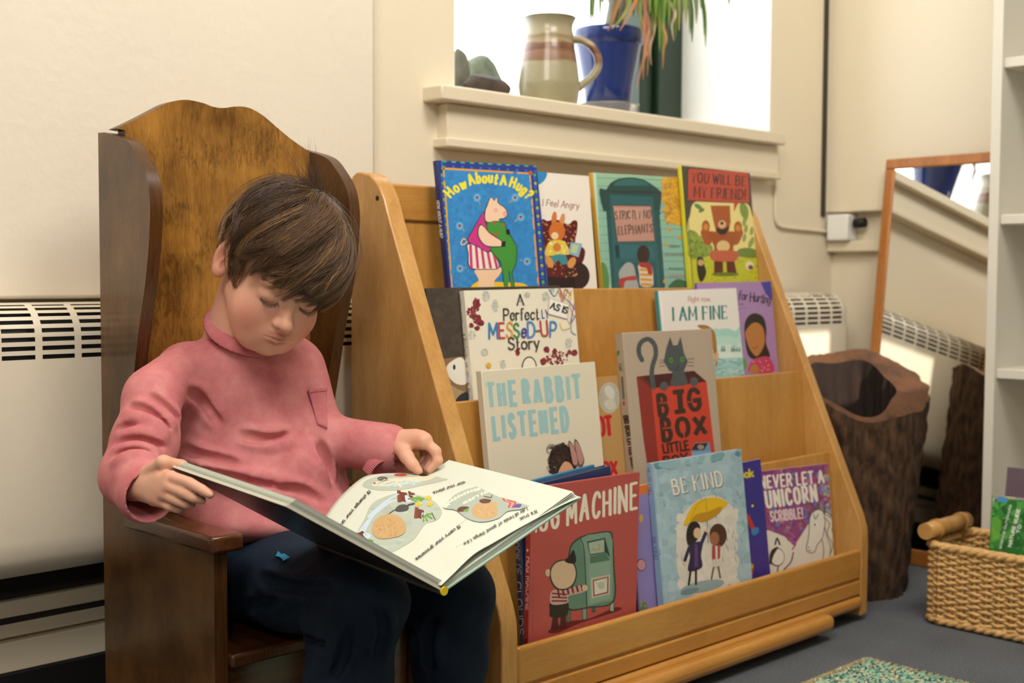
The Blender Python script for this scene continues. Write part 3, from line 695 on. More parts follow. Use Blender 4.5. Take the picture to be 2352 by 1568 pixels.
# ================================================================== lettering and printed shapes
STROKES = {  # skeleton letters in a unit box: (width, [polylines]); a leading 'c' makes the stroke a smooth curve
 'A': (.72, [[(0, 0), (.36, 1)], [(.36, 1), (.72, 0)], [(.13, .36), (.59, .36)]]),
 'B': (.62, [[(0, 0), (0, 1)], ['c', (0, 1), (.4, .98), (.55, .78), (.4, .56), (0, .54)], ['c', (0, .54), (.45, .52), (.62, .28), (.45, .02), (0, 0)]]),
 'C': (.62, [['c', (.6, .8), (.45, .98), (.2, .97), (.03, .7), (.03, .3), (.2, .03), (.45, .02), (.62, .2)]]),
 'D': (.65, [[(0, 0), (0, 1)], ['c', (0, 1), (.4, .97), (.65, .7), (.65, .3), (.4, .03), (0, 0)]]),
 'E': (.52, [[(0, 0), (0, 1)], [(0, 1), (.52, 1)], [(0, .52), (.42, .52)], [(0, 0), (.52, 0)]]),
 'F': (.52, [[(0, 0), (0, 1)], [(0, 1), (.52, 1)], [(0, .52), (.42, .52)]]),
 'G': (.68, [['c', (.62, .82), (.45, .98), (.2, .97), (.03, .7), (.03, .3), (.2, .03), (.48, .02), (.64, .2)], [(.64, .2), (.64, .45)], [(.38, .45), (.64, .45)]]),
 'H': (.64, [[(0, 0), (0, 1)], [(.64, 0), (.64, 1)], [(0, .52), (.64, .52)]]),
 'I': (.0, [[(0, 0), (0, 1)]]),
 'J': (.4, [[(.4, 1), (.4, .25)], ['c', (.4, .25), (.33, .04), (.15, 0), (0, .15)]]),
 'K': (.62, [[(0, 0), (0, 1)], [(.6, 1), (.02, .42)], [(.22, .6), (.62, 0)]]),
 'L': (.48, [[(0, 0), (0, 1)], [(0, 0), (.48, 0)]]),
 'M': (.82, [[(0, 0), (.04, 1)], [(.04, 1), (.41, .25)], [(.41, .25), (.78, 1)], [(.78, 1), (.82, 0)]]),
 'N': (.66, [[(0, 0), (0, 1)], [(0, 1), (.66, 0)], [(.66, 0), (.66, 1)]]),
 'O': (.7, [['c', (.35, 1), (.1, .88), (0, .5), (.1, .12), (.35, 0), (.6, .12), (.7, .5), (.6, .88), (.35, 1)]]),
 'P': (.58, [[(0, 0), (0, 1)], ['c', (0, 1), (.42, .98), (.58, .74), (.42, .48), (0, .46)]]),
 'R': (.62, [[(0, 0), (0, 1)], ['c', (0, 1), (.42, .98), (.58, .75), (.42, .52), (0, .5)], [(.26, .5), (.62, 0)]]),
 'S': (.56, [['c', (.52, .84), (.4, .97), (.2, .98), (.05, .83), (.08, .63), (.28, .52), (.5, .4), (.55, .2), (.4, .03), (.18, .01), (.0, .16)]]),
 'T': (.6, [[(.3, 0), (.3, 1)], [(0, 1), (.6, 1)]]),
 'U': (.64, [[(0, 1), (0, .3)], ['c', (0, .3), (.08, .06), (.32, 0), (.56, .06), (.64, .3)], [(.64, .3), (.64, 1)]]),
 'V': (.68, [[(0, 1), (.34, 0)], [(.34, 0), (.68, 1)]]),
 'W': (.95, [[(0, 1), (.25, 0)], [(.25, 0), (.47, .85)], [(.47, .85), (.7, 0)], [(.7, 0), (.95, 1)]]),
 'X': (.64, [[(0, 0), (.64, 1)], [(0, 1), (.64, 0)]]),
 'Y': (.66, [[(0, 1), (.33, .48)], [(.66, 1), (.33, .48)], [(.33, .48), (.33, 0)]]),
 '!': (.0, [[(0, .3), (0, 1)], [(0, 0), (0, .06)]]),
 '?': (.5, [['c', (0, .78), (.1, .97), (.32, .98), (.48, .8), (.4, .58), (.25, .45), (.24, .3)], [(.24, 0), (.24, .05)]]),
 '-': (.35, [[(0, .42), (.35, .42)]]), '/': (.4, [[(0, 0), (.4, 1)]]),
 'a': (.46, [['c', (.44, .52), (.3, .62), (.08, .55), (0, .3), (.08, .04), (.28, .02), (.44, .16)], [(.45, .6), (.45, 0)]]),
 'b': (.46, [[(0, 1), (0, 0)], ['c', (0, .45), (.15, .62), (.38, .55), (.46, .3), (.36, .05), (.15, 0), (0, .14)]]),
 'c': (.42, [['c', (.42, .5), (.28, .62), (.08, .52), (0, .3), (.08, .06), (.26, .0), (.42, .12)]]),
 'e': (.46, [[(.02, .33), (.44, .33)], ['c', (.44, .33), (.4, .55), (.22, .62), (.05, .5), (0, .3), (.06, .08), (.24, 0), (.44, .13)]]),
 'f': (.34, [[(.12, 0), (.12, .8)], ['c', (.12, .8), (.16, .97), (.34, .96)], [(0, .6), (.3, .6)]]),
 'g': (.46, [['c', (.44, .5), (.28, .62), (.06, .54), (0, .32), (.08, .08), (.28, .06), (.44, .18)], [(.45, .6), (.45, -.05)], ['c', (.45, -.05), (.38, -.27), (.18, -.28), (.02, -.18)]]),
 'h': (.44, [[(0, 0), (0, 1)], ['c', (0, .42), (.14, .6), (.34, .6), (.44, .42)], [(.44, .42), (.44, 0)]]),
 'i': (.0, [[(0, 0), (0, .6)], [(0, .82), (0, .86)]]),
 'k': (.42, [[(0, 0), (0, 1)], [(.4, .6), (.02, .24)], [(.15, .36), (.42, 0)]]),
 'l': (.0, [[(0, 0), (0, 1)]]),
 'm': (.7, [[(0, 0), (0, .6)], ['c', (0, .45), (.12, .6), (.28, .58), (.34, .42)], [(.34, .42), (.34, 0)], ['c', (.34, .45), (.46, .6), (.62, .58), (.7, .42)], [(.7, .42), (.7, 0)]]),
 'n': (.44, [[(0, 0), (0, .6)], ['c', (0, .42), (.14, .6), (.34, .6), (.44, .42)], [(.44, .42), (.44, 0)]]),
 'o': (.5, [['c', (.25, .62), (.06, .53), (0, .31), (.06, .08), (.25, 0), (.44, .08), (.5, .31), (.44, .53), (.25, .62)]]),
 'r': (.32, [[(0, 0), (0, .6)], ['c', (0, .4), (.1, .57), (.32, .58)]]),
 's': (.38, [['c', (.36, .52), (.24, .62), (.08, .58), (.04, .44), (.2, .32), (.36, .22), (.36, .06), (.18, -.01), (0, .1)]]),
 't': (.32, [[(.12, .88), (.12, .15)], ['c', (.12, .15), (.17, .0), (.32, .05)], [(0, .6), (.3, .6)]]),
 'u': (.44, [[(0, .6), (0, .2)], ['c', (0, .2), (.08, .02), (.28, .0), (.44, .16)], [(.44, .6), (.44, 0)]]),
 'v': (.44, [[(0, .6), (.22, 0)], [(.22, 0), (.44, .6)]]),
 'w': (.66, [[(0, .6), (.17, 0)], [(.17, 0), (.33, .55)], [(.33, .55), (.49, 0)], [(.49, 0), (.66, .6)]]),
 'y': (.46, [[(0, .6), (.23, .02)], [(.46, .6), (.14, -.26)]]),
 'd': (.46, [[(.46, 1), (.46, 0)], ['c', (.46, .45), (.3, .62), (.08, .55), (0, .3), (.08, .05), (.3, 0), (.46, .14)]]),
 'p': (.46, [[(0, .6), (0, -.28)], ['c', (0, .45), (.15, .62), (.38, .55), (.46, .3), (.36, .05), (.15, 0), (0, .14)]]),
 'q': (.46, [[(.46, .6), (.46, -.28)], ['c', (.46, .45), (.3, .62), (.08, .55), (0, .3), (.08, .05), (.3, 0), (.46, .14)]]),
 'x': (.44, [[(0, 0), (.44, .6)], [(0, .6), (.44, 0)]]), 'z': (.42, [[(0, .6), (.42, .6)], [(.42, .6), (0, 0)], [(0, 0), (.42, 0)]]),
 '.': (.0, [[(0, 0), (0, .03)]]), ',': (.06, [[(.06, .05), (0, -.12)]]), "'": (.0, [[(0, .8), (0, 1)]]),
}
def glyph_strokes(ch):
    w_, st = STROKES[ch]; out = []
    for s in st:
        if s[0] == 'c': out.append((True, [tuple(p) for p in bez(s[1:], 4)]))
        else: out.append((False, list(s)))
    return w_, out
def fan_disc(c, r, n=8): return [(c[0]+r*math.cos(2*math.pi*k/n), c[1]+r*math.sin(2*math.pi*k/n)) for k in range(n)]
def ribbon(pts, wd, round_=True):
    """2-D polyline -> list of convex polygons"""
    out = []
    W = wd if hasattr(wd, '__len__') else [wd]*len(pts)
    for i in range(len(pts)-1):
        a, b = np.array(pts[i], float), np.array(pts[i+1], float); d = b-a; l = np.hypot(*d)
        if l < 1e-9: continue
        n0 = np.array([-d[1], d[0]])/l
        out.append([a+n0*W[i]/2, b+n0*W[i+1]/2, b-n0*W[i+1]/2, a-n0*W[i]/2])
    if round_:
        for p, w_ in zip(pts, W): out.append(fan_disc(p, w_/2))
    else:
        for p, w_ in list(zip(pts, W))[1:-1]: out.append(fan_disc(p, w_/2))
    return out
def clip_convex(poly, quad):
    """clip polygon by a convex quad (either winding)"""
    q = [np.array(p, float) for p in quad]
    area = sum(q[i][0]*q[(i+1) % len(q)][1]-q[(i+1) % len(q)][0]*q[i][1] for i in range(len(q)))
    if area < 0: q = q[::-1]
    out = [np.array(p, float) for p in poly]
    for i in range(len(q)):
        a, b = q[i], q[(i+1) % len(q)]; inp, out = out, []
        side = lambda p: (b[0]-a[0])*(p[1]-a[1])-(b[1]-a[1])*(p[0]-a[0])
        for j in range(len(inp)):
            p, r = inp[j], inp[(j+1) % len(inp)]; sp, sr = side(p), side(r)
            if sp >= 0: out.append(p)
            if (sp >= 0) != (sr >= 0): out.append(p+(r-p)*(sp/(sp-sr)))
        if len(out) < 3: return []
    return out
class Art:
    """ink shapes on one flat (or curved) printed face. Coordinates are picture positions of that face;
    crop=(x, y, scale) converts from an enlarged detail"""
    def __init__(s, project, clip, crop=(0, 0, 1.0), step=0.000011, base=0.00025):
        s.pr, s.clip, s.crop = project, clip, crop; s.V = []; s.F = []; s.C = []; s.h = base; s.step = step; s.fine = 0.0
    def P(s, p): return np.array([p[0]/s.crop[2]+s.crop[0], p[1]/s.crop[2]+s.crop[1]])
    def _emit(s, polys, col):
        c = lin(col)
        for poly in polys:
            q = clip_convex(poly, s.clip) if s.clip is not None else poly
            if len(q) < 3: continue
            b = len(s.V)
            if sum(q[i][0]*q[(i+1) % len(q)][1]-q[(i+1) % len(q)][0]*q[i][1] for i in range(len(q))) > 0: q = q[::-1]
            for p in q: s.V.append(s.pr(p, s.h))
            s.h += s.fine
            s.F.append(list(range(b, b+len(q)))); s.C.append(c)
    def up(s): s.h += s.step
    def poly(s, pts, col, raw=False):
        P2 = [Vector((*(p if raw else s.P(p)), 0)) for p in pts]
        tri = mgeo.tessellate_polygon([P2]); s._emit([[np.array(P2[i][:2]) for i in t] for t in tri], col); s.up(); return s
    def blob(s, pts, col, n=7): return s.poly(bez(pts, n, True), col)
    def ell(s, cx, cy, rx, ry, col, rot=0.0, n=28, a0=0, a1=2*math.pi):
        c, si = math.cos(rot), math.sin(rot)
        return s.poly([(cx+rx*math.cos(a)*c-ry*math.sin(a)*si, cy+rx*math.cos(a)*si+ry*math.sin(a)*c) for a in np.linspace(a0, a1, n, endpoint=a1-a0 < 6.28)], col)
    def line(s, pts, wd, col, smooth=True, taper=None, round_=True):
        pp = bez(pts, 6) if smooth and len(pts) > 2 else pts
        pp = [s.P(p) for p in pp]; wd = wd/s.crop[2]
        W = [wd*(1 if taper is None else taper[0]+(taper[1]-taper[0])*i/max(1, len(pp)-1)) for i in range(len(pp))]
        s.fine = 4e-7; s._emit(ribbon(pp, W, round_), col); s.fine = 0.0; s.up(); return s
    def speckle(s, pts, n, r, cols, seed=0, asp=1.0):
        r2 = random.Random(seed); P_ = [s.P(p) for p in pts]; xs = [p[0] for p in P_]; ys = [p[1] for p in P_]
        for i in range(n):
            x, y = r2.uniform(min(xs), max(xs)), r2.uniform(min(ys), max(ys)); ins = False; j = len(P_)-1
            for k in range(len(P_)):
                if (P_[k][1] > y) != (P_[j][1] > y) and x < (P_[j][0]-P_[k][0])*(y-P_[k][1])/(P_[j][1]-P_[k][1])+P_[k][0]: ins = not ins
                j = k
            if not ins: continue
            rr = r2.uniform(r[0], r[1])/s.crop[2]; a0 = r2.uniform(0, 3)
            s._emit([[(x+rr*math.cos(a0+t)*r2.uniform(.7, 1.2), y+rr*asp*math.sin(a0+t)*r2.uniform(.7, 1.2)) for t in np.linspace(0, 2*math.pi, 8)[:-1]]], r2.choice(cols))
            s.h += s.step*.04
        s.up(); return s
    def text(s, string, p0, p1, cap, wd, col, up=None, serif=False, jitter=0.0, seed=1, gap=.22, cols=None, arc=0.0, round_=True, wvar=0.0, sx=None):
        """lettering along p0->p1 (baseline ends), cap height in the same units, arc = sagitta of an arched baseline"""
        a, b = s.P(p0), s.P(p1); cap = cap/s.crop[2]; wd = wd/s.crop[2]; arc = arc/s.crop[2]; d = b-a; L_ = np.hypot(*d); d = d/L_
        upv = np.array([d[1], -d[0]]) if up is None else np.array(up, float)/np.hypot(*up)
        r2 = random.Random(seed); tot = 0; gl = []
        for ch in string:
            if ch == ' ': tot += .42; continue
            gw, st = glyph_strokes(ch); gl.append((tot, gw, st)); tot += gw+gap
        tot -= gap
        kx = L_/tot
        for i, (x, gw, st) in enumerate(gl):
            dy = r2.uniform(-jitter, jitter)*cap; rot = r2.uniform(-jitter, jitter)*1.2; sc = 1+r2.uniform(-jitter, jitter)
            xc = x+gw/2; tt = xc/tot; ay = arc*(1-(2*tt-1)**2); arot = math.atan2(arc*-4*(2*tt-1)/L_, 1) if arc else 0.0
            cr, sr = math.cos(rot+arot), math.sin(rot+arot)
            def mp(q):
                gx, gy = (q[0]-gw/2)*kx*sc, q[1]*cap*sc
                gx, gy = gx*cr-gy*sr, gx*sr+gy*cr
                return a+d*(xc*kx+gx)+upv*(dy+ay+gy)
            c = cols[i % len(cols)] if cols else col; polys = []
            for sm, pts in st:
                P_ = [mp(q) for q in pts]; w0 = wd*(1+r2.uniform(-wvar, wvar))
                if serif:   # thick stems, thin cross strokes
                    dd = np.array(pts[-1])-np.array(pts[0]); w0 = wd*(1.0 if abs(dd[0]) < .4*abs(dd[1]) or sm else .45)
                if not round_ and not sm and not serif and abs(pts[-1][1]-pts[0][1]) < .3*abs(pts[-1][0]-pts[0][0]):   # square ends on cross bars
                    dd2 = (P_[-1]-P_[0])/np.hypot(*(P_[-1]-P_[0])); P_ = [P_[0]-dd2*w0/2]+P_[1:-1]+[P_[-1]+dd2*w0/2]
                polys += ribbon(P_, w0, round_ or sm)
                if serif and not sm:
                    for e, o in ((pts[0], pts[-1]), (pts[-1], pts[0])):
                        if abs(e[1]-o[1]) > .35 and (abs(e[1]) < .02 or abs(e[1]-1) < .02 or abs(e[1]-.6) < .02):
                            polys += ribbon([mp((e[0]-.11, e[1])), mp((e[0]+.11, e[1]))], wd*.42, False)
                    dd = np.array(pts[-1])-np.array(pts[0])
                    if abs(dd[1]) < .05 and pts[0][1] in (0, 1): polys += ribbon([mp(pts[-1]), mp((pts[-1][0], pts[-1][1]+(.16 if pts[0][1] == 0 else -.16)))], wd*.42, False)
            h0 = s.h; s.fine = 4e-7; s._emit(polys, c); s.fine = 0.0; s.h = h0
        s.up(); return s
    def bg(s, col):
        s._emit([s.clip], col); s.up(); return s
    def build(s, name, root, mat, label=None):
        if not s.F: return None
        return mesh_ob(name, s.V, s.F, mat, root, colors=s.C, label=label)

# ================================================================== the books on the rack
M_ink = colour_attr('printed_gloss', 0.28, coat=.15); M_inkm = colour_attr('printed_matt', 0.55)
M_page = simple('page_block', '#e9e2cf', 0.8, noise=.12, nscale=400, stretch=(1, 1, 1))
def cover_mat(col, rough=.32):
    return simple('cover_'+col.lstrip('#')+('' if rough == .32 else '_m'), col, rough)
class Book: pass
def book(tl, tr, Yf, zref, lean, thick, label, col, spine_col=None, back_col=None, ledge=None, rough=.32, hard=True, h=None, group=None, bl=None, root_name='picture_book'):
    t = math.radians(lean); n = np.array([0, -math.cos(t), math.sin(t)]); p0 = np.array([1.7, Yf, zref])
    TL, TR = on_plane(*tl, p0, n), on_plane(*tr, p0, n)
    u = TR-TL; wd = np.linalg.norm(u); u = u/wd
    v = np.cross(u, n); v /= np.linalg.norm(v)
    if v[2] > 0: v = -v
    if h is None:
        h = min((TL[2]-ledge-.0095)/-v[2], (TR[2]-ledge-.0095)/-v[2])-thick*abs(n[2])/-v[2]
    B = Book(); B.TL, B.u, B.v, B.n, B.w, B.h, B.T = TL, u, v, n, wd, h, thick
    c = TL+u*wd/2+v*h-n*thick/2
    B.root = thing(root_name, label, 'book', tuple(c), group)
    b = .0026 if hard else .0006; ov = .003 if hard else 0.0
    cv = MB()
    cv.obox(TL, u*wd, v*h, -n*b); cv.obox(TL-n*(thick-b), u*wd, v*h, -n*b)
    B.cover = cv.build('cover', cover_mat(col, rough), B.root, bevel=.0009 if hard else 0)
    sp = MB(); sp.obox(TL-u*.0016, u*.0022, v*h, -n*thick)
    B.spine = sp.build('spine', cover_mat(spine_col or col, rough), B.root, bevel=.0008)
    MB().obox(TL+u*.001+v*ov-n*(b+.0001), u*(wd-ov-.001), v*(h-2*ov), -n*(thick-2*b-.0002)).build('pages', M_page, B.root)
    pr = lambda p, hh: on_plane(p[0], p[1], TL+n*hh, n)
    quad = [to_px(TL), to_px(TL+u*wd), to_px(TL+u*wd+v*h), to_px(TL+v*h)]
    B.art = lambda crop: Art(pr, quad, crop)
    su = -u; so = TL-u*.0016
    prs = lambda p, hh: on_plane(p[0], p[1], so+su*hh, su)
    sq = [to_px(so-n*thick), to_px(so), to_px(so+v*h), to_px(so+v*h-n*thick)]
    B.sq = sq
    B.spine_art = lambda crop: Art(prs, sq, crop)
    if hard:                                   # pressed hinge groove along the front board
        MB().obox(TL+u*.0075-n*.0005, u*.0016, v*h, n*.0012).build('hinge_ridge', cover_mat(col, rough), B.root, bevel=.0003)
    return B
G1, G2, G3, G4 = 'face-out books on the top tier', 'face-out books on the second tier', 'face-out books on the third tier', 'face-out books on the bottom tier'
C4, C5, C6, C7, C8, C9 = (980, 340, 4.126), (1340, 340, 4.126), (980, 640, 3.266), (1360, 640, 3.267), (1100, 1000, 2.761), (1440, 1000, 2.761)
L1, L2, L3, L4 = PAN[0][2]+0, PAN[1][2]+0, PAN[2][2]+0, PAN[3][2]+0
# ---- top tier
b = book((1256-72, 390), (1352, 404.5), 1.562, .676, 6.5, .003, 'white paperback picture book behind the blue checked one, rabbit in a dark red armchair', '#efe6da', hard=False, ledge=L1, group=G1)
a = b.art(C4); a.bg('#efe6da')
a.blob([(1040, 225), (1138, 232), (1120, 300), (1060, 345), (1000, 300)], '#2489c4')
a.text('I Feel Angry', (1100, 545), (1440, 578), 64, 7, '#96525c', jitter=.06, seed=3)
a.blob([(1080, 720), (1150, 690), (1240, 680), (1340, 720), (1390, 685), (1428, 700), (1425, 790), (1410, 900), (1490, 950), (1500, 1010), (1470, 1090), (1400, 1100), (1420, 1240), (1300, 1260), (1080, 1240)], '#5b1820')
a.ell(1430, 1210, 115, 130, '#33201f'); a.poly([(1100, 1220), (1400, 1220), (1420, 1360), (1100, 1360)], '#2a1418')
a.speckle([(1090, 700), (1420, 700), (1430, 1220), (1090, 1230)], 150, (5, 11), ['#c8704a', '#a8463c', '#d0a060', '#8c2a30'], 4)
a.ell(1208, 665, 24, 66, '#d27a3a', .12); a.ell(1285, 680, 24, 62, '#d98f58', .2); a.ell(1235, 790, 76, 92, '#cf6f2c'); a.ell(1215, 830, 34, 34, '#ecd0a0')
a.blob([(1160, 890), (1240, 870), (1310, 890), (1360, 990), (1330, 1010), (1130, 1020), (1120, 980)], '#e2c64a'); a.speckle([(1140, 890), (1340, 890), (1350, 1010), (1130, 1010)], 40, (4, 7), ['#f4ecc0'], 2)
a.ell(1235, 940, 38, 42, '#cc7e3c'); a.blob([(1190, 1020), (1300, 1010), (1340, 1090), (1280, 1100), (1245, 1060), (1200, 1110), (1170, 1080)], '#3f8a96')
a.ell(1160, 1075, 34, 62, '#d9964f', -.5); a.ell(1375, 1085, 34, 56, '#d9964f', .5)
a.poly([(1365, 890), (1475, 905), (1440, 1035), (1345, 1000)], '#8fb0c9'); a.poly([(1380, 910), (1440, 920), (1420, 1000), (1365, 985)], '#b9cf9a')
a.build('cover_art', b.root, M_ink)
b = book((1005.4, 368), (1232.5, 380), 1.549, .676, 6.5, .0105, 'blue hardback picture book with checked border and arched yellow title, left end of top tier', '#2f7fc0', '#1c2a66', ledge=L1, group=G1)
a = b.art(C4)
a.poly([(90, 110), (1050, 165), (1150, 1400), (220, 1400)], '#22388f')
r2 = random.Random(5)
for k in range(11):
    x = 150+k*86; a.poly([(x, 118+k*4.6), (x+40, 120+k*4.6), (x+40, 136+k*4.6), (x, 134+k*4.6)], '#4fa98c'); a.poly([(x+5, 160+k*4.6), (x+30, 162+k*4.6), (x+30, 185+k*4.6), (x+5, 183+k*4.6)], '#2f66c4')
for k in range(15):
    y = 240+k*78
    for x0, x1, kx in ((112, 152, .092), (1000, 1035, .078)):
        xx = x0+kx*(y-200)+(8 if x0 > 500 else 18); a.poly([(xx, y), (xx+24, y), (xx+26, y+30), (xx+2, y+30)], r2.choice(['#6fae3a', '#7fb850', '#58a07a', '#a8b840']))
        a.poly([(xx-2, y+36), (xx+28, y+36), (xx+30, y+66), (xx, y+66)], '#2f5cc0')
a.poly([(150, 183), (985, 232), (1075, 1400), (238, 1400)], '#e2a02a')
a.poly([(168, 203), (972, 248), (1058, 1400), (252, 1400)], '#2f87cc')
a.speckle([(180, 210), (965, 250), (1050, 1400), (255, 1400)], 500, (14, 34), ['#2a80c6', '#338ed2', '#2d84c8', '#2b7dc0'], 11)
a.ell(157, 192, 20, 22, '#6fae3a'); a.ell(157, 192, 11, 13, '#b8382c'); a.ell(983, 238, 20, 22, '#c07a30'); a.ell(983, 238, 11, 13, '#b8382c')
for q, p0, p1, arc, cp in (('How', (228, 470), (380, 375), 12, 92), ('About', (412, 352), (662, 335), 18, 96), ('A', (700, 345), (750, 350), 0, 84), ('Hug?', (782, 362), (952, 480), 16, 88)):
    a.text(q, p0, p1, cp, 23, '#f0e034', jitter=.05, seed=2, arc=arc, gap=.34)
for hx, hy in ((478, 470), (838, 470), (893, 655), (312, 738), (316, 1142), (952, 1075)):
    a.ell(hx, hy, 38, 42, '#4fa6dc'); a.ell(hx, hy, 26, 29, '#6fb8e2'); a.ell(hx-7, hy-6, 9, 9, '#b02c30'); a.ell(hx+7, hy-6, 9, 9, '#b02c30'); a.poly([(hx-15, hy-3), (hx+15, hy-3), (hx, hy+20)], '#b02c30')
for p0, p1 in (((497, 515), (508, 535)), ((785, 518), (812, 492)), ((838, 695), (858, 672)), ((340, 765), (354, 782)), ((358, 1135), (374, 1133)), ((886, 1064), (906, 1066))): a.line([p0, p1], 9, '#c0a060', False)
DK = '#2b3140'
# a plain pig in a magenta top and striped skirt beside a plain green frog
a.blob([(400, 1340), (500, 1258), (700, 1270), (900, 1280), (980, 1330), (980, 1400), (400, 1400)], '#eec21f')
a.blob([(500, 1320), (490, 1240), (465, 1150), (700, 1130), (690, 1200), (640, 1260), (630, 1330)], '#f0c9a6')
a.blob([(395, 905), (610, 975), (690, 1130), (560, 1152), (408, 1135), (392, 1000)], DK)
a.blob([(402, 910), (605, 980), (682, 1125), (560, 1144), (416, 1128), (399, 1000)], '#eee4c8')
for k in range(5):
    x = 402+k*53; a.poly([(x, 910+k*14), (x+26, 916+k*14), (x+36+k*8, 1142), (x+10+k*8, 1140)], '#cc2f86')
a.blob([(548, 605), (600, 720), (640, 800), (600, 985), (480, 935), (384, 880), (430, 780), (480, 690)], DK)
a.blob([(546, 613), (594, 720), (632, 800), (594, 975), (480, 926), (394, 876), (438, 782), (486, 694)], '#cc2f86')
a.blob([(585, 500), (610, 460), (640, 490), (670, 462), (680, 515), (740, 560), (768, 610), (745, 665), (690, 680), (700, 720), (560, 700), (550, 600), (570, 540)], DK)
a.blob([(590, 505), (612, 468), (640, 498), (666, 470), (674, 520), (735, 566), (760, 611), (740, 658), (685, 672), (690, 712), (568, 694), (558, 600), (577, 544)], '#f4cdb0')
a.ell(742, 622, 20, 30, '#e8a9a0'); a.ell(655, 588, 22, 20, '#eeb0a4')
a.blob([(600, 950), (560, 720), (530, 690), (600, 700), (640, 690), (735, 700), (760, 760), (830, 880), (858, 950), (850, 1100), (815, 1180), (835, 1310), (800, 1310), (780, 1170), (770, 1310), (735, 1310), (700, 1100), (640, 1020)], '#234c24')
a.blob([(606, 945), (575, 730), (600, 708), (640, 698), (732, 708), (752, 764), (822, 884), (850, 950), (842, 1098), (806, 1180), (826, 1306), (804, 1306), (784, 1150), (766, 1306), (742, 1306), (706, 1090), (648, 1014)], '#3f9136')
a.ell(645, 710, 13, 13, '#c04a30'); a.ell(727, 728, 13, 13, '#c04a30'); a.line([(622, 808), (655, 828), (685, 800)], 12, '#c23a28')
a.blob([(520, 720), (600, 800), (720, 880), (735, 920), (690, 940), (560, 930), (490, 850), (485, 760)], DK); a.blob([(524, 732), (598, 810), (710, 884), (722, 918), (690, 930), (564, 920), (500, 846), (494, 766)], '#f4cdb0')
a.poly([(710, 885), (752, 880), (745, 935), (705, 935)], '#16151a'); a.poly([(750, 770), (785, 768), (792, 820), (756, 820)], '#16151a')
a.line([(385, 885), (350, 915), (325, 905), (345, 860), (370, 870)], 11, '#eec3a8')
a.build('cover_art', b.root, M_ink)
a = b.spine_art(C4); a.bg('#1c2a66'); a.text('HOW ABOUT A HUG?', (93, 500), (128, 850), 26, 6, '#dfe3ea', up=(1, .03)); a.build('spine_lettering', b.root, M_ink)
b = book((1361.7, 396), (1598, 409.5), 1.5595, .676, 6.5, .010, 'pale green hardback picture book with a dark teal door and pinkish sign on the cover', '#9cc3a4', '#d3a23c', ledge=L1, group=G1)
a = b.art(C5)
for k in range(14):
    y = 262+k*77; a.poly([(100, y-60), (1000, y-30), (1020, y+47), (110, y+16)], ['#9cc4a5', '#93bfa3', '#8fbba4', '#8ab8a6', '#86b4a8'][k % 5 if k < 5 else min(4, 1+k//4)]); a.line([(100, y-60), (1000, y-30)], 5, '#5f8c7c', False)
a.poly([(92, 225), (118, 228), (178, 1345), (150, 1345)], '#bfe0d0')
a.blob([(215, 390), (260, 330), (340, 290), (450, 278), (560, 295), (650, 345), (720, 400), (740, 440), (720, 620), (690, 610), (210, 600), (190, 590), (160, 480), (155, 385)], '#2c4a48')
a.poly([(215, 590), (720, 590), (775, 1345), (270, 1345)], '#2c5458'); a.poly([(250, 440), (660, 460), (735, 1345), (300, 1345)], '#2f6266')
a.ell(450, 355, 165, 62, '#35696a', 0, 20, math.pi, 2*math.pi); a.line([(230, 408), (715, 425)], 14, '#203a3a', False)
a.poly([(340, 915), (660, 930), (670, 1040), (350, 1040)], '#376c73'); a.poly([(350, 1080), (690, 1080), (700, 1320), (360, 1320)], '#2a565c'); a.poly([(300, 915), (335, 918), (345, 1040), (312, 1040)], '#203c40')
a.poly([(275, 540), (645, 545), (682, 885), (320, 893)], '#5a3a36'); a.poly([(282, 547), (638, 552), (674, 878), (327, 885)], '#c08f80'); a.poly([(290, 570), (640, 575), (650, 670), (300, 680)], '#c79a88')
a.text('STRICTLY NO', (303, 672), (636, 668), 76, 9, '#3a3230', gap=.36, jitter=.05, seed=8, serif=True); a.text('ELEPHANTS', (332, 820), (655, 798), 78, 9, '#3a3230', gap=.36, jitter=.05, seed=9, serif=True)
a.blob([(745, 310), (830, 275), (930, 310), (960, 520), (955, 720), (850, 720), (780, 690), (800, 600), (740, 480), (760, 400)], '#d29c34'); a.speckle([(740, 290), (960, 290), (960, 730), (780, 720), (745, 450)], 160, (10, 20), ['#d9a63c', '#c88f2c', '#dfae48', '#b9842a'], 3); a.line([(960, 640), (900, 500), (850, 420)], 4, '#8a5a30'); a.line([(955, 620), (860, 560)], 4, '#8a5a30')
for p in ((825, 770), (915, 848), (787, 915), (772, 1260)): a.ell(p[0], p[1], 16, 20, '#d29c34', .5)
for q, y, x0, x1, cc, cp in (('Written by', 940, 815, 910, '#5f7c78', 22), ('LISA MANTCHEV', 1022, 770, 955, '#8a7f78', 26), ('Illustrated by', 1150, 815, 945, '#5f7c78', 22), ('TAEEUN YOO', 1225, 805, 960, '#b08a70', 28)): a.text(q, (x0, y), (x1, y), cp, 4, cc)
a.ell(198, 1230, 44, 150, '#5b8a4a', -.1); a.blob([(810, 1345), (830, 1280), (900, 1240), (980, 1270), (1010, 1345)], '#3f6a4c')
a.ell(568, 1005, 60, 86, '#3a2a26'); a.blob([(525, 1100), (640, 1110), (662, 1240), (650, 1310), (545, 1305), (530, 1200)], '#d8c8b4')
for k in range(4): a.poly([(534+k*3, 1140+k*46), (650, 1145+k*46), (655, 1168+k*46), (538+k*3, 1163+k*46)], '#d2952c')
a.blob([(528, 1085), (630, 1095), (655, 1190), (615, 1190), (600, 1140), (540, 1125)], '#a83a34')
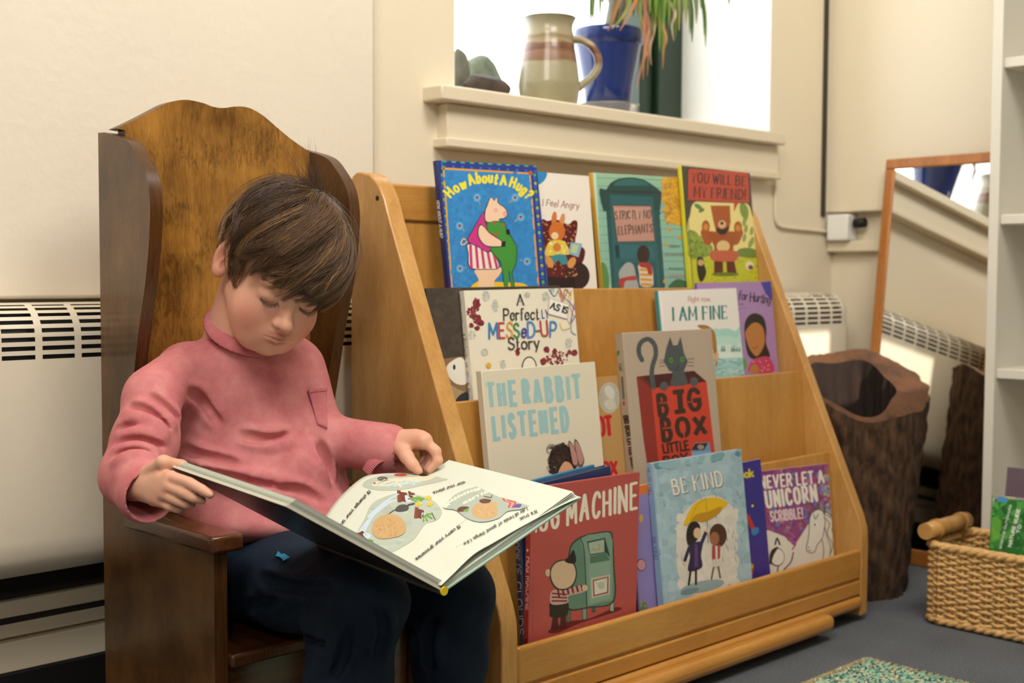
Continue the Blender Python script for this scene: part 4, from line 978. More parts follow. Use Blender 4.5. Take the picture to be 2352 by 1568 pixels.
a.blob([(380, 1110), (430, 1082), (475, 1110), (500, 1220), (520, 1345), (400, 1345), (335, 1200)], '#a7a7a4'); a.blob([(345, 1240), (490, 1210), (495, 1250), (400, 1260), (380, 1330), (345, 1310)], '#b04038')
a.build('cover_art', b.root, M_ink)
b = book((1565, 380), (1722, 397), 1.547, .676, 6.5, .009, 'yellow-green picture book with brown bear under a red speech bubble, top tier', '#4b4a3c', '#d8cf2c', ledge=L1, group=G1)
a = b.art(C5); a.bg('#4b4a3c')
a.blob([(985, 780), (1010, 640), (1060, 510), (1300, 490), (1540, 520), (1600, 640), (1640, 800), (1650, 1345), (1020, 1345)], '#e8d78a')
a.poly([(1000, 1035), (1645, 1040), (1660, 1345), (1020, 1345)], '#bfc12a'); a.speckle([(1010, 1045), (1640, 1045), (1650, 1340), (1020, 1340)], 60, (5, 9), ['#7d8a20', '#9aa022'], 6)
a.blob([(985, 800), (1060, 790), (1130, 880), (1220, 930), (1200, 1020), (1000, 1030)], '#7f9438'); a.speckle([(990, 810), (1100, 820), (1210, 940), (1190, 1020), (1000, 1025)], 60, (14, 26), ['#8a9c3c', '#6f8430', '#97a848'], 8); a.blob([(1450, 990), (1480, 955), (1560, 945), (1640, 970), (1645, 1040), (1450, 1025)], '#6d8438')
a.blob([(1485, 530), (1530, 525), (1565, 600), (1545, 685), (1490, 620)], '#7d9440')
for x, y in ((1540, 765), (1595, 785), (1525, 850), (1525, 700), (1600, 880), (1580, 910)): a.ell(x, y, 17, 40, '#8fa050', .15)
a.ell(1090, 555, 44, 20, '#5a8a4a', .6); a.ell(1120, 590, 30, 16, '#6a7a3a', -.5)
a.blob([(985, 240), (1000, 190), (1100, 192), (1540, 222), (1570, 260), (1580, 500), (1540, 522), (1010, 500), (985, 470)], '#33302a'); a.blob([(992, 245), (1006, 198), (1100, 199), (1535, 229), (1562, 264), (1572, 496), (1536, 515), (1014, 493), (993, 466)], '#bb4a38'); a.poly([(1428, 515), (1470, 518), (1425, 605)], '#bb4a38')
a.text('YOU WILL BE', (1025, 322), (1530, 358), 88, 12, '#2e2622', serif=True, gap=.34, jitter=.03, seed=4); a.text('MY FRIEND!', (1050, 462), (1528, 486), 92, 12, '#2e2622', serif=True, gap=.34, jitter=.03, seed=5)
for x in (1130, 1495): a.line([(1180 if x < 1300 else 1440, 880), (x+(20 if x < 1300 else -20), 800)], 80, '#a8561e', False)
a.ell(1160, 745, 38, 62, '#a8561e'); a.ell(1465, 755, 38, 62, '#a8561e'); a.ell(1160, 748, 24, 30, '#d08a3c'); a.ell(1465, 758, 24, 30, '#d08a3c')
a.blob([(1180, 800), (1240, 790), (1400, 790), (1450, 810), (1420, 950), (1440, 1060), (1225, 1060), (1240, 940)], '#a3521c'); a.ell(1325, 930, 62, 56, '#dcbd80')
a.poly([(1205, 545), (1388, 545), (1395, 700), (1375, 800), (1260, 800), (1235, 700)], '#a8561e'); a.ell(1315, 722, 38, 38, '#d8b080'); a.ell(1313, 712, 16, 15, '#241c18'); a.blob([(1258, 755), (1320, 770), (1380, 740), (1350, 810), (1290, 815)], '#241c18')
a.blob([(1200, 1030), (1225, 975), (1440, 975), (1468, 1030), (1420, 1075), (1250, 1070)], '#c05f3c')
a.poly([(1240, 1070), (1322, 1075), (1325, 1195), (1240, 1195)], '#5c2410'); a.poly([(1355, 1075), (1430, 1072), (1455, 1190), (1362, 1195)], '#5c2410'); a.ell(1345, 1195, 130, 18, '#6d7a1c')
a.ell(1575, 1115, 40, 45, '#e0d6b0'); a.ell(1585, 1130, 24, 22, '#7a4a34')
a.blob([(1080, 1040), (1130, 1040), (1145, 1100), (1165, 1180), (1130, 1260), (1100, 1250), (1080, 1160)], '#2c2418'); a.ell(1112, 1085, 30, 30, '#c8a070')
a.build('cover_art', b.root, M_ink)
# ---- second tier
b = book((981.5, 661.5), (1285, 655.5), 1.489, .502, 6.5, .0085, 'dark brown-black picture book mostly hidden behind the cream scribbled one, left on second tier', '#3a332d', ledge=L2, group=G2)
a = b.art(C6)
a.poly([(0, 65), (250, 60), (300, 920), (0, 920)], '#473d34'); a.speckle([(20, 90), (240, 90), (280, 560), (60, 560)], 160, (14, 40), ['#4a4037', '#443a32', '#4e4339', '#40372f'], 2)
a.poly([(120, 600), (300, 580), (310, 930), (180, 930)], '#8a6f4e'); a.blob([(150, 660), (200, 610), (260, 590), (300, 650), (300, 780), (230, 790), (170, 740)], '#ece6da'); a.ell(207, 663, 10, 20, '#20242c')
a.blob([(170, 800), (240, 830), (300, 860), (310, 930), (190, 930)], '#b39a76'); a.blob([(240, 880), (300, 850), (310, 930), (220, 930)], '#2e3238')
a.build('cover_art', b.root, M_inkm)
b = book((1067, 667), (1316, 660.8), 1.4755, .502, 6.8, .011, 'cream hardback with coloured crayon title, smudges and a small white price sticker', '#e9e1cd', ledge=L2, group=G2)
a = b.art(C6); a.bg('#e9e1cd')
a.poly([(262, 90), (285, 90), (345, 930), (318, 930)], '#f3eddd')
r2 = random.Random(3)
def smudge(cx, cy, rx, ry, cols, n, seed, rr=(3, 9)):
    a.speckle([(cx+rx*math.cos(t), cy+ry*math.sin(t)) for t in np.linspace(0, 6.28, 14)[:-1]], n, rr, cols, seed)
for cx, cy, rx, ry in ((445, 130, 34, 46), (512, 205, 30, 52), (890, 135, 30, 42), (335, 425, 38, 40), (1065, 485, 28, 48), (435, 552, 30, 26), (572, 640, 24, 34), (940, 85, 24, 20), (755, 120, 24, 22)):
    a.ell(cx, cy, rx*.8, ry*.85, '#d0cebf'); smudge(cx, cy, rx*.85, ry*.9, ['#c2c3b5', '#c6c7b8', '#a3aba3', '#bdbfb1', '#d6d2c2'], 90, int(cx), (3, 8))
for cx, cy, rx, ry in ((375, 190, 24, 52), (335, 250, 34, 42), (378, 300, 30, 34), (405, 330, 26, 20), (335, 350, 12, 14), (380, 370, 14, 12), (980, 600, 90, 62), (900, 530, 16, 20), (960, 545, 12, 16), (1108, 555, 18, 18), (1070, 550, 10, 10), (875, 618, 18, 20), (683, 548, 12, 22)):
    smudge(cx, cy, rx, ry, ['#7d2731', '#8f303a', '#6a1e28', '#9a3c44'], 90, int(cx+cy), (4, 10))
for pts, cc in (([(920, 80), (960, 130), (1000, 75), (1030, 150), (1060, 80)], '#4a86c8'), ([(1000, 70), (1020, 180), (1040, 80), (1080, 120)], '#c84a3c'), ([(1030, 90), (1050, 160), (1085, 90), (1075, 200), (1110, 290)], '#d8b03c'), ([(1060, 160), (1120, 250), (1080, 330), (1110, 180)], '#8a5ab0'), ([(1000, 330), (1020, 380), (1080, 360), (1060, 310)], '#e0c84a'), ([(1090, 290), (1085, 390), (1120, 420)], '#5a9ad0'), ([(985, 75), (1010, 140), (1035, 75)], '#e0a03c')):
    a.line(pts, 6, cc)
TXD = '#3a3734'
a.text('A', (680, 196), (728, 194), 76, 10, TXD, serif=True); a.text('Perfect', (580, 310), (842, 302), 84, 10, TXD, serif=True, gap=.2)
a.text('LY', (868, 298), (918, 298), 66, 7, '#3a58a8', jitter=.08, seed=2)
a.text('MESSeD-UP', (472, 446), (968, 432), 108, 14, '', jitter=.06, seed=11, cols=['#2f7fb8', '#c8463c', '#e0a040', '#3a8a4a', '#4a4a9a', '#4a86c8', '#8a6a50', '#b8403a', '#3a86c0'])
a.text('Story', (615, 530), (845, 520), 88, 11, TXD, serif=True, gap=.2)
a.ell(770, 660, 56, 78, '#3a3734', 0, 30); a.ell(770, 662, 48, 70, '#efe8d8', 0, 30); a.ell(465, 648, 20, 20, '#e0b040')
a.poly([(918, 140), (1068, 190), (1058, 305), (908, 265)], '#c8a8a0'); a.poly([(923, 146), (1063, 194), (1054, 298), (914, 260)], '#f1ede4'); a.text('AS IS', (926, 222), (1050, 262), 46, 12, '#222222', serif=True)
a.build('cover_art', b.root, M_inkm)
a = b.spine_art(C6); a.bg('#e4dcc8'); a.text('PATRICK McDONNELL', (236, 118), (258, 345), 16, 3.4, '#8a8678', up=(1, -.04)); a.text('A Perfectly', (262, 410), (283, 600), 24, 4, TXD, up=(1, -.05), serif=True); a.text('MESSED UP', (283, 630), (296, 800), 22, 5, '', up=(1, -.05), cols=['#2f7fb8', '#c8463c', '#e0a040', '#3a8a4a', '#4a4a9a', '#4a86c8', '#b8403a', '#3a86c0']); a.text('Story', (300, 822), (308, 900), 24, 4, TXD, up=(1, -.05), serif=True)
a.build('spine_lettering', b.root, M_inkm)
b = book((1600, 650), (1770.5, 645.5), 1.4895, .502, 6.5, .004, 'lilac paperback with a dark-haired girl in pink, right end of second tier', '#a983b4', '#4a3a9a', ledge=L2, hard=False, group=G2)
a = b.art(C7); a.bg('#a983b4')
a.poly([(1265, 25), (1345, 18), (1352, 165), (1300, 110)], '#3a3a98')
a.text('Not for Hurting', (1000, 140), (1335, 190), 66, 9, '#3a2a48', jitter=.08, seed=6, gap=.16)
a.text('adults', (1098, 195), (1140, 197), 14, 3, '#7a5a88'); a.line([(1095, 225), (1165, 215)], 3, '#7a5a88', False)
a.blob([(1142, 370), (1165, 290), (1220, 258), (1285, 290), (1308, 380), (1305, 480), (1335, 580), (1290, 600), (1200, 600), (1160, 540)], '#241a18')
a.blob([(1150, 400), (1210, 330), (1270, 350), (1295, 420), (1290, 500), (1240, 580), (1195, 545), (1165, 480)], '#b9783c'); a.line([(1200, 515), (1225, 522), (1240, 500)], 6, '#7a3a34')
a.blob([(1180, 700), (1195, 620), (1250, 590), (1330, 590), (1360, 700)], '#c43f62'); a.speckle([(1200, 620), (1330, 600), (1350, 690), (1190, 700)], 24, (4, 6), ['#e8a0b0'], 1); a.blob([(1190, 660), (1230, 640), (1255, 700), (1190, 705)], '#b9783c'); a.ell(1140, 640, 20, 44, '#6f9a3c')
a.build('cover_art', b.root, M_ink)
b = book((1511.5, 667.5), (1691, 661), 1.479, .502, 6.8, .009, 'white hardback picture book with dark teal serif title and misty lake on its cover', '#e9e3dc', '#3f8f93', ledge=L2, group=G2)
a = b.art(C7); a.bg('#e9e3dc')
a.text('Right now,', (722, 172), (890, 168), 38, 5, '#c98a80', gap=.16); a.text('I AM FINE', (610, 312), (1012, 297), 94, 15, '#2f7d75', serif=True, gap=.34)
for k, (y0, cc) in enumerate(((385, '#a8d3c6'), (440, '#b8dccf'), (500, '#cfe4d8'), (560, '#dbe8de'))):
    a.blob([(900, y0+20), (960, y0-6), (1020, y0-12), (1075, y0+6), (1120, y0-4), (1150, 740), (900, 740)], cc)
a.poly([(900, 600), (1140, 590), (1150, 740), (900, 740)], '#9cc9c4'); a.speckle([(910, 600), (1140, 595), (1145, 730), (910, 730)], 120, (10, 24), ['#8fc0bd', '#aad2cb', '#7fb3b3', '#bfdcd4'], 4, .4)
for x in (975, 992, 1050, 1066, 1085, 1105): a.poly([(x-9, 545), (x, 488+((x*7) % 20)), (x+9, 545)], '#56807c')
a.blob([(790, 355), (830, 345), (880, 360), (925, 420), (940, 600), (930, 660), (900, 500), (850, 400)], '#a8763c'); a.blob([(920, 560), (948, 560), (945, 600), (925, 620)], '#d8a880')
a.build('cover_art', b.root, M_ink)
# ---- third tier
b = book((1300, 873), (1423.5, 861), 1.4115, .339, 6.8, .008, 'tan board picture book with red title and round silver medal, between rabbit and cat books', '#b98f56', '#2a2420', ledge=L3, group=G3)
a = b.art(C7); a.bg('#b98f56')
a.ell(130, 892, 80, 116, '#b9b2a2'); a.ell(130, 892, 68, 100, '#a8a292'); a.ell(130, 892, 64, 96, '#b5ae9e'); a.blob([(95, 820), (130, 800), (165, 840), (160, 900), (110, 880)], '#d0cbbd'); a.blob([(90, 930), (150, 900), (180, 960), (130, 985)], '#c8c2b2')
a.text('NOT', (-5, 1180), (148, 1165), 132, 28, '#c01c28', gap=.3); a.text('A BOX', (-60, 1465), (182, 1460), 84, 24, '#c01c28', gap=.3)
a.build('cover_art', b.root, M_inkm)
b = book((1106, 852), (1366.5, 830.5), 1.3965, .339, 6.8, .0115, 'large cream hardback with pale blue block title and curly dark hair, left on third tier', '#ddd3bc', ledge=L3, rough=.6, group=G3)
a = b.art(C6)
RB = '#9cc2c4'
a.text('THE RABBIT', (472, 962), (1150, 896), 172, 30, RB, up=(-.09, -1), gap=.80, round_=False); a.text('LISTENED', (512, 1203), (1060, 1136), 172, 30, RB, up=(-.09, -1), gap=.80, round_=False)
a.speckle([(925, 1330), (950, 1270), (1020, 1240), (1080, 1270), (1110, 1350), (1105, 1480), (920, 1470)], 420, (8, 20), ['#3a2a24', '#2c201c', '#46342c'], 3)
r3 = random.Random(4)
for k in range(46):
    x, y = r3.uniform(915, 1090), r3.uniform(1245, 1430); q = r3.uniform(12, 26); a.line([(x+q*math.cos(t), y+q*math.sin(t)) for t in np.linspace(0, 5.2, 7)], 3, '#3a2a24')
a.blob([(1000, 1420), (1040, 1370), (1090, 1400), (1100, 1480), (990, 1480)], '#d8a07a')
for pts in ([(1065, 1215), (1100, 1250), (1130, 1330), (1135, 1400), (1100, 1400), (1080, 1310)], [(1110, 1205), (1140, 1230), (1170, 1310), (1182, 1370), (1150, 1410), (1120, 1300)]):
    a.blob(pts, '#5a3a38'); c0 = np.mean(np.array(pts), axis=0); a.blob([tuple(c0+(np.array(p)-c0)*.86) for p in pts], '#b88880')
a.build('cover_art', b.root, M_inkm)
a = b.spine_art(C6); a.bg('#d9cfb8'); a.text('CORI DOERRFELD', (352, 785), (372, 1060), 22, 4.5, '#9a9384', up=(1, -.05)); a.ell(388, 1170, 13, 26, '#3a2a24'); a.ell(392, 1190, 10, 14, '#d8a07a'); a.text('THE RABBIT', (390, 1290), (412, 1475), 24, 5.5, '#8f9a94', up=(1, -.05)); a.build('spine_lettering', b.root, M_inkm)
b = book((1430, 764), (1634, 754.5), 1.3935, .339, 6.8, .016, 'tall thick taupe picture book with grey cat peering out of a red box', '#b3a18d', '#a8967f', ledge=L3, rough=.5, group=G3)
a = b.art(C7)
CG = '#4c5152'
a.poly([(333, 735), (765, 690), (858, 770), (930, 1420), (430, 1500), (405, 1300)], '#b23a28')
a.poly([(333, 735), (445, 822), (510, 1500), (430, 1500), (385, 1200)], '#8c3026'); a.poly([(445, 822), (858, 772), (935, 1420), (510, 1500)], '#c8402c'); a.poly([(335, 733), (765, 690), (858, 772), (445, 823)], '#4a1f1c'); a.poly([(335, 733), (375, 729), (470, 820), (445, 823)], '#6a2a26')
a.line([(375, 610), (352, 560), (355, 500), (385, 462), (430, 455), (470, 500), (478, 570), (455, 650), (448, 720), (462, 815)], 34, CG)
a.blob([(590, 640), (690, 650), (690, 700), (712, 790), (590, 800), (605, 720)], CG)
a.poly([(585, 435), (608, 500), (640, 498), (664, 433), (690, 560), (718, 620), (690, 690), (640, 705), (580, 690), (538, 620), (555, 530)], CG)
a.ell(592, 612, 14, 20, '#4f9a34'); a.ell(676, 605, 14, 20, '#4f9a34'); a.ell(592, 612, 5, 12, '#222222'); a.ell(676, 605, 5, 12, '#222222'); a.line([(610, 672), (632, 684), (645, 650), (640, 684), (668, 676)], 4, '#2c2f30')
for y in (610, 630, 655): a.line([(505, y), (545, y-2)], 3, '#3a3a3a', False); a.line([(715, y-6), (765, y-14 if y < 620 else y)], 3, '#3a3a3a', False)
a.ell(540, 805, 31, 34, '#4f5354'); a.ell(765, 772, 31, 34, '#4f5354')
BB = '#3d2a20'
def stencil(ch, p0, p1, cap, wd): a.text(ch, p0, p1, cap, wd, BB, up=(-.1, -1), round_=False)
for ch, x0, x1, y0, y1 in (('B', 510, 565, 1025, 1018), ('G', 735, 815, 985, 975)): stencil(ch, (x0, y0), (x1, y1), 150, 34)
a.line([(605, 852), (690, 842)], 34, BB, False, round_=False); a.line([(655, 850), (668, 1000)], 40, BB, False, round_=False); a.line([(620, 1000), (702, 990)], 34, BB, False, round_=False)
for ch, x0, x1, y0, y1, cp in (('B', 538, 595, 1212, 1206, 158), ('O', 645, 728, 1180, 1175, 130), ('X', 775, 855, 1170, 1160, 130)): stencil(ch, (x0, y0), (x1, y1), cp, 34)
for pts in ([(660, 1050), (690, 1048), (700, 1200), (682, 1202)],): a.line([(680, 1040), (692, 1195)], 9, '#c8402c', False, round_=False)
a.line([(500, 935), (585, 925)], 8, '#c8402c', False, round_=False); a.line([(528, 1125), (610, 1112)], 8, '#c8402c', False, round_=False); a.line([(715, 925), (745, 922)], 8, '#c8402c', False, round_=False)
a.text('LITTLE', (540, 1308), (728, 1280), 66, 15, BB, jitter=.03, seed=2); a.text('BOX', (545, 1400), (720, 1375), 66, 15, BB, jitter=.03, seed=3)
a.poly([(745, 1300), (770, 1232), (880, 1226), (890, 1290), (745, 1315)], '#6c93b4'); a.poly([(748, 1286), (772, 1236), (872, 1230), (838, 1284)], '#2c2826'); a.ell(815, 1262, 26, 18, '#a08a7c'); a.poly([(745, 1300), (890, 1290), (900, 1350), (750, 1350)], '#7fa6c4')
a.build('cover_art', b.root, M_inkm)
a = b.spine_art(C7); a.bg('#a8967f'); a.ell(192, 560, 14, 24, '#4f7a3c', .4); a.text('Field', (196, 640), (206, 690), 24, 5, '#5a5048', up=(1, -.05)); a.text('BIG BOX LITTLE BOX', (236, 1030), (300, 1420), 30, 12, '#3a2c24', up=(1, -.08)); a.poly([(215, 735), (232, 733), (245, 900), (228, 905)], '#6a5a4c'); a.poly([(228, 920), (245, 918), (247, 950), (232, 952)], '#b23a3a'); a.build('spine_lettering', b.root, M_inkm)
# ---- bottom tier
b = book((1192, 1111), (1366, 1066.5), 1.3390, .147, 1.2, .0062, 'thin blue book with cream page edges behind the navy one, left on bottom tier', '#2f6f96', ledge=L4, group=G4)
b = book((1193, 1122), (1403, 1069), 1.3224, .147, 1.2, .0152, 'navy hardback with worn grey-lettered spine, left end of bottom tier behind the red book', '#24365f', '#1c2746', ledge=L4, group=G4)
a = b.spine_art(C8); a.bg('#1c2746'); a.poly([(140, 600), (300, 600), (300, 790), (150, 820)], '#4c3f3a'); a.poly([(262, 700), (280, 690), (290, 1330), (272, 1340)], '#35507e'); a.text('BOOK OF', (215, 640), (232, 880), 34, 5, '#8f95a0', up=(1, -.04)); a.text('CLOUDS', (228, 930), (246, 1262), 38, 5.5, '#b4bac6', up=(1, -.04)); a.build('spine_lettering', b.root, M_ink)
b = book((1221, 1121.5), (1469.5, 1084), 1.3125, .147, -0.8, .0085, 'wide brick-red hardback with a child hugging a green mailbox, bottom tier', '#b5524a', '#a8342f', ledge=L4, rough=.5, group=G4)
a = b.art(C8); a.bg('#b5524a')
a.text('HUG MACHINE', (318, 618), (998, 458), 158, 19, '#eadfcb', up=(.02, -1), jitter=.035, seed=12, gap=.45, wvar=.12)
a.blob([(440, 1240), (560, 1180), (700, 1160), (860, 1090), (905, 1100), (830, 1130), (640, 1190), (500, 1250)], '#6d221f')
MB1, MB2, DG = '#7d9a86', '#64836f', '#2c3a30'
for x0, x1, y0, y1, cc in ((560, 582, 1095, 1185, '#55755f'), (655, 685, 1085, 1170, MB1), (715, 738, 1080, 1120, '#44604e'), (830, 858, 1030, 1118, '#9ab596')): a.poly([(x0, y0), (x1, y0-6), (x1, y1), (x0, y1)], DG); a.poly([(x0+4, y0), (x1-4, y0-6), (x1-4, y1-5), (x0+4, y1-5)], cc)
a.blob([(568, 760), (585, 690), (630, 650), (690, 625), (825, 606), (850, 650), (858, 800), (858, 1050), (700, 1092), (560, 1100), (556, 950)], DG); a.blob([(576, 762), (592, 696), (634, 658), (692, 632), (820, 614), (842, 654), (850, 800), (850, 1044), (700, 1084), (568, 1090), (566, 950)], MB2)
a.poly([(642, 655), (690, 630), (820, 612), (848, 660), (850, 1042), (690, 1080), (668, 760)], MB1); a.line([(642, 650), (668, 740), (684, 1082)], 6, DG)
a.poly([(690, 670), (800, 648), (834, 780), (832, 1030), (702, 1062), (700, 800)], '#88a58f'); a.poly([(686, 672), (800, 648), (806, 742), (704, 760)], DG); a.poly([(694, 680), (794, 658), (796, 738), (706, 752)], '#a3b5a0'); a.poly([(800, 650), (834, 776), (806, 742)], '#2f4034'); a.poly([(704, 764), (806, 744), (832, 790), (704, 812)], '#55755f')
a.line([(718, 716), (740, 728), (766, 714), (762, 690)], 9, '#b39a5a')
a.poly([(710, 905), (832, 880), (830, 1005), (715, 1032)], '#c9b8a4'); a.poly([(722, 915), (822, 893), (820, 997), (726, 1020)], '#8a4a44'); a.poly([(730, 922), (814, 902), (812, 990), (734, 1010)], '#ddd2c0'); a.line([(740, 930), (775, 960), (808, 912)], 4, '#9aa590', False); a.ell(776, 950, 22, 24, '#b6bfa8')
# child in striped top, simple figure seen in profile without drawn features
a.poly([(470, 1140), (500, 1140), (508, 1225), (455, 1232)], '#4a1c20'); a.poly([(520, 1135), (552, 1132), (556, 1215), (512, 1222)], '#4a1c20'); a.blob([(455, 1060), (560, 1045), (556, 1140), (458, 1150), (450, 1100)], '#2e251c')
a.blob([(462, 985), (540, 975), (640, 950), (665, 950), (668, 990), (570, 1018), (562, 1060), (460, 1068)], '#c9a090')
for k in range(6): a.line([(500+k*30, 972-k*4), (508+k*30, 1018-k*8)], 13, '#7a2630', False)
for k in range(3): a.line([(466, 1000+k*24), (556, 1008+k*20)], 9, '#7a2630', False)
a.ell(672, 966, 18, 20, '#d6b894'); a.ell(438, 870, 16, 24, '#d6b894'); a.blob([(450, 860), (480, 805), (540, 785), (600, 805), (622, 870), (605, 940), (560, 975), (500, 975), (460, 930)], DG); a.blob([(457, 862), (485, 812), (540, 793), (594, 812), (614, 870), (598, 934), (557, 967), (503, 967), (467, 926)], '#d6b894')
a.blob([(545, 795), (575, 760), (600, 725), (615, 770), (612, 805), (580, 812)], '#2a211c')
a.build('cover_art', b.root, M_inkm)
a = b.spine_art(C8); a.bg('#a8342f'); a.text('HUG MACHINE', (303, 770), (297, 1105), 24, 6, '#e0b8ae', up=(1, .03)); a.ell(308, 727, 7, 9, '#e0b8ae'); a.poly([(280, 1290), (315, 1280), (315, 1340), (280, 1345)], '#7a1f20'); a.build('spine_lettering', b.root, M_inkm)
b = book((1448, 1119), (1580, 1093), 1.3285, .147, 6.0, .004, 'lavender paperback with an orange top band peeking out left of the light blue book', '#8d7fb8', ledge=L4, hard=False, group=G4)
a = b.art(C9); a.bg('#8d7fb8'); a.poly([(0, 280), (300, 230), (300, 345), (0, 385)], '#d8702c'); a.poly([(0, 260), (300, 210), (300, 290), (0, 318)], '#4f7f9a'); a.ell(90, 525, 12, 26, '#c8a83c'); a.ell(90, 820, 32, 40, '#4a3a50'); a.ell(92, 820, 26, 34, '#c8909a'); a.ell(98, 1090, 34, 42, '#7d8a6a'); a.speckle([(70, 1055), (130, 1055), (130, 1120), (70, 1120)], 30, (4, 8), ['#5a6a4c', '#9aa588'], 1)
a.build('cover_art', b.root, M_ink)
b = book((1610, 1080), (1746.5, 1053.5), 1.3285, .147, 6.5, .0035, 'indigo paperback with red and yellow marks showing right of the light blue book', '#3a2f88', ledge=L4, hard=False, group=G4)
a = b.art(C9); a.bg('#3a2f88'); a.text('book', (690, 275), (802, 258), 46, 12, '#d8c02c', gap=.16); a.line([(765, 510), (800, 590)], 26, '#c23a2c', False); a.blob([(790, 600), (830, 580), (835, 615), (800, 632)], '#3a7fb8'); a.ell(797, 445, 8, 9, '#d8c02c'); a.ell(790, 830, 14, 20, '#d8a02c'); a.ell(790, 862, 14, 20, '#c23a2c'); a.build('cover_art', b.root, M_ink)
b = book((1735, 1083), (1902.5, 1064), 1.336, .147, 6.5, .004, 'magenta and cream paperback with a line-drawn white unicorn, right end of bottom tier', '#e6ddd0', '#8a3f7a', ledge=L4, hard=False, group=G4)
a = b.art(C9); a.bg('#e6ddd0')
a.poly([(800, 200), (1290, 170), (1330, 520), (1150, 560), (1100, 640), (1060, 700), (1000, 640), (900, 600), (820, 610)], '#94477f')
a.speckle([(830, 205), (1280, 178), (1318, 500), (1130, 560), (1060, 690), (1000, 620), (880, 590)], 420, (8, 18), ['#7f3f86', '#a84f8a', '#b8608f', '#6a4a9a', '#c0788a', '#8a3c70', '#b06a5a', '#6f7fb0'], 7)
for pts in ([(1010, 600), (1060, 640), (1020, 660), (1070, 680), (1050, 720)],): a.line(pts, 10, '#b0609a')
a.speckle([(1200, 240), (1290, 240), (1315, 510), (1230, 500)], 60, (8, 16), ['#7f9ac0', '#c0a880', '#a0b0b8', '#b87890'], 5)
a.text('NEVER LET A', (850, 335), (1248, 296), 74, 13, '#f1e8dc', gap=.42); a.text('UNICORN', (890, 455), (1205, 412), 98, 18, '#f1e8dc', gap=.5); a.text('SCRIBBLE!', (915, 545), (1115, 522), 64, 10, '#ead0d4', gap=.42)
a.poly([(1225, 640), (1260, 480), (1300, 520), (1325, 620), (1330, 790), (1235, 800), (1240, 720)], '#e3dccf')
HH = [(1172, 492), (1205, 470), (1240, 478), (1256, 530), (1250, 600), (1236, 655), (1208, 690), (1192, 732), (1166, 744), (1142, 730), (1139, 702), (1150, 655), (1156, 590), (1158, 530)]
a.blob(HH, '#e9e3d8'); a.line(HH+[HH[0]], 5, '#6a6667')
for pts in ([(1170, 492), (1146, 415), (1188, 482)], [(1206, 472), (1208, 425), (1228, 470)], [(1232, 476), (1252, 432), (1254, 486)], [(1236, 655), (1248, 720), (1240, 800)], [(1250, 520), (1285, 560), (1270, 620), (1305, 690), (1290, 750)], [(1262, 500), (1310, 540), (1300, 600), (1325, 660)], [(1244, 480), (1290, 500), (1322, 560)], [(1255, 580), (1268, 640), (1290, 700), (1285, 780)], [(1185, 500), (1195, 530), (1212, 500)], [(1150, 727), (1168, 730)]): a.line(pts, 5, '#6a6667')
a.ell(1196, 562, 13, 16, '#f4f0e8'); a.ell(1193, 565, 5, 8, '#3a3637'); a.ell(1153, 708, 4, 6, '#6a6667')
a.ell(952, 770, 48, 58, '#4a4648'); a.ell(955, 770, 42, 52, '#e9e3d8'); a.blob([(905, 800), (915, 730), (960, 705), (930, 760), (915, 815)], '#2c2829'); a.line([(940, 690), (952, 650), (970, 690)], 9, '#2c2829'); a.line([(995, 850), (1040, 800), (1055, 740)], 7, '#4a4648'); a.line([(960, 830), (950, 880)], 7, '#4a4648')
a.build('cover_art', b.root, M_ink)
b = book((1497, 1063.5), (1702, 1030.5), 1.3125, .147, 7.0, .0115, 'light blue hardback with two figures under a yellow umbrella, middle of bottom tier', '#a3bcc6', '#8aa6c0', ledge=L4, group=G4)
a = b.art(C9); a.bg('#a3bcc6')
a.speckle([(165, 170), (725, 90), (790, 920), (240, 1090)], 420, (22, 48), ['#a0bac4', '#9bb5c0', '#a6bfc8', '#96b1bb', '#abc2ca'], 14)
a.blob([(330, 560), (420, 430), (560, 380), (680, 480), (690, 700), (640, 950), (430, 1010), (320, 850)], '#d9cfc2'); a.speckle([(330, 520), (680, 470), (690, 930), (330, 980)], 160, (20, 40), ['#dbd2c6', '#d6cdc0', '#ded5c9', '#d3cbc0'], 6)
for k in range(34):
    x, y = r3.uniform(200, 740), r3.uniform(340, 800); a.line([(x, y), (x+6, y+30)], 5, '#6f8a96', False, taper=(.3, 1))
a.speckle([(130, 180), (720, 100), (700, 130), (150, 215)], 60, (16, 30), ['#5f8f9a', '#7aa3ac', '#8fb2b8'], 3)
a.text('BE KIND', (303, 376), (612, 318), 92, 14, '#5f6f78', serif=True, gap=.42); a.text('BE KIND', (300, 373), (608, 315), 92, 13, '#e6ddcf', serif=True, gap=.42)
a.ell(480, 955, 140, 34, '#8fa3a8', -.2); a.ell(400, 985, 60, 18, '#6f8a90', -.2)
a.line([(500, 395), (512, 600), (515, 680)], 4, '#4a4038'); a.blob([(360, 568), (385, 500), (430, 430), (500, 398), (580, 396), (640, 428), (600, 470), (575, 500), (500, 545), (440, 545), (400, 560)], '#e3b51c'); a.blob([(440, 500), (520, 480), (590, 450), (600, 470), (575, 500), (500, 545), (440, 545), (400, 558)], '#bd8a1a'); a.line([(500, 398), (505, 480), (500, 545)], 4, '#b98f1c'); a.line([(500, 398), (440, 450), (400, 555)], 4, '#b98f1c')
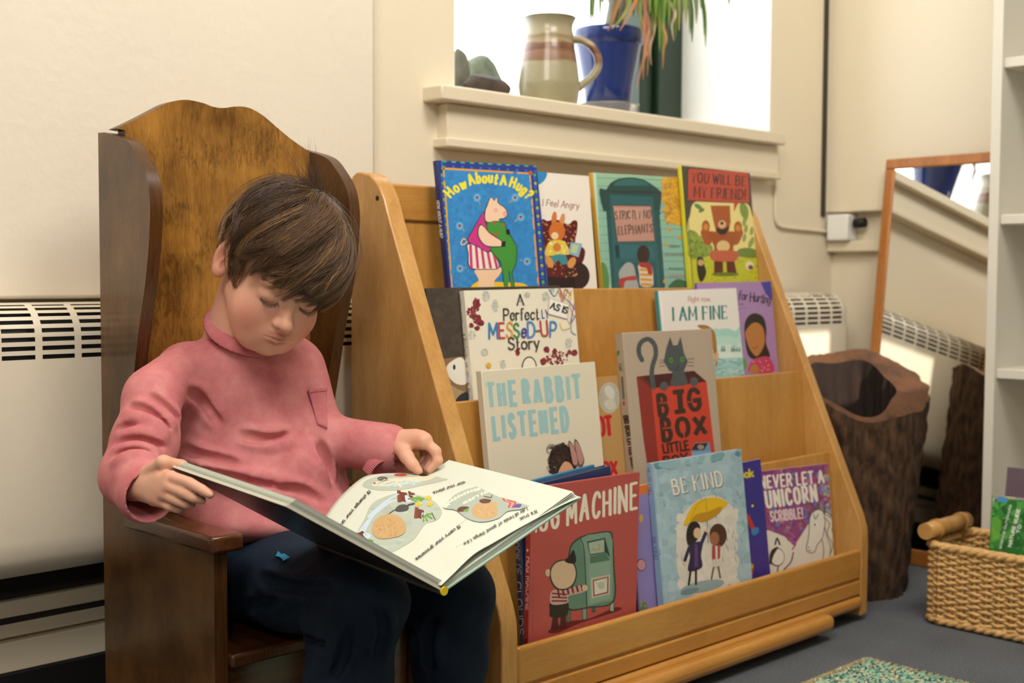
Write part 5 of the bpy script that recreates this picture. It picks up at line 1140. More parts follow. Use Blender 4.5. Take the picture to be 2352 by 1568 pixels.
a.blob([(380, 600), (400, 555), (440, 545), (465, 580), (455, 640), (430, 680), (395, 700), (378, 660)], '#1f1a1c'); a.ell(446, 618, 24, 34, '#dcb690'); a.blob([(395, 700), (440, 675), (480, 680), (470, 760), (475, 835), (390, 858), (400, 770)], '#2b2348'); a.line([(470, 690), (500, 615)], 22, '#2b2348', False); a.line([(395, 710), (368, 790)], 20, '#2b2348', False); a.ell(508, 602, 10, 14, '#dcb690'); a.ell(362, 812, 9, 12, '#dcb690'); a.poly([(430, 690), (448, 690), (452, 830), (428, 835)], '#5a3a78')
a.line([(405, 850), (392, 945)], 13, '#22201f', False); a.line([(438, 845), (438, 942)], 13, '#22201f', False)
a.ell(578, 632, 55, 74, '#4a2c20'); a.ell(556, 652, 30, 42, '#9a6444'); a.poly([(540, 700), (592, 692), (590, 780), (540, 786)], '#a84440'); a.poly([(540, 786), (592, 780), (590, 830), (542, 836)], '#cfc4b8'); a.line([(550, 836), (536, 910)], 9, '#5a4038', False); a.line([(580, 832), (592, 900)], 9, '#5a4038', False); a.poly([(560, 700), (574, 698), (576, 780), (562, 782)], '#d8c8c0')
a.build('cover_art', b.root, M_ink)
a = b.spine_art(C9); a.bg('#8aa6c0'); a.text('MILLER / HILL', (126, 205), (140, 380), 18, 4, '#5a70a0', up=(1, -.05)); a.text('BE KIND', (160, 645), (175, 785), 20, 4.5, '#5a70a0', up=(1, -.05)); a.poly([(190, 1075), (245, 1070), (245, 1110), (190, 1120)], '#c8b84a'); a.build('spine_lettering', b.root, M_ink)
# ================================================================== books standing in the basket
def basket_book(tl, tr, bl, X, lean, wd, label, thick, col, paint, crop):
    n = np.array([-math.cos(lean), 0, math.sin(lean)]); p0 = np.array([X, 1.05, .10])
    TL, TR, BLp = (on_plane(*q, p0, n) for q in (tl, tr, bl))
    u = TR-TL; u /= np.linalg.norm(u)
    v = BLp-TL; v -= u*np.dot(v, u); v /= np.linalg.norm(v)
    lo = min(TL[2], (TL+u*wd)[2])
    h = (lo-.020)/-v[2]
    r = thing('picture_book', label, 'book', tuple(TL+u*wd/2+v*h), 'books in the wicker basket')
    cv = MB(); cv.obox(TL, u*wd, v*h, -n*.0015); cv.obox(TL-n*(thick-.0015), u*wd, v*h, -n*.0015); cv.obox(TL-u*.002, u*.002, v*h, -n*thick); cv.build('cover', cover_mat(col), r)
    MB().obox(TL+u*.001+v*.002-n*.0016, u*(wd-.003), v*(h-.004), -n*(thick-.0032)).build('pages', M_page, r)
    quad = [to_px(TL), to_px(TL+u*wd), to_px(TL+u*wd+v*h), to_px(TL+v*h)]
    a = Art(lambda p, hh: on_plane(p[0], p[1], TL+n*hh, n), quad, crop); paint(a); a.build('cover_art', r, M_ink)
C15 = (1780, 1100, 3.35)
def green(a):
    a.poly([(1560, 100), (2200, 190), (2200, 900), (1300, 900)], '#2f7a34'); a.speckle([(1640, 180), (2100, 200), (2100, 640), (1560, 640)], 260, (16, 46), ['#2a7030', '#3a8a3a', '#4f9a40', '#24602c', '#57a348'], 4)
    a.speckle([(1640, 320), (1720, 320), (1720, 460), (1620, 460)], 30, (20, 36), ['#6fae44', '#5fa33e'], 2)
    a.poly([(1660, 118), (1690, 150), (1590, 560), (1555, 560)], '#b9b9b2'); a.speckle([(1660, 118), (1695, 150), (1592, 560), (1555, 560)], 130, (5, 9), ['#6f6f6c', '#e0e0da', '#8c8c88'], 3)
    a.poly([(1660, 115), (2200, 150), (2200, 175), (1690, 152)], '#9a9a96'); a.poly([(1770, 116), (1850, 122), (1848, 148), (1772, 142)], '#d8cf80'); a.poly([(1716, 135), (1792, 142), (1788, 182), (1712, 176)], '#4a94c4')
    a.text('SCIENCE OUTDOORS', (1740, 535), (1820, 200), 14, 5, '#c8d8c4', up=(-.97, -.2)); a.text('NATURE GUIDE', (1815, 520), (1885, 235), 22, 8, '#d8e4d4', up=(-.97, -.2)); a.text('TO', (1880, 415), (1895, 355), 22, 8, '#d8e4d4', up=(-.97, -.2))
    a.ell(1745, 580, 40, 30, '#5a3a34')
basket_book((2316, 1072), (2420, 1083), (2296, 1140), 2.462, math.radians(9), .125, 'plum-grey book standing behind the green book in the wicker basket', .010, '#6b5a66', lambda a: [a.line([(1790+k*26, -90), (1770+k*26, 120)], 6, '#5e4e5a', False) for k in range(9)], C15)
basket_book((2281, 1137), (2430, 1151), (2248, 1270), 2.405, math.radians(9), .155, 'green leafy-covered book with white lettering standing in the wicker basket', .009, '#2f7a34', green, C15)
# ================================================================== smooth-blended solid modelling for the child
def nrm(v): v = np.asarray(v, float); return v/np.linalg.norm(v)
class Solid:
    """list of rounded shapes, blended with smooth minimum, polygonised by surface nets"""
    def __init__(s): s.ops = []
    def ell(s, c, r, k=.01, sub=False, M=None): s.ops.append(('e', np.asarray(c, float), np.asarray(r, float), k, sub, M)); return s
    def sph(s, c, r, k=.01, sub=False): return s.ell(c, (r, r, r), k, sub)
    def cone(s, a, b, ra, rb, k=.01, sub=False): s.ops.append(('c', np.asarray(a, float), np.asarray(b, float), k, sub, (ra, rb))); return s
    def chain(s, pts, rad, k=.008, sub=False):
        for i in range(len(pts)-1): s.cone(pts[i], pts[i+1], rad[i], rad[i+1], k, sub)
        return s
    @staticmethod
    def prim(op, X, Y, Z):
        if op[0] == 'e':
            _, c, r, k, sub, M = op
            x, y, z = X-c[0], Y-c[1], Z-c[2]
            if M is not None:      # M rows = local axes
                x, y, z = (M[0][0]*x+M[0][1]*y+M[0][2]*z), (M[1][0]*x+M[1][1]*y+M[1][2]*z), (M[2][0]*x+M[2][1]*y+M[2][2]*z)
            k0 = np.sqrt((x/r[0])**2+(y/r[1])**2+(z/r[2])**2)+1e-9
            k1 = np.sqrt((x/r[0]**2)**2+(y/r[1]**2)**2+(z/r[2]**2)**2)+1e-9
            return k0*(k0-1)/k1
        _, a, b, k, sub, (ra, rb) = op
        d = b-a; l2 = d@d+1e-12
        t = np.clip(((X-a[0])*d[0]+(Y-a[1])*d[1]+(Z-a[2])*d[2])/l2, 0, 1)
        return np.sqrt((X-a[0]-d[0]*t)**2+(Y-a[1]-d[1]*t)**2+(Z-a[2]-d[2]*t)**2)-(ra+(rb-ra)*t)
    @staticmethod
    def blend(D, d, k, sub):
        if sub:
            h = np.clip(.5-.5*(D+d)/k, 0, 1); return D*(1-h)-d*h+k*h*(1-h)
        h = np.clip(.5+.5*(D-d)/k, 0, 1); return D*(1-h)+d*h-k*h*(1-h)
    def box(s, op):
        if op[0] == 'e': m = op[2].max(); return op[1]-m, op[1]+m
        m = max(op[5]); return np.minimum(op[1], op[2])-m, np.maximum(op[1], op[2])+m
    def at(s, P):
        P = np.atleast_2d(P); D = np.full(len(P), .3)
        for op in s.ops: D = s.blend(D, s.prim(op, P[:, 0], P[:, 1], P[:, 2]), op[3], op[4])
        return D
    def march(s, u, v, near=.9, far=2.1):
        d = ray(u, v); d = d/np.linalg.norm(d); t = near
        for _ in range(160):
            q = s.at(CP+d*t)[0]
            if q < 3e-4: break
            t += max(q*.8, 3e-4)
            if t > far: return None
        return CP+d*t
    def grad(s, p, e=.0015):
        return nrm([s.at(p+np.eye(3)[i]*e)[0]-s.at(p-np.eye(3)[i]*e)[0] for i in range(3)])
    def mesh(s, ax, ay, az, disp=None, smooth=1):
        ax, ay, az = (np.asarray(q, np.float32) for q in (ax, ay, az))
        D = np.full((len(ax), len(ay), len(az)), .05, np.float32)
        for op in s.ops:
            lo, hi = s.box(op); m = op[3]+.014
            sl = []
            for q, l, h in zip((ax, ay, az), lo-m, hi+m): sl.append(slice(max(0, np.searchsorted(q, l)-1), min(len(q), np.searchsorted(q, h)+1)))
            if any(q.stop-q.start < 2 for q in sl): continue
            X = ax[sl[0]][:, None, None]; Y = ay[sl[1]][None, :, None]; Z = az[sl[2]][None, None, :]
            sub = D[tuple(sl)]
            D[tuple(sl)] = s.blend(sub, s.prim(op, X, Y, Z).astype(np.float32), op[3], op[4])
        if disp is not None: D += disp(ax[:, None, None], ay[None, :, None], az[None, None, :]).astype(np.float32)
        return surface_nets(D, ax, ay, az, smooth)
def surface_nets(D, ax, ay, az, smooth=1):
    S = D < 0; n = [q-1 for q in D.shape]
    cnt = np.zeros(n, np.uint8)
    offs = [(i, j, k) for i in (0, 1) for j in (0, 1) for k in (0, 1)]
    for o in offs: cnt += S[o[0]:o[0]+n[0], o[1]:o[1]+n[1], o[2]:o[2]+n[2]]
    idx = np.argwhere((cnt > 0) & (cnt < 8)); ID = np.full(n, -1, np.int32); ID[tuple(idx.T)] = np.arange(len(idx))
    acc = np.zeros((len(idx), 3)); c = np.zeros(len(idx)); A = (ax, ay, az)
    for a in offs:
        for axis in range(3):
            if a[axis]: continue
            b = list(a); b[axis] = 1
            ia = idx+np.array(a); ib = idx+np.array(b)
            da = D[tuple(ia.T)]; db = D[tuple(ib.T)]; m = (da < 0) != (db < 0)
            t = np.where(m, da/np.where(m, da-db, 1), 0)
            for q in range(3):
                pa, pb = A[q][ia[:, q]], A[q][ib[:, q]]; acc[:, q] += np.where(m, pa+(pb-pa)*t, 0)
            c += m
    V = acc/c[:, None]; Q = []
    for axis in range(3):
        o1, o2 = [q for q in range(3) if q != axis]
        s0 = [slice(1, -1)]*3; s0[axis] = slice(0, -1); s1 = list(s0); s1[axis] = slice(1, None)
        a, b = S[tuple(s0)], S[tuple(s1)]
        for sgn in (True, False):
            e = np.argwhere((a == sgn) & (b != sgn))
            if not len(e): continue
            base = e.copy(); base[:, o1] += 1; base[:, o2] += 1
            q = []
            for d1, d2 in ((1, 1), (0, 1), (0, 0), (1, 0)):
                p = base.copy(); p[:, o1] -= d1; p[:, o2] -= d2; q.append(ID[tuple(p.T)])
            q = np.stack(q, 1)
            flip = sgn if axis != 1 else not sgn
            if not flip: q = q[:, ::-1]
            Q.append(q)
    F = np.concatenate(Q); F = F[(F >= 0).all(1)]
    for _ in range(smooth):
        E = np.concatenate([F[:, [0, 1]], F[:, [1, 2]], F[:, [2, 3]], F[:, [3, 0]]])
        sm = np.zeros_like(V); k = np.zeros(len(V)); np.add.at(sm, E[:, 0], V[E[:, 1]]); np.add.at(k, E[:, 0], 1); np.add.at(sm, E[:, 1], V[E[:, 0]]); np.add.at(k, E[:, 1], 1)
        V = V*.5+.5*sm/np.maximum(k, 1)[:, None]
    return V, F
def biggest_piece(V, F):
    """keep only the largest connected shell"""
    p = np.arange(len(V))
    def find(i):
        while p[i] != i: p[i] = p[p[i]]; i = p[i]
        return i
    lab = np.arange(len(V))
    for _ in range(400):
        m = lab[F].min(1); new = lab.copy()
        for k in range(4): np.minimum.at(new, F[:, k], m)
        new = new[new]
        if (new == lab).all(): break
        lab = new
    u, c = np.unique(lab, return_counts=True); keep = lab == u[c.argmax()]
    mp = np.cumsum(keep)-1; G = F[keep[F].all(1)]
    return V[keep], mp[G]
def steps(*seg):
    """piecewise axis: (start, end, step) ..."""
    out = []
    for a, b, h in seg: out.append(np.linspace(a, b, max(2, int(round((b-a)/h)))+1)[:-1])
    out.append([seg[-1][1]]); return np.concatenate(out)
# ================================================================== the open picture book the child holds
BKC = atd(1015, 1358, 1.40); _sp = np.array([.003, .243, .013]); BKB = BKC+_sp
BKD = atY(656, 1164, BKC[1]); BKA = BKD+_sp; BKE = atd(1335, 1140, 1.542); BKG = BKE+_sp
NL = nrm(np.cross(BKE-BKC, _sp)); NL = NL if NL[2] > 0 else -NL          # inner face of the child's left half
NR = nrm(np.cross(BKD-BKC, _sp)); NR = NR if NR@(CP-BKA) < 0 else -NR     # inner face of the child's right half (away from the camera)
def open_book():
    root = thing('open_picture_book', 'large open picture book with a mint cover held by the child on the lap', 'book', tuple(BKC))
    M_mint = cover_mat('#a9bfae', .35); M_dark = simple('book_back_art', '#2a2622', .3, noise=.5, nscale=18)
    ex = nrm(_sp); t = .003
    dl, dr = nrm(BKE-BKC), nrm(BKD-BKC); w_ = np.linalg.norm(BKE-BKC); h = np.linalg.norm(_sp)
    MB().obox(BKC+dl*.004-NL*t, dl*(w_-.004), _sp, NL*t).build('cover_board', M_mint, root, bevel=.0009)
    wr = np.linalg.norm(BKD-BKC)
    cr = MB().obox(BKC+dr*.004, dr*(wr-.004), _sp, NR*t).build('cover_board', M_dark, root, bevel=.0009, label='dark printed outside of the book cover')
    # pale paper turned over the cover edges
    ed = MB(); ed.obox(BKC+dr*.004+NR*.0004-ex*.0008, dr*(wr-.004), ex*.0011, NR*(t-.0002)); ed.obox(BKD+NR*.0004, dr*.0009, _sp, NR*(t-.0002))
    ed.build('cover_edge', simple('worn_board', '#d9d3bd', .7), root)
    sp = MB(); sp.tube([BKC-.004*nrm(NL-NR*0)*0-ex*.0005, BKC+_sp], .0036, 12); sp.build('spine', cover_mat('#3a362c', .4), root)
    MB().tube([BKC-ex*.0028+dl*.002, BKC+ex*.001+dl*.002], .0052, 10).build('head_band', simple('yellow_band', '#e2c21a', .4), root)
    # the page block on the right half: thin leaves fanned a little
    M_leafp = simple('leaf_paper', '#dfe3d5', .7)
    blk = MB(); rr = random.Random(3)
    for k in range(11):
        o = BKC+NR*(t+.0006+k*.0007)+dr*.004+ex*.003; ww = wr-.008-.00045*k-rr.random()*.0012; sag = .0
        tilt = NR*(k*.0001)
        blk.obox(o, dr*ww+tilt, ex*(h-.006-rr.random()*.0015), NR*.00045, col=lin(rr.choice(['#e3e6d9', '#cfd6c6', '#dfe2d6', '#b9c4b4', '#e6e6da', '#c9cfc0'])))
    blk.build('page_block', colour_attr('paper', .7), root)
    # page block on the left half under the open page
    bl = MB()
    for k in range(5):
        lift = NL*(.0012+k*.0018)
        bl.obox(BKC+NL*(.0004+k*.0009)+dl*.005+ex*.003, dl*(w_-.009-.0012*k)+lift*.8, ex*(h-.006), NL*.0004, col=lin(['#c9d3c6', '#e3e4d8', '#b7c3b6', '#dfe1d5', '#d3d9cb'][k]))
    bl.build('page_block', colour_attr('paper', .7), root)
    # the open page: a curved sheet between its four edges as they lie
    top = np.array(bez([(1012.5, 1345), (1041, 1317.6), (1074, 1285), (1098, 1266), (1128, 1249.5), (1182.6, 1218), (1237, 1188), (1291, 1160), (1333, 1142)], 6))
    bot = np.array(bez([(727, 1225), (745, 1189), (780, 1142), (830, 1098), (868, 1088), (920, 1086), (965, 1087), (1000, 1087.5), (1012, 1088)], 6))
    def arc_par(c):
        l = np.concatenate([[0], np.cumsum(np.linalg.norm(np.diff(c, axis=0), axis=1))]); return l/l[-1]
    ta, tb = arc_par(top), arc_par(bot); ns, nt = 44, 40
    fore = np.array(bez([(1333, 1142), (1290, 1133), (1215, 1122), (1130, 1103), (1060, 1093), (1012, 1088)], 6)); tf = arc_par(fore)
    def cpt(c, t, s): return np.array([np.interp(s, t, c[:, 0]), np.interp(s, t, c[:, 1])])
    # depth from the lie of the cover, raised towards the middle of the sheet
    def page_px(s, t):
        p0, p1 = cpt(top, ta, s), cpt(bot, tb, s)
        sp_ = np.array([1012.5, 1345])*(1-t)+np.array([727, 1225])*t
        fe = cpt(fore, tf, t)
        c00, c10, c01, c11 = top[0], top[-1], bot[0], bot[-1]
        return p0*(1-t)+p1*t+sp_*(1-s)+fe*s-(c00*(1-s)*(1-t)+c10*s*(1-t)+c01*(1-s)*t+c11*s*t)
    def depth(s, t):
        q = BKC+(BKE-BKC)*s+_sp*t+NL*(.003+.006*math.sin(math.pi*min(1, s*1.1)))
        return (q-CP)@CF-.004
    P = np.zeros((ns+1, nt+1, 2)); V = []
    for i in range(ns+1):
        for j in range(nt+1):
            s, t = i/ns, j/nt; P[i, j] = page_px(s, t); V.append(atd(P[i, j, 0], P[i, j, 1], depth(s, t)))
    F = [(i*(nt+1)+j, (i+1)*(nt+1)+j, (i+1)*(nt+1)+j+1, i*(nt+1)+j+1) for i in range(ns) for j in range(nt)]
    M_pg = simple('printed_page', '#d6d9cb', .5)
    pg = mesh_ob('open_page', V, F, M_pg, root, smooth=True)
    sol = pg.modifiers.new('thick', 'SOLIDIFY'); sol.thickness = .0003; sol.offset = 0
    # print on the page: each ink vertex is placed on the sheet at its (s, t)
    Pf = P.reshape(-1, 2); Vf = np.array(V).reshape(ns+1, nt+1, 3)
    def inv(p):
        k = ((Pf-p)**2).sum(1).argmin(); s, t = (k//(nt+1))/ns, (k % (nt+1))/nt
        for _ in range(6):
            e = .004; f0 = page_px(s, t); ds = (page_px(min(s+e, 1), t)-page_px(max(s-e, 0), t))/(min(s+e, 1)-max(s-e, 0)); dt = (page_px(s, min(t+e, 1))-page_px(s, max(t-e, 0)))/(min(t+e, 1)-max(t-e, 0))
            J = np.array([ds, dt]).T; dlt = np.linalg.lstsq(J, np.asarray(p)-f0, rcond=None)[0]
            s = float(np.clip(s+dlt[0], 0, 1)); t = float(np.clip(t+dlt[1], 0, 1))
        return s, t
    def onpage(p, hh):
        s, t = inv(p); fi, fj = s*ns, t*nt; i, j = min(int(fi), ns-1), min(int(fj), nt-1); a, b_ = fi-i, fj-j
        q = Vf[i, j]*(1-a)*(1-b_)+Vf[i+1, j]*a*(1-b_)+Vf[i, j+1]*(1-a)*b_+Vf[i+1, j+1]*a*b_
        n = np.cross(Vf[i+1, j]-Vf[i, j], Vf[i, j+1]-Vf[i, j]); n /= np.linalg.norm(n)+1e-12
        if n@(CP-q) < 0: n = -n
        return q+n*(hh+.0002)
    class PageArt(Art):
        def _emit(s, polys, col):      # cut long triangles so the ink follows the curve
            out = []
            def cut(poly):
                p = [np.array(q, float) for q in poly]
                d = [np.linalg.norm(p[i]-p[(i+1) % len(p)]) for i in range(len(p))]
                if max(d) < 26 or len(p) != 3:
                    if len(p) > 3 and max(d) > 26:
                        for i in range(1, len(p)-1): cut([p[0], p[i], p[i+1]])
                    else: out.append(p)
                    return
                i = int(np.argmax(d)); m = (p[i]+p[(i+1) % 3])/2; o = p[(i+2) % 3]
                cut([p[i], m, o]); cut([m, p[(i+1) % 3], o])
            for q in polys: cut(q)
            f = s.fine; s.fine = f*len(polys)/max(1, len(out)); Art._emit(s, out, col); s.fine = f
    a = PageArt(onpage, None, (720, 1040, 3.675))
    G1_, G2_ = '#b3bcae', '#a9b4a8'
    a.blob([(415, 275), (450, 230), (560, 195), (700, 186), (900, 186), (1100, 190), (1180, 205), (1080, 240), (900, 280), (760, 310), (600, 318), (480, 305)], G1_)
    a.blob([(500, 262), (560, 238), (640, 218), (900, 200), (1030, 190), (1045, 205), (960, 232), (800, 262), (620, 285), (510, 280)], '#e6dcc0'); a.poly([(590, 272), (690, 250), (940, 228), (910, 258), (760, 285), (640, 294)], '#a9cfe0'); a.line([(700, 250), (738, 285)], 16, '#e6dcc0', False); a.line([(830, 238), (850, 268)], 12, '#e6dcc0', False)
    a.ell(583, 220, 43, 18, '#26261f'); a.ell(583, 220, 18, 8, '#55564c'); a.ell(930, 188, 40, 11, '#26261f'); a.ell(515, 258, 10, 7, '#b84a38'); a.ell(735, 188, 56, 12, '#b8453c')
    a.blob([(350, 740), (380, 650), (430, 560), (480, 450), (560, 390), (700, 345), (860, 355), (980, 385), (1060, 450), (1085, 510), (1040, 570), (950, 600), (900, 660), (850, 730), (760, 790), (660, 840), (560, 850), (440, 790)], G1_)
    a.speckle([(380, 700), (480, 450), (700, 355), (1060, 470), (900, 650), (650, 840)], 120, (18, 44), ['#b8c0b2', '#aab5a9', '#b0baae', '#bcc4b7'], 3, .5)
    for pts in ([(360, 730), (410, 640), (470, 560)], [(420, 670), (500, 540), (590, 460)], [(470, 540), (600, 420), (720, 350)], [(530, 500), (640, 420), (700, 400)]): a.line(pts, 26, '#c3d4e4', taper=(1, .4))
    # pots of spilled flowers and plain tan ovals
    def pot(x, y, k, rot):
        c, si = math.cos(rot), math.sin(rot); f = lambda q: (x+(q[0]*c-q[1]*si)*k, y+(q[0]*si+q[1]*c)*k)
        a.poly([f(q) for q in ((-60, -40), (10, -45), (30, 30), (-40, 40))], '#6d3426'); a.poly([f(q) for q in ((-75, -48), (-45, -52), (-20, 44), (-50, 50))], '#7d4130'); a.blob([f(q) for q in ((0, -20), (45, -10), (60, 20), (20, 30))], '#c3d4e4')
    pot(770, 380, 1.0, .2); pot(910, 525, .95, .35); pot(425, 705, 1.0, -.35); pot(840, 372, .7, .3)
    for base, tips in (((820, 392), ((900, 380), (915, 405), (890, 432), (930, 390))), ((935, 535), ((990, 520), (1000, 555), (960, 575), (930, 580))), ((430, 745), ((470, 770), (500, 790), (535, 800), (500, 745)))):
        for tp in tips: a.line([base, ((base[0]+tp[0])/2, (base[1]+tp[1])/2-6), tp], 15, '#6fa040', taper=(.6, 1.0))
    for x, y in ((970, 382), (890, 437), (985, 436)):
        for k in range(5): a.ell(x+15*math.cos(k*1.26), y+10*math.sin(k*1.26), 13, 8, '#e3c63a', k*1.26)
        a.ell(x, y, 7, 5, '#d8952c')
    a.blob([(690, 485), (720, 450), (770, 440), (805, 460), (790, 490), (720, 500)], '#4a4b4c'); a.line([(800, 445), (850, 432)], 14, '#4a4b4c', False); a.line([(700, 480), (650, 510), (635, 530)], 6, '#4a4b4c'); a.line([(1000, 510), (1030, 570)], 6, '#4a4b4c', False)
    a.blob([(500, 640), (540, 560), (640, 520), (730, 545), (780, 610), (770, 680), (700, 715), (580, 730), (515, 700)], '#c4a070'); a.speckle([(510, 640), (640, 530), (770, 610), (700, 710), (530, 710)], 70, (5, 14), ['#c09a68', '#caa678', '#ba9462'], 5)
    a.blob([(1100, 470), (1150, 400), (1230, 340), (1400, 285), (1560, 270), (1640, 300), (1800, 330), (1900, 365), (1880, 420), (1760, 480), (1640, 500), (1560, 560), (1420, 590), (1300, 560), (1200, 490)], G2_)
    a.line([(1110, 455), (1250, 360), (1400, 310)], 34, '#e0dfcb', taper=(1, .7)); a.line([(1270, 430), (1450, 340), (1580, 290)], 26, '#e0dfcb', taper=(.7, 1)); a.line([(1640, 340), (1700, 300)], 20, '#e0dfcb')
    a.blob([(1340, 480), (1380, 440), (1480, 425), (1545, 460), (1550, 530), (1480, 565), (1390, 560), (1345, 530)], '#c4a070'); a.speckle([(1350, 480), (1480, 430), (1540, 530), (1390, 555)], 40, (5, 12), ['#c09a68', '#caa678'], 6)
    a.blob([(1212, 485), (1250, 460), (1310, 465), (1300, 495), (1230, 505)], '#5a3a28'); a.blob([(1400, 408), (1440, 395), (1500, 405), (1480, 430), (1420, 432)], '#5a3a28'); a.blob([(1265, 495), (1310, 475), (1300, 505)], '#6fa040'); a.line([(1500, 420), (1560, 440)], 12, '#d8a84a')
    for off, cc in ((0, '#c8564a'), (22, '#e0a090'), (44, '#c8564a')): a.line([(1525+off*.6, 345-off*.2), (1590+off, 365), (1610+off*.8, 405), (1660+off, 425), (1650+off*.8, 465)], 17, cc)
    a.blob([(1680, 465), (1720, 440), (1757, 445), (1740, 468)], '#6a4a9a'); a.line([(1440, 375), (1500, 385), (1505, 365)], 7, '#5a3a2c')
    # the printed lines, reading from the child's side
    TX = '#1f1f1f'
    def tline(q, p0, p1, cap, wd): a.text(q, p0, p1, cap, wd, TX, up=None, serif=True, gap=.2)
    tline("I'll change your tires", (468, 322), (205, 632), 22, 5.2); tline("I'll water your plants.", (1335, 226), (1005, 338), 20, 4.6)
    tline("It's true.", (1880, 492), (1738, 560), 24, 5.4); tline("I do all kinds of good things. Like . . .", (1800, 470), (1212, 800), 22, 4.8); tline(". . . I'll carry your groceries.", (1282, 574), (860, 902), 24, 5.4)
    a.build('page_print', root, M_inkm)
open_book()
# ================================================================== the seated child
person = thing('person', 'child with brown hair, faded pink shirt and navy trousers, reading on the throne chair', 'person', (.95, 1.40, 0))
def rot_face(a, b, c):
    ca, sa, cb, sb, cc, sc = math.cos(a), math.sin(a), math.cos(b), math.sin(b), math.cos(c), math.sin(c)
    return np.array([[ca, -sa, 0], [sa, ca, 0], [0, 0, 1]])@np.array([[1, 0, 0], [0, cb, -sb], [0, sb, cb]])@np.array([[cc, 0, sc], [0, 1, 0], [-sc, 0, cc]])
HC = np.array([.9221, 1.4068, .7045]); HR = rot_face(math.radians(163.5), math.radians(-31), math.radians(-13.5)); HS = .96
def hw(p): return HC+HS*(HR@np.asarray(p, float))          # head space (x = child's right, y = face, z = crown) -> room
def hl(P): return ((np.asarray(P)-HC)@HR)/HS
Minv = HR.T
B = Solid()
def he(c, r, k=.01, sub=False, M=None):
    MM = Minv if M is None else M@Minv
    B.ell(hw(c), np.array(r)*HS, k, sub, MM)
def hc(a, b, ra, rb, k=.01, sub=False): B.cone(hw(a), hw(b), ra*HS, rb*HS, k, sub)
# trunk, hips and legs (under the clothes)
B.ell((.950, 1.520, .47), (.086, .052, .12), .03).ell((.950, 1.510, .35), (.088, .065, .10), .03).ell((.953, 1.515, .29), (.100, .070, .048), .03)
RSH, LSH = np.array([.846, 1.515, .562]), np.array([1.026, 1.515, .566])
REL = atd(326, 1045, 1.550); LEL = atY(745, 1004, 1.44)
RWR = atd(306, 1113, 1.480); LWR = atd(893, 1022, 1.735)
R1_, L1_ = atd(352, 908, 1.602), atd(697, 905, 1.79)
B.cone(RSH, R1_, .021, .020, .02).cone(R1_, REL, .020, .020, .02).cone(REL, RWR, .020, .0180, .02).cone(LSH, L1_, .021, .020, .02).cone(L1_, LEL, .020, .020, .02).cone(LEL, LWR, .020, .0190, .02)
KR, KL = atY(835, 1385, 1.215), atY(1048, 1375, 1.225)
ANR, ANL = np.array([.885, 1.205, .065]), np.array([1.062, 1.225, .065])
B.cone((.905, 1.50, .286), KR, .047, .040, .03).cone((1.005, 1.50, .286), KL, .047, .040, .03).cone(KR, ANR, .040, .026, .03).cone(KL, ANL, .040, .026, .03)
for an in (ANR, ANL): B.cone(an+np.array([0, .012, -.03]), an+np.array([-.004, -.085, -.044]), .026, .0195, .02).cone(an, an+np.array([0, .0, -.03]), .026, .027, .02)
# neck and head
B.cone((.922, 1.522, .572), hw((.006, -.030, -.030)), .050, .047, .03)
B.cone((.87, 1.520, .558), (1.005, 1.520, .560), .024, .024, .03)
he((0, -.012, .032), (.067, .084, .068)); he((0, .020, -.030), (.0525, .058, .066), .02); he((0, .042, .026), (.055, .040, .040), .02)
for s in (1, -1):
    he((s*.031, .047, -.042), (.0275, .026, .029), .028)
    hc((s*.041, .004, -.044), (s*.020, .052, -.080), .014, .013, .02)
he((0, .044, -.068), (.037, .032, .026), .026); he((0, .069, -.083), (.0115, .011, .010), .012)
he((0, .0705, -.057), (.024, .0155, .017), .012)
hc((0, .077, .000), (0, .0895, -.028), .0052, .0075, .010); he((0, .0945, -.0315), (.0090, .0085, .0078), .006)
for s in (1, -1):
    he((s*.0098, .0865, -.0345), (.0058, .0062, .0055), .005)
    he((s*.0285, .0850, -.0005), (.0165, .0085, .0095), .008, True)
    he((s*.0285, .0655, -.003), (.0150, .0130, .0125), .003)
    hc((s*.017, .079, .0165), (s*.044, .070, .0155), .004, .003, .010)
    B.chain([hw((s*.0165, .0755, -.0062)), hw((s*.028, .0795, -.0108)), hw((s*.0405, .0725, -.0075))], [.0011*HS]*3, .0012, True)
    he((s*.0055, .0915, -.0405), (.0024, .0028, .0020), .002, True)
B.chain([hw((-.0185, .0815, -.0580)), hw((-.006, .0900, -.0557)), hw((.006, .0900, -.0557)), hw((.0185, .0815, -.0580))], [.0007, .0018, .0018, .0007], .0022, True)
B.chain([hw((-.015, .0825, -.0550)), hw((-.004, .0880, -.0528)), hw((.004, .0880, -.0528)), hw((.015, .0825, -.0550))], [.0014, .0021, .0021, .0014], .003)
B.chain([hw((-.011, .0825, -.0605)), hw((0, .0868, -.0615)), hw((.011, .0825, -.0605))], [.0022, .0034, .0022], .005)
def ear(s):
    a = math.radians(24)*s; ca, sa = math.cos(a), math.sin(a)
    M = np.array([[ca, sa, 0], [-sa, ca, 0], [0, 0, 1]])        # swings the ear outwards from the skull
    t = math.radians(-12); M = np.array([[1, 0, 0], [0, math.cos(t), math.sin(t)], [0, -math.sin(t), math.cos(t)]])@M
    c = np.array([s*.0715, -.014, -.004])
    he(c, (.0065, .0190, .0305), .008, False, M)
    o = M.T@np.array([s*.0060, .0025, .002]); he(c+o, (.0060, .0130, .0205), .0025, True, M)
    o = M.T@np.array([s*.0035, .0045, -.006]); he(c+o, (.004, .005, .0075), .003, False, M)
    o = M.T@np.array([s*.0060, .0075, -.004]); he(c+o, (.0045, .0045, .0065), .003, True, M)
    o = M.T@np.array([s*.0000, .003, -.0235]); he(c+o, (.0062, .009, .0085), .006, False, M)
ear(1); ear(-1)
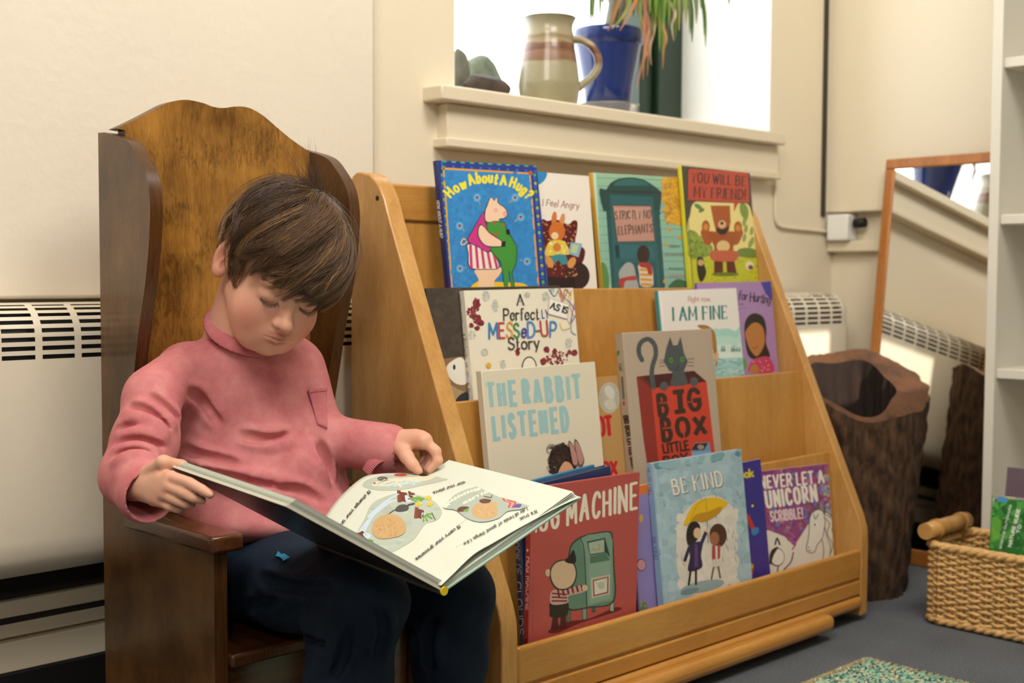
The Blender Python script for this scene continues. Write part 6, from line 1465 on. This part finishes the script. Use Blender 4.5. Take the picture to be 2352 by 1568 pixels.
# right hand: four fingers over the outside of the cover, thumb along the top edge on the page side
nO = -NR
def cov(u, v, off): return on_plane(u, v, BKA, NR)+nO*off
rk = [atd(392, 1096, 1.404), atd(386, 1116, 1.402), atd(378, 1135, 1.405), atd(369, 1151, 1.412)]
for kx, r in zip(rk, (.0082, .0084, .0080, .0074)): B.cone(RWR, kx, .0150, r, .007)
B.cone(rk[0]*.8+RWR*.2, rk[3]*.8+RWR*.2, .0085, .0078, .006)
R_f = [([(0, 0), (434, 1108, 1.383), (463, 1124, 1.361), (484, 1136, 1.352)], (.0074, .0064, .0059, .0050)), ([(0, 0), (421, 1131, 1.385), (447, 1144, 1.373), (464, 1149, 1.374)], (.0074, .0063, .0058, .0050)),
       ([(0, 0), (406, 1149, 1.393), (427, 1158, 1.390), (441, 1159, 1.396)], (.0070, .0060, .0056, .0048)), ([(0, 0), (391, 1163, 1.403), (408, 1168, 1.404), (421, 1166, 1.410)], (.0064, .0055, .0051, .0045))]
for kx, (pts, rad) in zip(rk, R_f):
    P_ = [kx]+[atd(*q) for q in pts[1:]]
    B.chain(P_, rad, .0016)
th = [RWR+(rk[0]-RWR)*.25+np.array([0, 0, .006]), atd(376, 1062, 1.418), atd(416, 1070, 1.432), atd(450, 1092, 1.428)]
B.chain(th, [.0110, .0082, .0070, .0056], .004)
# left hand: thumb and bent fingers pinching the far corner of the page
lk = [atd(974, 1012, 1.690), atd(966, 1006, 1.706), atd(956, 1004, 1.722), atd(946, 1006, 1.736)]
for kx, r in zip(lk, (.0100, .0102, .0098, .0088)): B.cone(LWR, kx, .0160, r, .012)
B.cone(lk[0], lk[3], .0090, .008, .010)
L_f = [([(1001, 1036, 1.684), (1006, 1058, 1.682), (986, 1080, 1.682)], (.0082, .0072, .0066, .0052)), ([(994, 1030, 1.700), (999, 1052, 1.700), (981, 1076, 1.696)], (.0082, .0072, .0066, .0052)),
       ([(984, 1030, 1.720), (988, 1052, 1.722), (972, 1072, 1.718)], (.0078, .0068, .0062, .005)), ([(972, 1030, 1.738), (975, 1048, 1.742), (962, 1064, 1.738)], (.007, .006, .0055, .0048))]
for kx, (pts, rad) in zip(lk, L_f): B.chain([kx]+[atd(*q) for q in pts], rad, .0035)
B.chain([LWR+(lk[0]-LWR)*.25, atd(934, 1048, 1.680), atd(947, 1066, 1.672), atd(962, 1082, 1.670)], [.0125, .0090, .0076, .0058], .006)
# nails
for tip, dirp in ((cov(483, 1136, .0086), None), (cov(461, 1148.5, .0088), None)):
    pass
bx_ = steps((.655, .735, .0016), (.735, .84, .003), (.84, 1.005, .0015), (1.005, 1.10, .004), (1.10, 1.16, .0016))
by_ = steps((1.08, 1.26, .006), (1.26, 1.50, .0015), (1.50, 1.60, .004))
bz_ = steps((-.005, .40, .006), (.40, .51, .0015), (.51, .585, .004), (.585, .81, .0015))
V, F = biggest_piece(*B.mesh(bx_, by_, bz_, smooth=1))
# skin colours: rosy cheeks, ears, knuckles, lips; shade painted into nostrils and mouth line
HL = hl(V); g = lambda c, r: np.exp(-(((HL-np.array(c))/np.array(r))**2).sum(1))
base = np.array(lin('#dda88f'))[:3]; C_ = np.tile(base, (len(V), 1))
def tint(w_, col, amt): 
    global C_
    a = np.clip(w_, 0, 1)[:, None]*amt; C_ = C_*(1-a)+np.array(lin(col))[:3]*a
for s in (1, -1):
    tint(g((s*.040, .062, -.042), (.024, .04, .022)), '#d07c6c', .62); tint(g((s*.073, -.012, -.002), (.012, .022, .034)), '#cf7a68', .6)
    tint(g((s*.030, .078, -.0115), (.013, .012, .0026)), '#7a4a3c', .7); tint(g((s*.0055, .0925, -.0400), (.003, .006, .0024)), '#8a4a40', .8); tint(g((s*.030, .075, .004), (.016, .014, .008)), '#cf9c88', .4)
tint(g((0, .095, -.032), (.010, .012, .010)), '#d08c78', .4)
lip = np.maximum(g((0, .090, -.0508), (.0155, .012, .0028)), g((0, .089, -.0628), (.0135, .012, .0038))); tint(np.clip(lip*1.5, 0, 1), '#b3645c', .85)
tint(g((0, .092, -.0565), (.018, .016, .0018)), '#6e302c', .85)
for kx in rk+lk: tint(np.exp(-(((V-kx)/.010)**2).sum(1)), '#d58f78', .35)
M_skin = colour_attr('skin', .48, bump=.06, bscale=500, sss=.18, spec=.28)
mesh_ob('body', V, F, M_skin, person, smooth=True, colors=np.concatenate([C_, np.ones((len(V), 1))], 1))

# ------------------------------------------------------------------ shirt
S = Solid()
S.ell((.948, 1.510, .505), (.118, .080, .115), .03).ell((.948, 1.488, .410), (.126, .100, .095), .04).ell((.957, 1.462, .366), (.122, .108, .042), .03)
S.cone((.862, 1.515, .566), (1.006, 1.515, .570), .041, .041, .03)
NBC = atd(574, 744, 1.705); NBA = nrm((-.12, -.56, .82))
S.cone((.938, 1.517, .572), NBC-NBA*.020, .066, .046, .03)
r1 = atd(352, 905, 1.600); r2 = atd(336, 1012, 1.556)
S.chain([RSH, r1, r2], [.040, .0345, .0370], .020)
rc0 = atd(304, 1092, 1.520); rc = rc0+nrm(rk[1]-rc0)*.062+np.array([0, 0, -.014])
S.chain([r2, rc0], [.0375, .0385], .02); S.cone(rc0, rc, .0385, .0375, .016)
ax_ = nrm(rc-rc0)
l1 = atd(696, 905, 1.79); lc0 = atY(745, 1004, 1.435); lc = atd(893, 1032, 1.735)
S.chain([LSH, l1, lc0], [.037, .036, .0355], .016).cone(lc0, lc, .036, .036, .014)
# the bodice is scooped for the neck; the cuffs are open
S.cone(NBC-NBA*.030, NBC+NBA*.07, .0445, .085, .004, True)
S.cone(rc-ax_*.030, rc+ax_*.06, .0285, .0325, .004, True)
axl = nrm(lc-lc0); S.cone(lc-axl*.025, lc+axl*.06, .0280, .0315, .004, True)
S.ell(rc+ax_*.034, (.052, .052, .052), .002, True) if False else None
SB = Solid(); SB.ops = list(S.ops)
def crease(pts, r=.0048, depth=.0008, bulge=.004):
    P_ = [SB.march(u, v) for u, v in pts]
    if any(p is None for p in P_): return
    P_ = bez(P_, 3); N = [SB.grad(p) for p in P_]
    n = len(P_); rr = [r*math.sin(math.pi*(i+.6)/(n+.2))**.5+.0004 for i in range(n)]
    if bulge:
        up = [nrm(np.cross(P_[min(i+1, n-1)]-P_[max(i-1, 0)], N[i])) for i in range(n)]
        for sg in (1, -1): S.chain([p+u_*sg*(r*2.0)-nn*.0030 for p, u_, nn in zip(P_, up, N)], [.0052*(x/r) for x in rr], .010)
    S.chain([p+nn*depth for p, nn in zip(P_, N)], rr, .008, True)
for q in ([(404, 968), (385, 945), (346, 912)], [(278, 985), (327, 976), (373, 996)], [(272, 1018), (325, 1014), (370, 1026)],
          [(268, 1048), (310, 1040), (350, 1046)], [(300, 935), (340, 950), (385, 985)], [(424, 1030), (470, 1052), (540, 1066)], [(440, 1072), (500, 1095), (565, 1106), (640, 1116)], [(640, 1120), (690, 1128), (735, 1150)],
          [(440, 900), (470, 925), (500, 968)], [(735, 1020), (745, 1060), (760, 1100)], [(560, 1000), (610, 1010), (660, 1000)]):
    crease(q)
for q in ([(318, 872), (300, 868)], ):
    pass
def cloth(X, Y, Z):
    return .0012*np.sin(31*X+17*Z+2*np.sin(22*Y+9*Z))+.0010*np.sin(44*Z-27*X+3*np.sin(19*X))+.0007*np.sin(70*X+58*Y+45*Z)
SV, SF = biggest_piece(*S.mesh(steps((.655, 1.16, .0023)), steps((1.28, 1.605, .0023)), steps((.31, .665, .0023)), disp=cloth, smooth=1))
def fabric(name, c1, c2, scale, wv=900, rough=.85):
    m, nt, b = new_mat(name); L = nt.links.new
    tc = nt.nodes.new('ShaderNodeTexCoord'); n = nt.nodes.new('ShaderNodeTexNoise'); n.inputs['Scale'].default_value = scale; n.inputs['Detail'].default_value = 6; n.inputs['Roughness'].default_value = .65
    L(tc.outputs['Object'], n.inputs['Vector'])
    r = nt.nodes.new('ShaderNodeValToRGB'); r.color_ramp.elements[0].position = .32; r.color_ramp.elements[1].position = .68; r.color_ramp.elements[0].color = lin(c1); r.color_ramp.elements[1].color = lin(c2)
    L(n.outputs['Fac'], r.inputs[0]); L(r.outputs[0], b.inputs['Base Color']); b.inputs['Roughness'].default_value = rough; b.inputs['Sheen Weight'].default_value = .25; b.inputs['Sheen Roughness'].default_value = .5
    b.inputs['Sheen Tint'].default_value = lin(c2); b.inputs['Specular IOR Level'].default_value = .2
    n2 = nt.nodes.new('ShaderNodeTexNoise'); n2.inputs['Scale'].default_value = wv; bp = nt.nodes.new('ShaderNodeBump'); bp.inputs['Strength'].default_value = .25; bp.inputs['Distance'].default_value = .0008
    L(tc.outputs['Object'], n2.inputs['Vector']); L(n2.outputs['Fac'], bp.inputs['Height']); L(bp.outputs[0], b.inputs['Normal'])
    return m
M_shirt = fabric('washed_pink_cotton', '#ba666c', '#cf8887', 26)
shirt = mesh_ob('shirt', SV, SF, M_shirt, person, smooth=True)
M_shirt2 = fabric('washed_pink_rib', '#b4626a', '#c4787b', 40)
# ribbed neckband
def on_shirt(u, v, off=0.0, sol=None):
    p = (sol or SB).march(u, v)
    return p+(sol or SB).grad(p)*off
nb = Solid(); nb.ops = list(SB.ops)
nb_c = NBC; nb_ax = NBA
e1 = nrm(np.cross(nb_ax, (0, 1, 0))); e2 = np.cross(nb_ax, e1)
ring = [nb_c-nb_ax*.0035+(e1*math.cos(a)+e2*math.sin(a))*.0545 for a in np.linspace(0, 2*math.pi, 193)]
mbc = MB(); V_ = []; nR = len(ring)-1
for i in range(nR):
    o = nrm(ring[i]-nb_c+nb_ax*.0035); rib = .0005*((i//2) % 2)
    for k in range(10):
        a = 2*math.pi*k/10; V_.append(ring[i]+(o*math.cos(a)*(.0032+rib)+nrm(nb_ax+o*-1.15)*math.sin(a)*(.0085+rib)))
mbc.add(V_, [(i*10+k, i*10+(k+1) % 10, ((i+1) % nR)*10+(k+1) % 10, ((i+1) % nR)*10+k) for i in range(nR) for k in range(10)], True)
mbc.build('neckband', M_shirt2, shirt)
def patch(outline, name, mat, root, sol, off=.0011, n=14, thick=.0012, label=None, pxquad=True):
    """a small sewn-on quad, four picture corners, following the cloth below"""
    a, b, c, d = [np.array(q, float) for q in outline]; V = []
    for i in range(n+1):
        for j in range(n+1):
            s, t = i/n, j/n; q = a*(1-s)*(1-t)+b*s*(1-t)+c*s*t+d*(1-s)*t; p = sol.march(*q)
            V.append(p+sol.grad(p)*off)
    o = mesh_ob(name, V, [(i*(n+1)+j, i*(n+1)+j+1, (i+1)*(n+1)+j+1, (i+1)*(n+1)+j) for i in range(n) for j in range(n)], mat, root, smooth=True, label=label)
    sd = o.modifiers.new('thick', 'SOLIDIFY'); sd.thickness = thick; sd.offset = 0
    return o
patch([(706, 896), (748, 893), (752, 985), (730, 975)], 'chest_pocket', M_shirt2, shirt, SB)
patch([(706, 895), (748, 892), (749, 899), (707, 902)], 'pocket_hem', M_shirt2, shirt, SB, .0022)
# sleeve tab hanging under the left cuff
tb = [atd(895, 1046, 1.715), atd(868, 1054, 1.705), atd(852, 1068, 1.70), atd(842, 1086, 1.70)]
tbm = MB(); tp = bez(tb, 5)
for i in range(len(tp)-1):
    w0 = np.array([0, .008, .004]); tbm.add([tp[i]-w0, tp[i+1]-w0, tp[i+1]+w0, tp[i]+w0], [(0, 1, 2, 3)], True)
o = tbm.build('sleeve_tab', M_shirt2, shirt, fix=False); sd = o.modifiers.new('thick', 'SOLIDIFY'); sd.thickness = .0015
# ------------------------------------------------------------------ trousers
Pn = Solid()
Pn.ell((.953, 1.520, .285), (.125, .082, .062), .03).ell((.953, 1.500, .335), (.118, .09, .045), .03)
Pn.chain([np.array([.905, 1.50, .2875]), (np.array([.905, 1.50, .2875])+KR)/2+np.array([0, 0, .006]), KR+np.array([0, .006, .0])], [.064, .060, .053], .03)
Pn.chain([np.array([1.005, 1.50, .2875]), (np.array([1.005, 1.50, .2875])+KL)/2+np.array([0, 0, .004]), KL+np.array([0, .006, 0])], [.064, .059, .051], .03)
Pn.chain([KR, (KR+ANR)/2+np.array([-.004, .008, .02]), ANR+np.array([0, 0, .0])], [.053, .050, .040], .025).chain([KL, (KL+ANL)/2+np.array([0, .004, .02]), ANL], [.051, .047, .039], .025)
PB = Solid(); PB.ops = list(Pn.ops)
SB, S, keepS = PB, Pn, SB
for q in ([(560, 1395), (640, 1370), (700, 1330)], [(700, 1440), (715, 1465), (760, 1480)], [(540, 1440), (610, 1452), (690, 1448)], [(800, 1450), (790, 1500), (770, 1550)], [(940, 1440), (960, 1480), (985, 1520)], [(870, 1400), (880, 1450), (868, 1510)], [(600, 1330), (680, 1350), (760, 1350)], [(1000, 1420), (985, 1470), (990, 1530)]):
    crease(q, .0055, .0010)
PV, PF = biggest_piece(*Pn.mesh(steps((.79, 1.15, .003)), steps((1.12, 1.615, .003)), steps((.02, .39, .003)), disp=cloth, smooth=2))
M_pants = fabric('navy_jersey', '#121c2b', '#1c2939', 20, 700, .8)
pants = mesh_ob('trousers', PV, PF, M_pants, person, smooth=True)
lg = Art(lambda p, hh: on_shirt(p[0], p[1], .0016+hh, PB), None, (220, 1000, 2.352))
lg.poly([(975, 654), (988, 627), (1002, 640), (1012, 650), (1010, 672), (1000, 660)], '#1f7fa8'); lg.poly([(1006, 644), (1020, 640), (1052, 661), (1014, 681), (1010, 660)], '#1f7fa8')
lg.build('logo_print', pants, M_inkm, label='bright blue logo print')
SB, S = keepS, S
# ------------------------------------------------------------------ hair, brows, lashes
def hair():
    r = np.random.default_rng(21)
    o = np.array([-.009, -.008, .034]); ax3 = np.array([.0745, .0930, .0850])
    pole = nrm((-.22, -.36, .90)); fwd = nrm(np.array([0, 1.0, 0])-pole*pole[1]); side = np.cross(pole, fwd)     # side: +x is the child's right? sign handled by the sweep
    def shell(th, ph, lift):
        d = pole*np.cos(th)[..., None]+(fwd*np.cos(ph)[..., None]+side*np.sin(ph)[..., None])*np.sin(th)[..., None]
        k = 1/np.sqrt(((d/ax3)**2).sum(-1)); return o+d*(k+lift)[..., None]
    # lowest height of the hair for each direction
    ths = np.linspace(.05, 2.6, 120)
    def z_end(p):            # p: (n,3) shell points
        x, y = p[:, 0], p[:, 1]
        front = np.clip((y-.01)/.055, 0, 1); back = np.clip((-y-.02)/.05, 0, 1); sd = np.clip(1-front-back, 0, 1)
        zf = .021+.012*np.clip(x/.05, -1.6, 1)-.003*np.sin(x*120)
        return zf*front+(.040-.043*(x < 0)-.052*np.clip((y-.010)/.010, 0, 1)*(y < .032))*sd+(-.060)*back
    def theta_end(ph):
        P = shell(np.tile(ths, (len(ph), 1)), np.tile(ph[:, None], (1, 120)), np.zeros((len(ph), 120)))
        out = np.full(len(ph), 2.4)
        for i in range(len(ph)):
            m = P[i][:, 2] < z_end(P[i])
            if m.any(): out[i] = ths[m.argmax()]
        return out
    NP = 720; phs = np.linspace(-math.pi, math.pi, NP); TE = theta_end(phs)
    te = lambda ph: np.interp((ph+math.pi) % (2*math.pi)-math.pi, phs, TE)
    nS, nP = 23000, 10
    # clumps
    nC = 520
    def roots(n):
        ph = r.uniform(-math.pi, math.pi, n); u = r.uniform(0, 1, n)**.62; return ph, u
    cph, cu = roots(nC); cend_j = r.normal(0, .10, nC)+(r.uniform(0, 1, nC) < .2)*r.uniform(.05, .26, nC); cl = np.abs(r.normal(.004, .0042, nC)); csw = r.normal(.0, .24, nC)
    ph0, u0 = roots(nS)
    cx = np.stack([np.cos(cph)*cu, np.sin(cph)*cu], 1); sx = np.stack([np.cos(ph0)*u0, np.sin(ph0)*u0], 1)
    own = np.concatenate([((sx[i:i+1500, None, :]-cx[None])**2).sum(2).argmin(1) for i in range(0, nS, 1500)])
    t = np.linspace(0, 1, nP)[None, :]
    def path(ph_0, u_0, endj, lift, sweep):
        wob = (r.normal(0, 1, len(ph_0)), r.uniform(0, 6.3, len(ph_0)))
        e0 = te(ph_0); th0 = u_0*(e0-.22); the = np.minimum(e0+endj, th0+1.35+.0*e0)
        the = np.maximum(the, th0+.28)
        th = th0[:, None]+(the-th0)[:, None]*t
        # swirl at the crown and a sideways sweep of the fringe
        ph = ph_0[:, None]+(sweep[:, None]-.55*np.cos(ph_0)[:, None]-.25)*(th-th0[:, None])*.75
        ph = ph+wob[0][:, None]*np.sin(t*4.2+wob[1][:, None])*t*.22
        lf = lift[:, None]*(.35+1.0*np.sin(np.clip(t*1.9, 0, math.pi))**1)+.0005+.0045*np.clip(-np.sin(ph), 0, 1)*t
        return shell(th, ph, lf)
    PC = path(cph, cu, cend_j, cl, csw)
    PSn = path(ph0, u0, cend_j[own]+r.normal(0, .045, nS), cl[own]+r.normal(0, .0014, nS), csw[own]+r.normal(0, .05, nS))
    wgt = (t**1.0*.86)[..., None]
    PS = PSn*(1-wgt)+(PC[own]+r.normal(0, .0016, (nS, 1, 3)))*wgt
    # loose hairs standing off the crown
    nf = 260
    fph = r.uniform(-math.pi, math.pi, nf); fu = r.uniform(0, .42, nf)
    PF_ = path(fph, fu, r.normal(-.15, .2, nf), r.uniform(.006, .020, nf), r.normal(0, .5, nf))
    nfl = 240
    q0 = path(r.normal(math.pi*.9, .8, nfl), r.uniform(0, .22, nfl), np.zeros(nfl), np.full(nfl, .004), np.zeros(nfl))[:, :1]
    dr_ = nrm((.35, -.55, .65)); tt = t[..., None]
    L_ = r.uniform(.020, .052, nfl)[:, None, None]
    spr = r.normal(0, .35, (nfl, 1, 3))
    PU = q0+(dr_+spr)*L_*tt+np.array([.2, .55, -.2])*L_*tt**2*r.uniform(-.3, 1.2, (nfl, 1, 1))
    allP = np.concatenate([PS, PF_, PU]); N = len(allP)
    W = HC+HS*(allP@HR.T)
    T = np.gradient(W, axis=1); T /= np.linalg.norm(T, axis=2, keepdims=True)+1e-9
    up = (W-(HC+HS*(HR@o)))
    s_ = np.cross(T, up); s_ /= np.linalg.norm(s_, axis=2, keepdims=True)+1e-9; n_ = np.cross(s_, T)
    rad = np.where(np.arange(N) < nS, .00030, .00020)[:, None]*(1.0-.80*t**2.0)
    Vs = np.stack([W+(s_*math.cos(a)+n_*math.sin(a))*rad[..., None] for a in (0, 2.094, 4.189)], 2).reshape(-1, 3)
    i = np.arange(N)[:, None, None]*nP*3; j = np.arange(nP-1)[None, :, None]*3; k = np.arange(3)[None, None, :]
    q = np.stack([i+j+k, i+j+(k+1) % 3, i+j+3+(k+1) % 3, i+j+3+k], 3).reshape(-1, 4)
    pal = np.array([lin(c)[:3] for c in ('#654a34', '#75573d', '#553d2a', '#896745', '#a07b56')])
    cc = pal[r.choice(5, nC, p=[.3, .3, .2, .14, .06])]
    col = np.concatenate([cc[own]*r.uniform(.75, 1.3, (nS, 1)), np.tile(np.array(lin('#4a3424'))[:3], (nf+nfl, 1))])
    colv = np.repeat(col, nP*3, axis=0)
    # skull cap under the strands
    th = np.linspace(0, 1, 26)[:, None]; ph = np.linspace(-math.pi, math.pi, 97)[None, :-1]
    TH = th*(te(ph[0])[None, :]-.10); cap = shell(TH, np.tile(ph, (26, 1)), np.full(TH.shape, -.0045)).reshape(-1, 3)
    capW = HC+HS*(cap@HR.T); b0 = len(Vs)
    qc = np.array([(b0+a*96+b_, b0+a*96+(b_+1) % 96, b0+(a+1)*96+(b_+1) % 96, b0+(a+1)*96+b_) for a in range(25) for b_ in range(96)])
    VV = np.concatenate([Vs, capW]); FF = np.concatenate([q, qc]); CC = np.concatenate([colv, np.tile(np.array(lin('#241710'))[:3], (len(capW), 1))])
    m, nt, b = new_mat('hair'); a = nt.nodes.new('ShaderNodeAttribute'); a.attribute_name = 'ink'; nt.links.new(a.outputs['Color'], b.inputs['Base Color'])
    b.inputs['Roughness'].default_value = .36; b.inputs['Specular IOR Level'].default_value = .55
    ho = mesh_ob('hair', VV, FF, m, person, smooth=True, colors=np.concatenate([CC, np.ones((len(CC), 1))], 1)); ho['kind'] = 'stuff'
    # lashes and brows
    dk = lin('#2a1a14')
    for s in (1, -1):
        mb = MB()
        for k in range(34):
            u_ = k/33; p0 = np.array([s*(.0160+.0250*u_), .0765+.0042*math.sin(math.pi*u_)-.003*u_, -.0075-.0040*math.sin(math.pi*u_)])
            d = np.array([s*(.25*(u_-.4)), .8, -.75+.25*u_]); ln = r.uniform(.0042, .0068)+.0018*u_; p1 = p0+nrm(d)*ln*.6; p2 = p1+nrm(d+np.array([0, .3, .35]))*ln*.5
            p2 = p2+r.normal(0, .0006, 3)
            mb.tube([hw(p0), hw(p1), hw(p2)], [.00032, .00024, .00008], 3, cap=False, col=dk)
        mb.build('eyelashes', colour_attr('lash', .5), person, fix=False)
    for s in (1, -1):
        mb = MB()
        for k in range(60):
            u_ = r.uniform(0, 1); p0 = np.array([s*(.014+.032*u_), .0815-.0065*u_*u_*1.4, .0165+.004*math.sin(math.pi*u_*.8)+r.normal(0, .0011)])
            d = nrm((s*.9, -.05, .25-.4*u_)); mb.tube([hw(p0), hw(p0+d*.005)], [.00018, .00006], 3, cap=False, col=lin('#5a4030'))
        mb.build('eyebrow', colour_attr('lash', .5), person, fix=False)
hair()
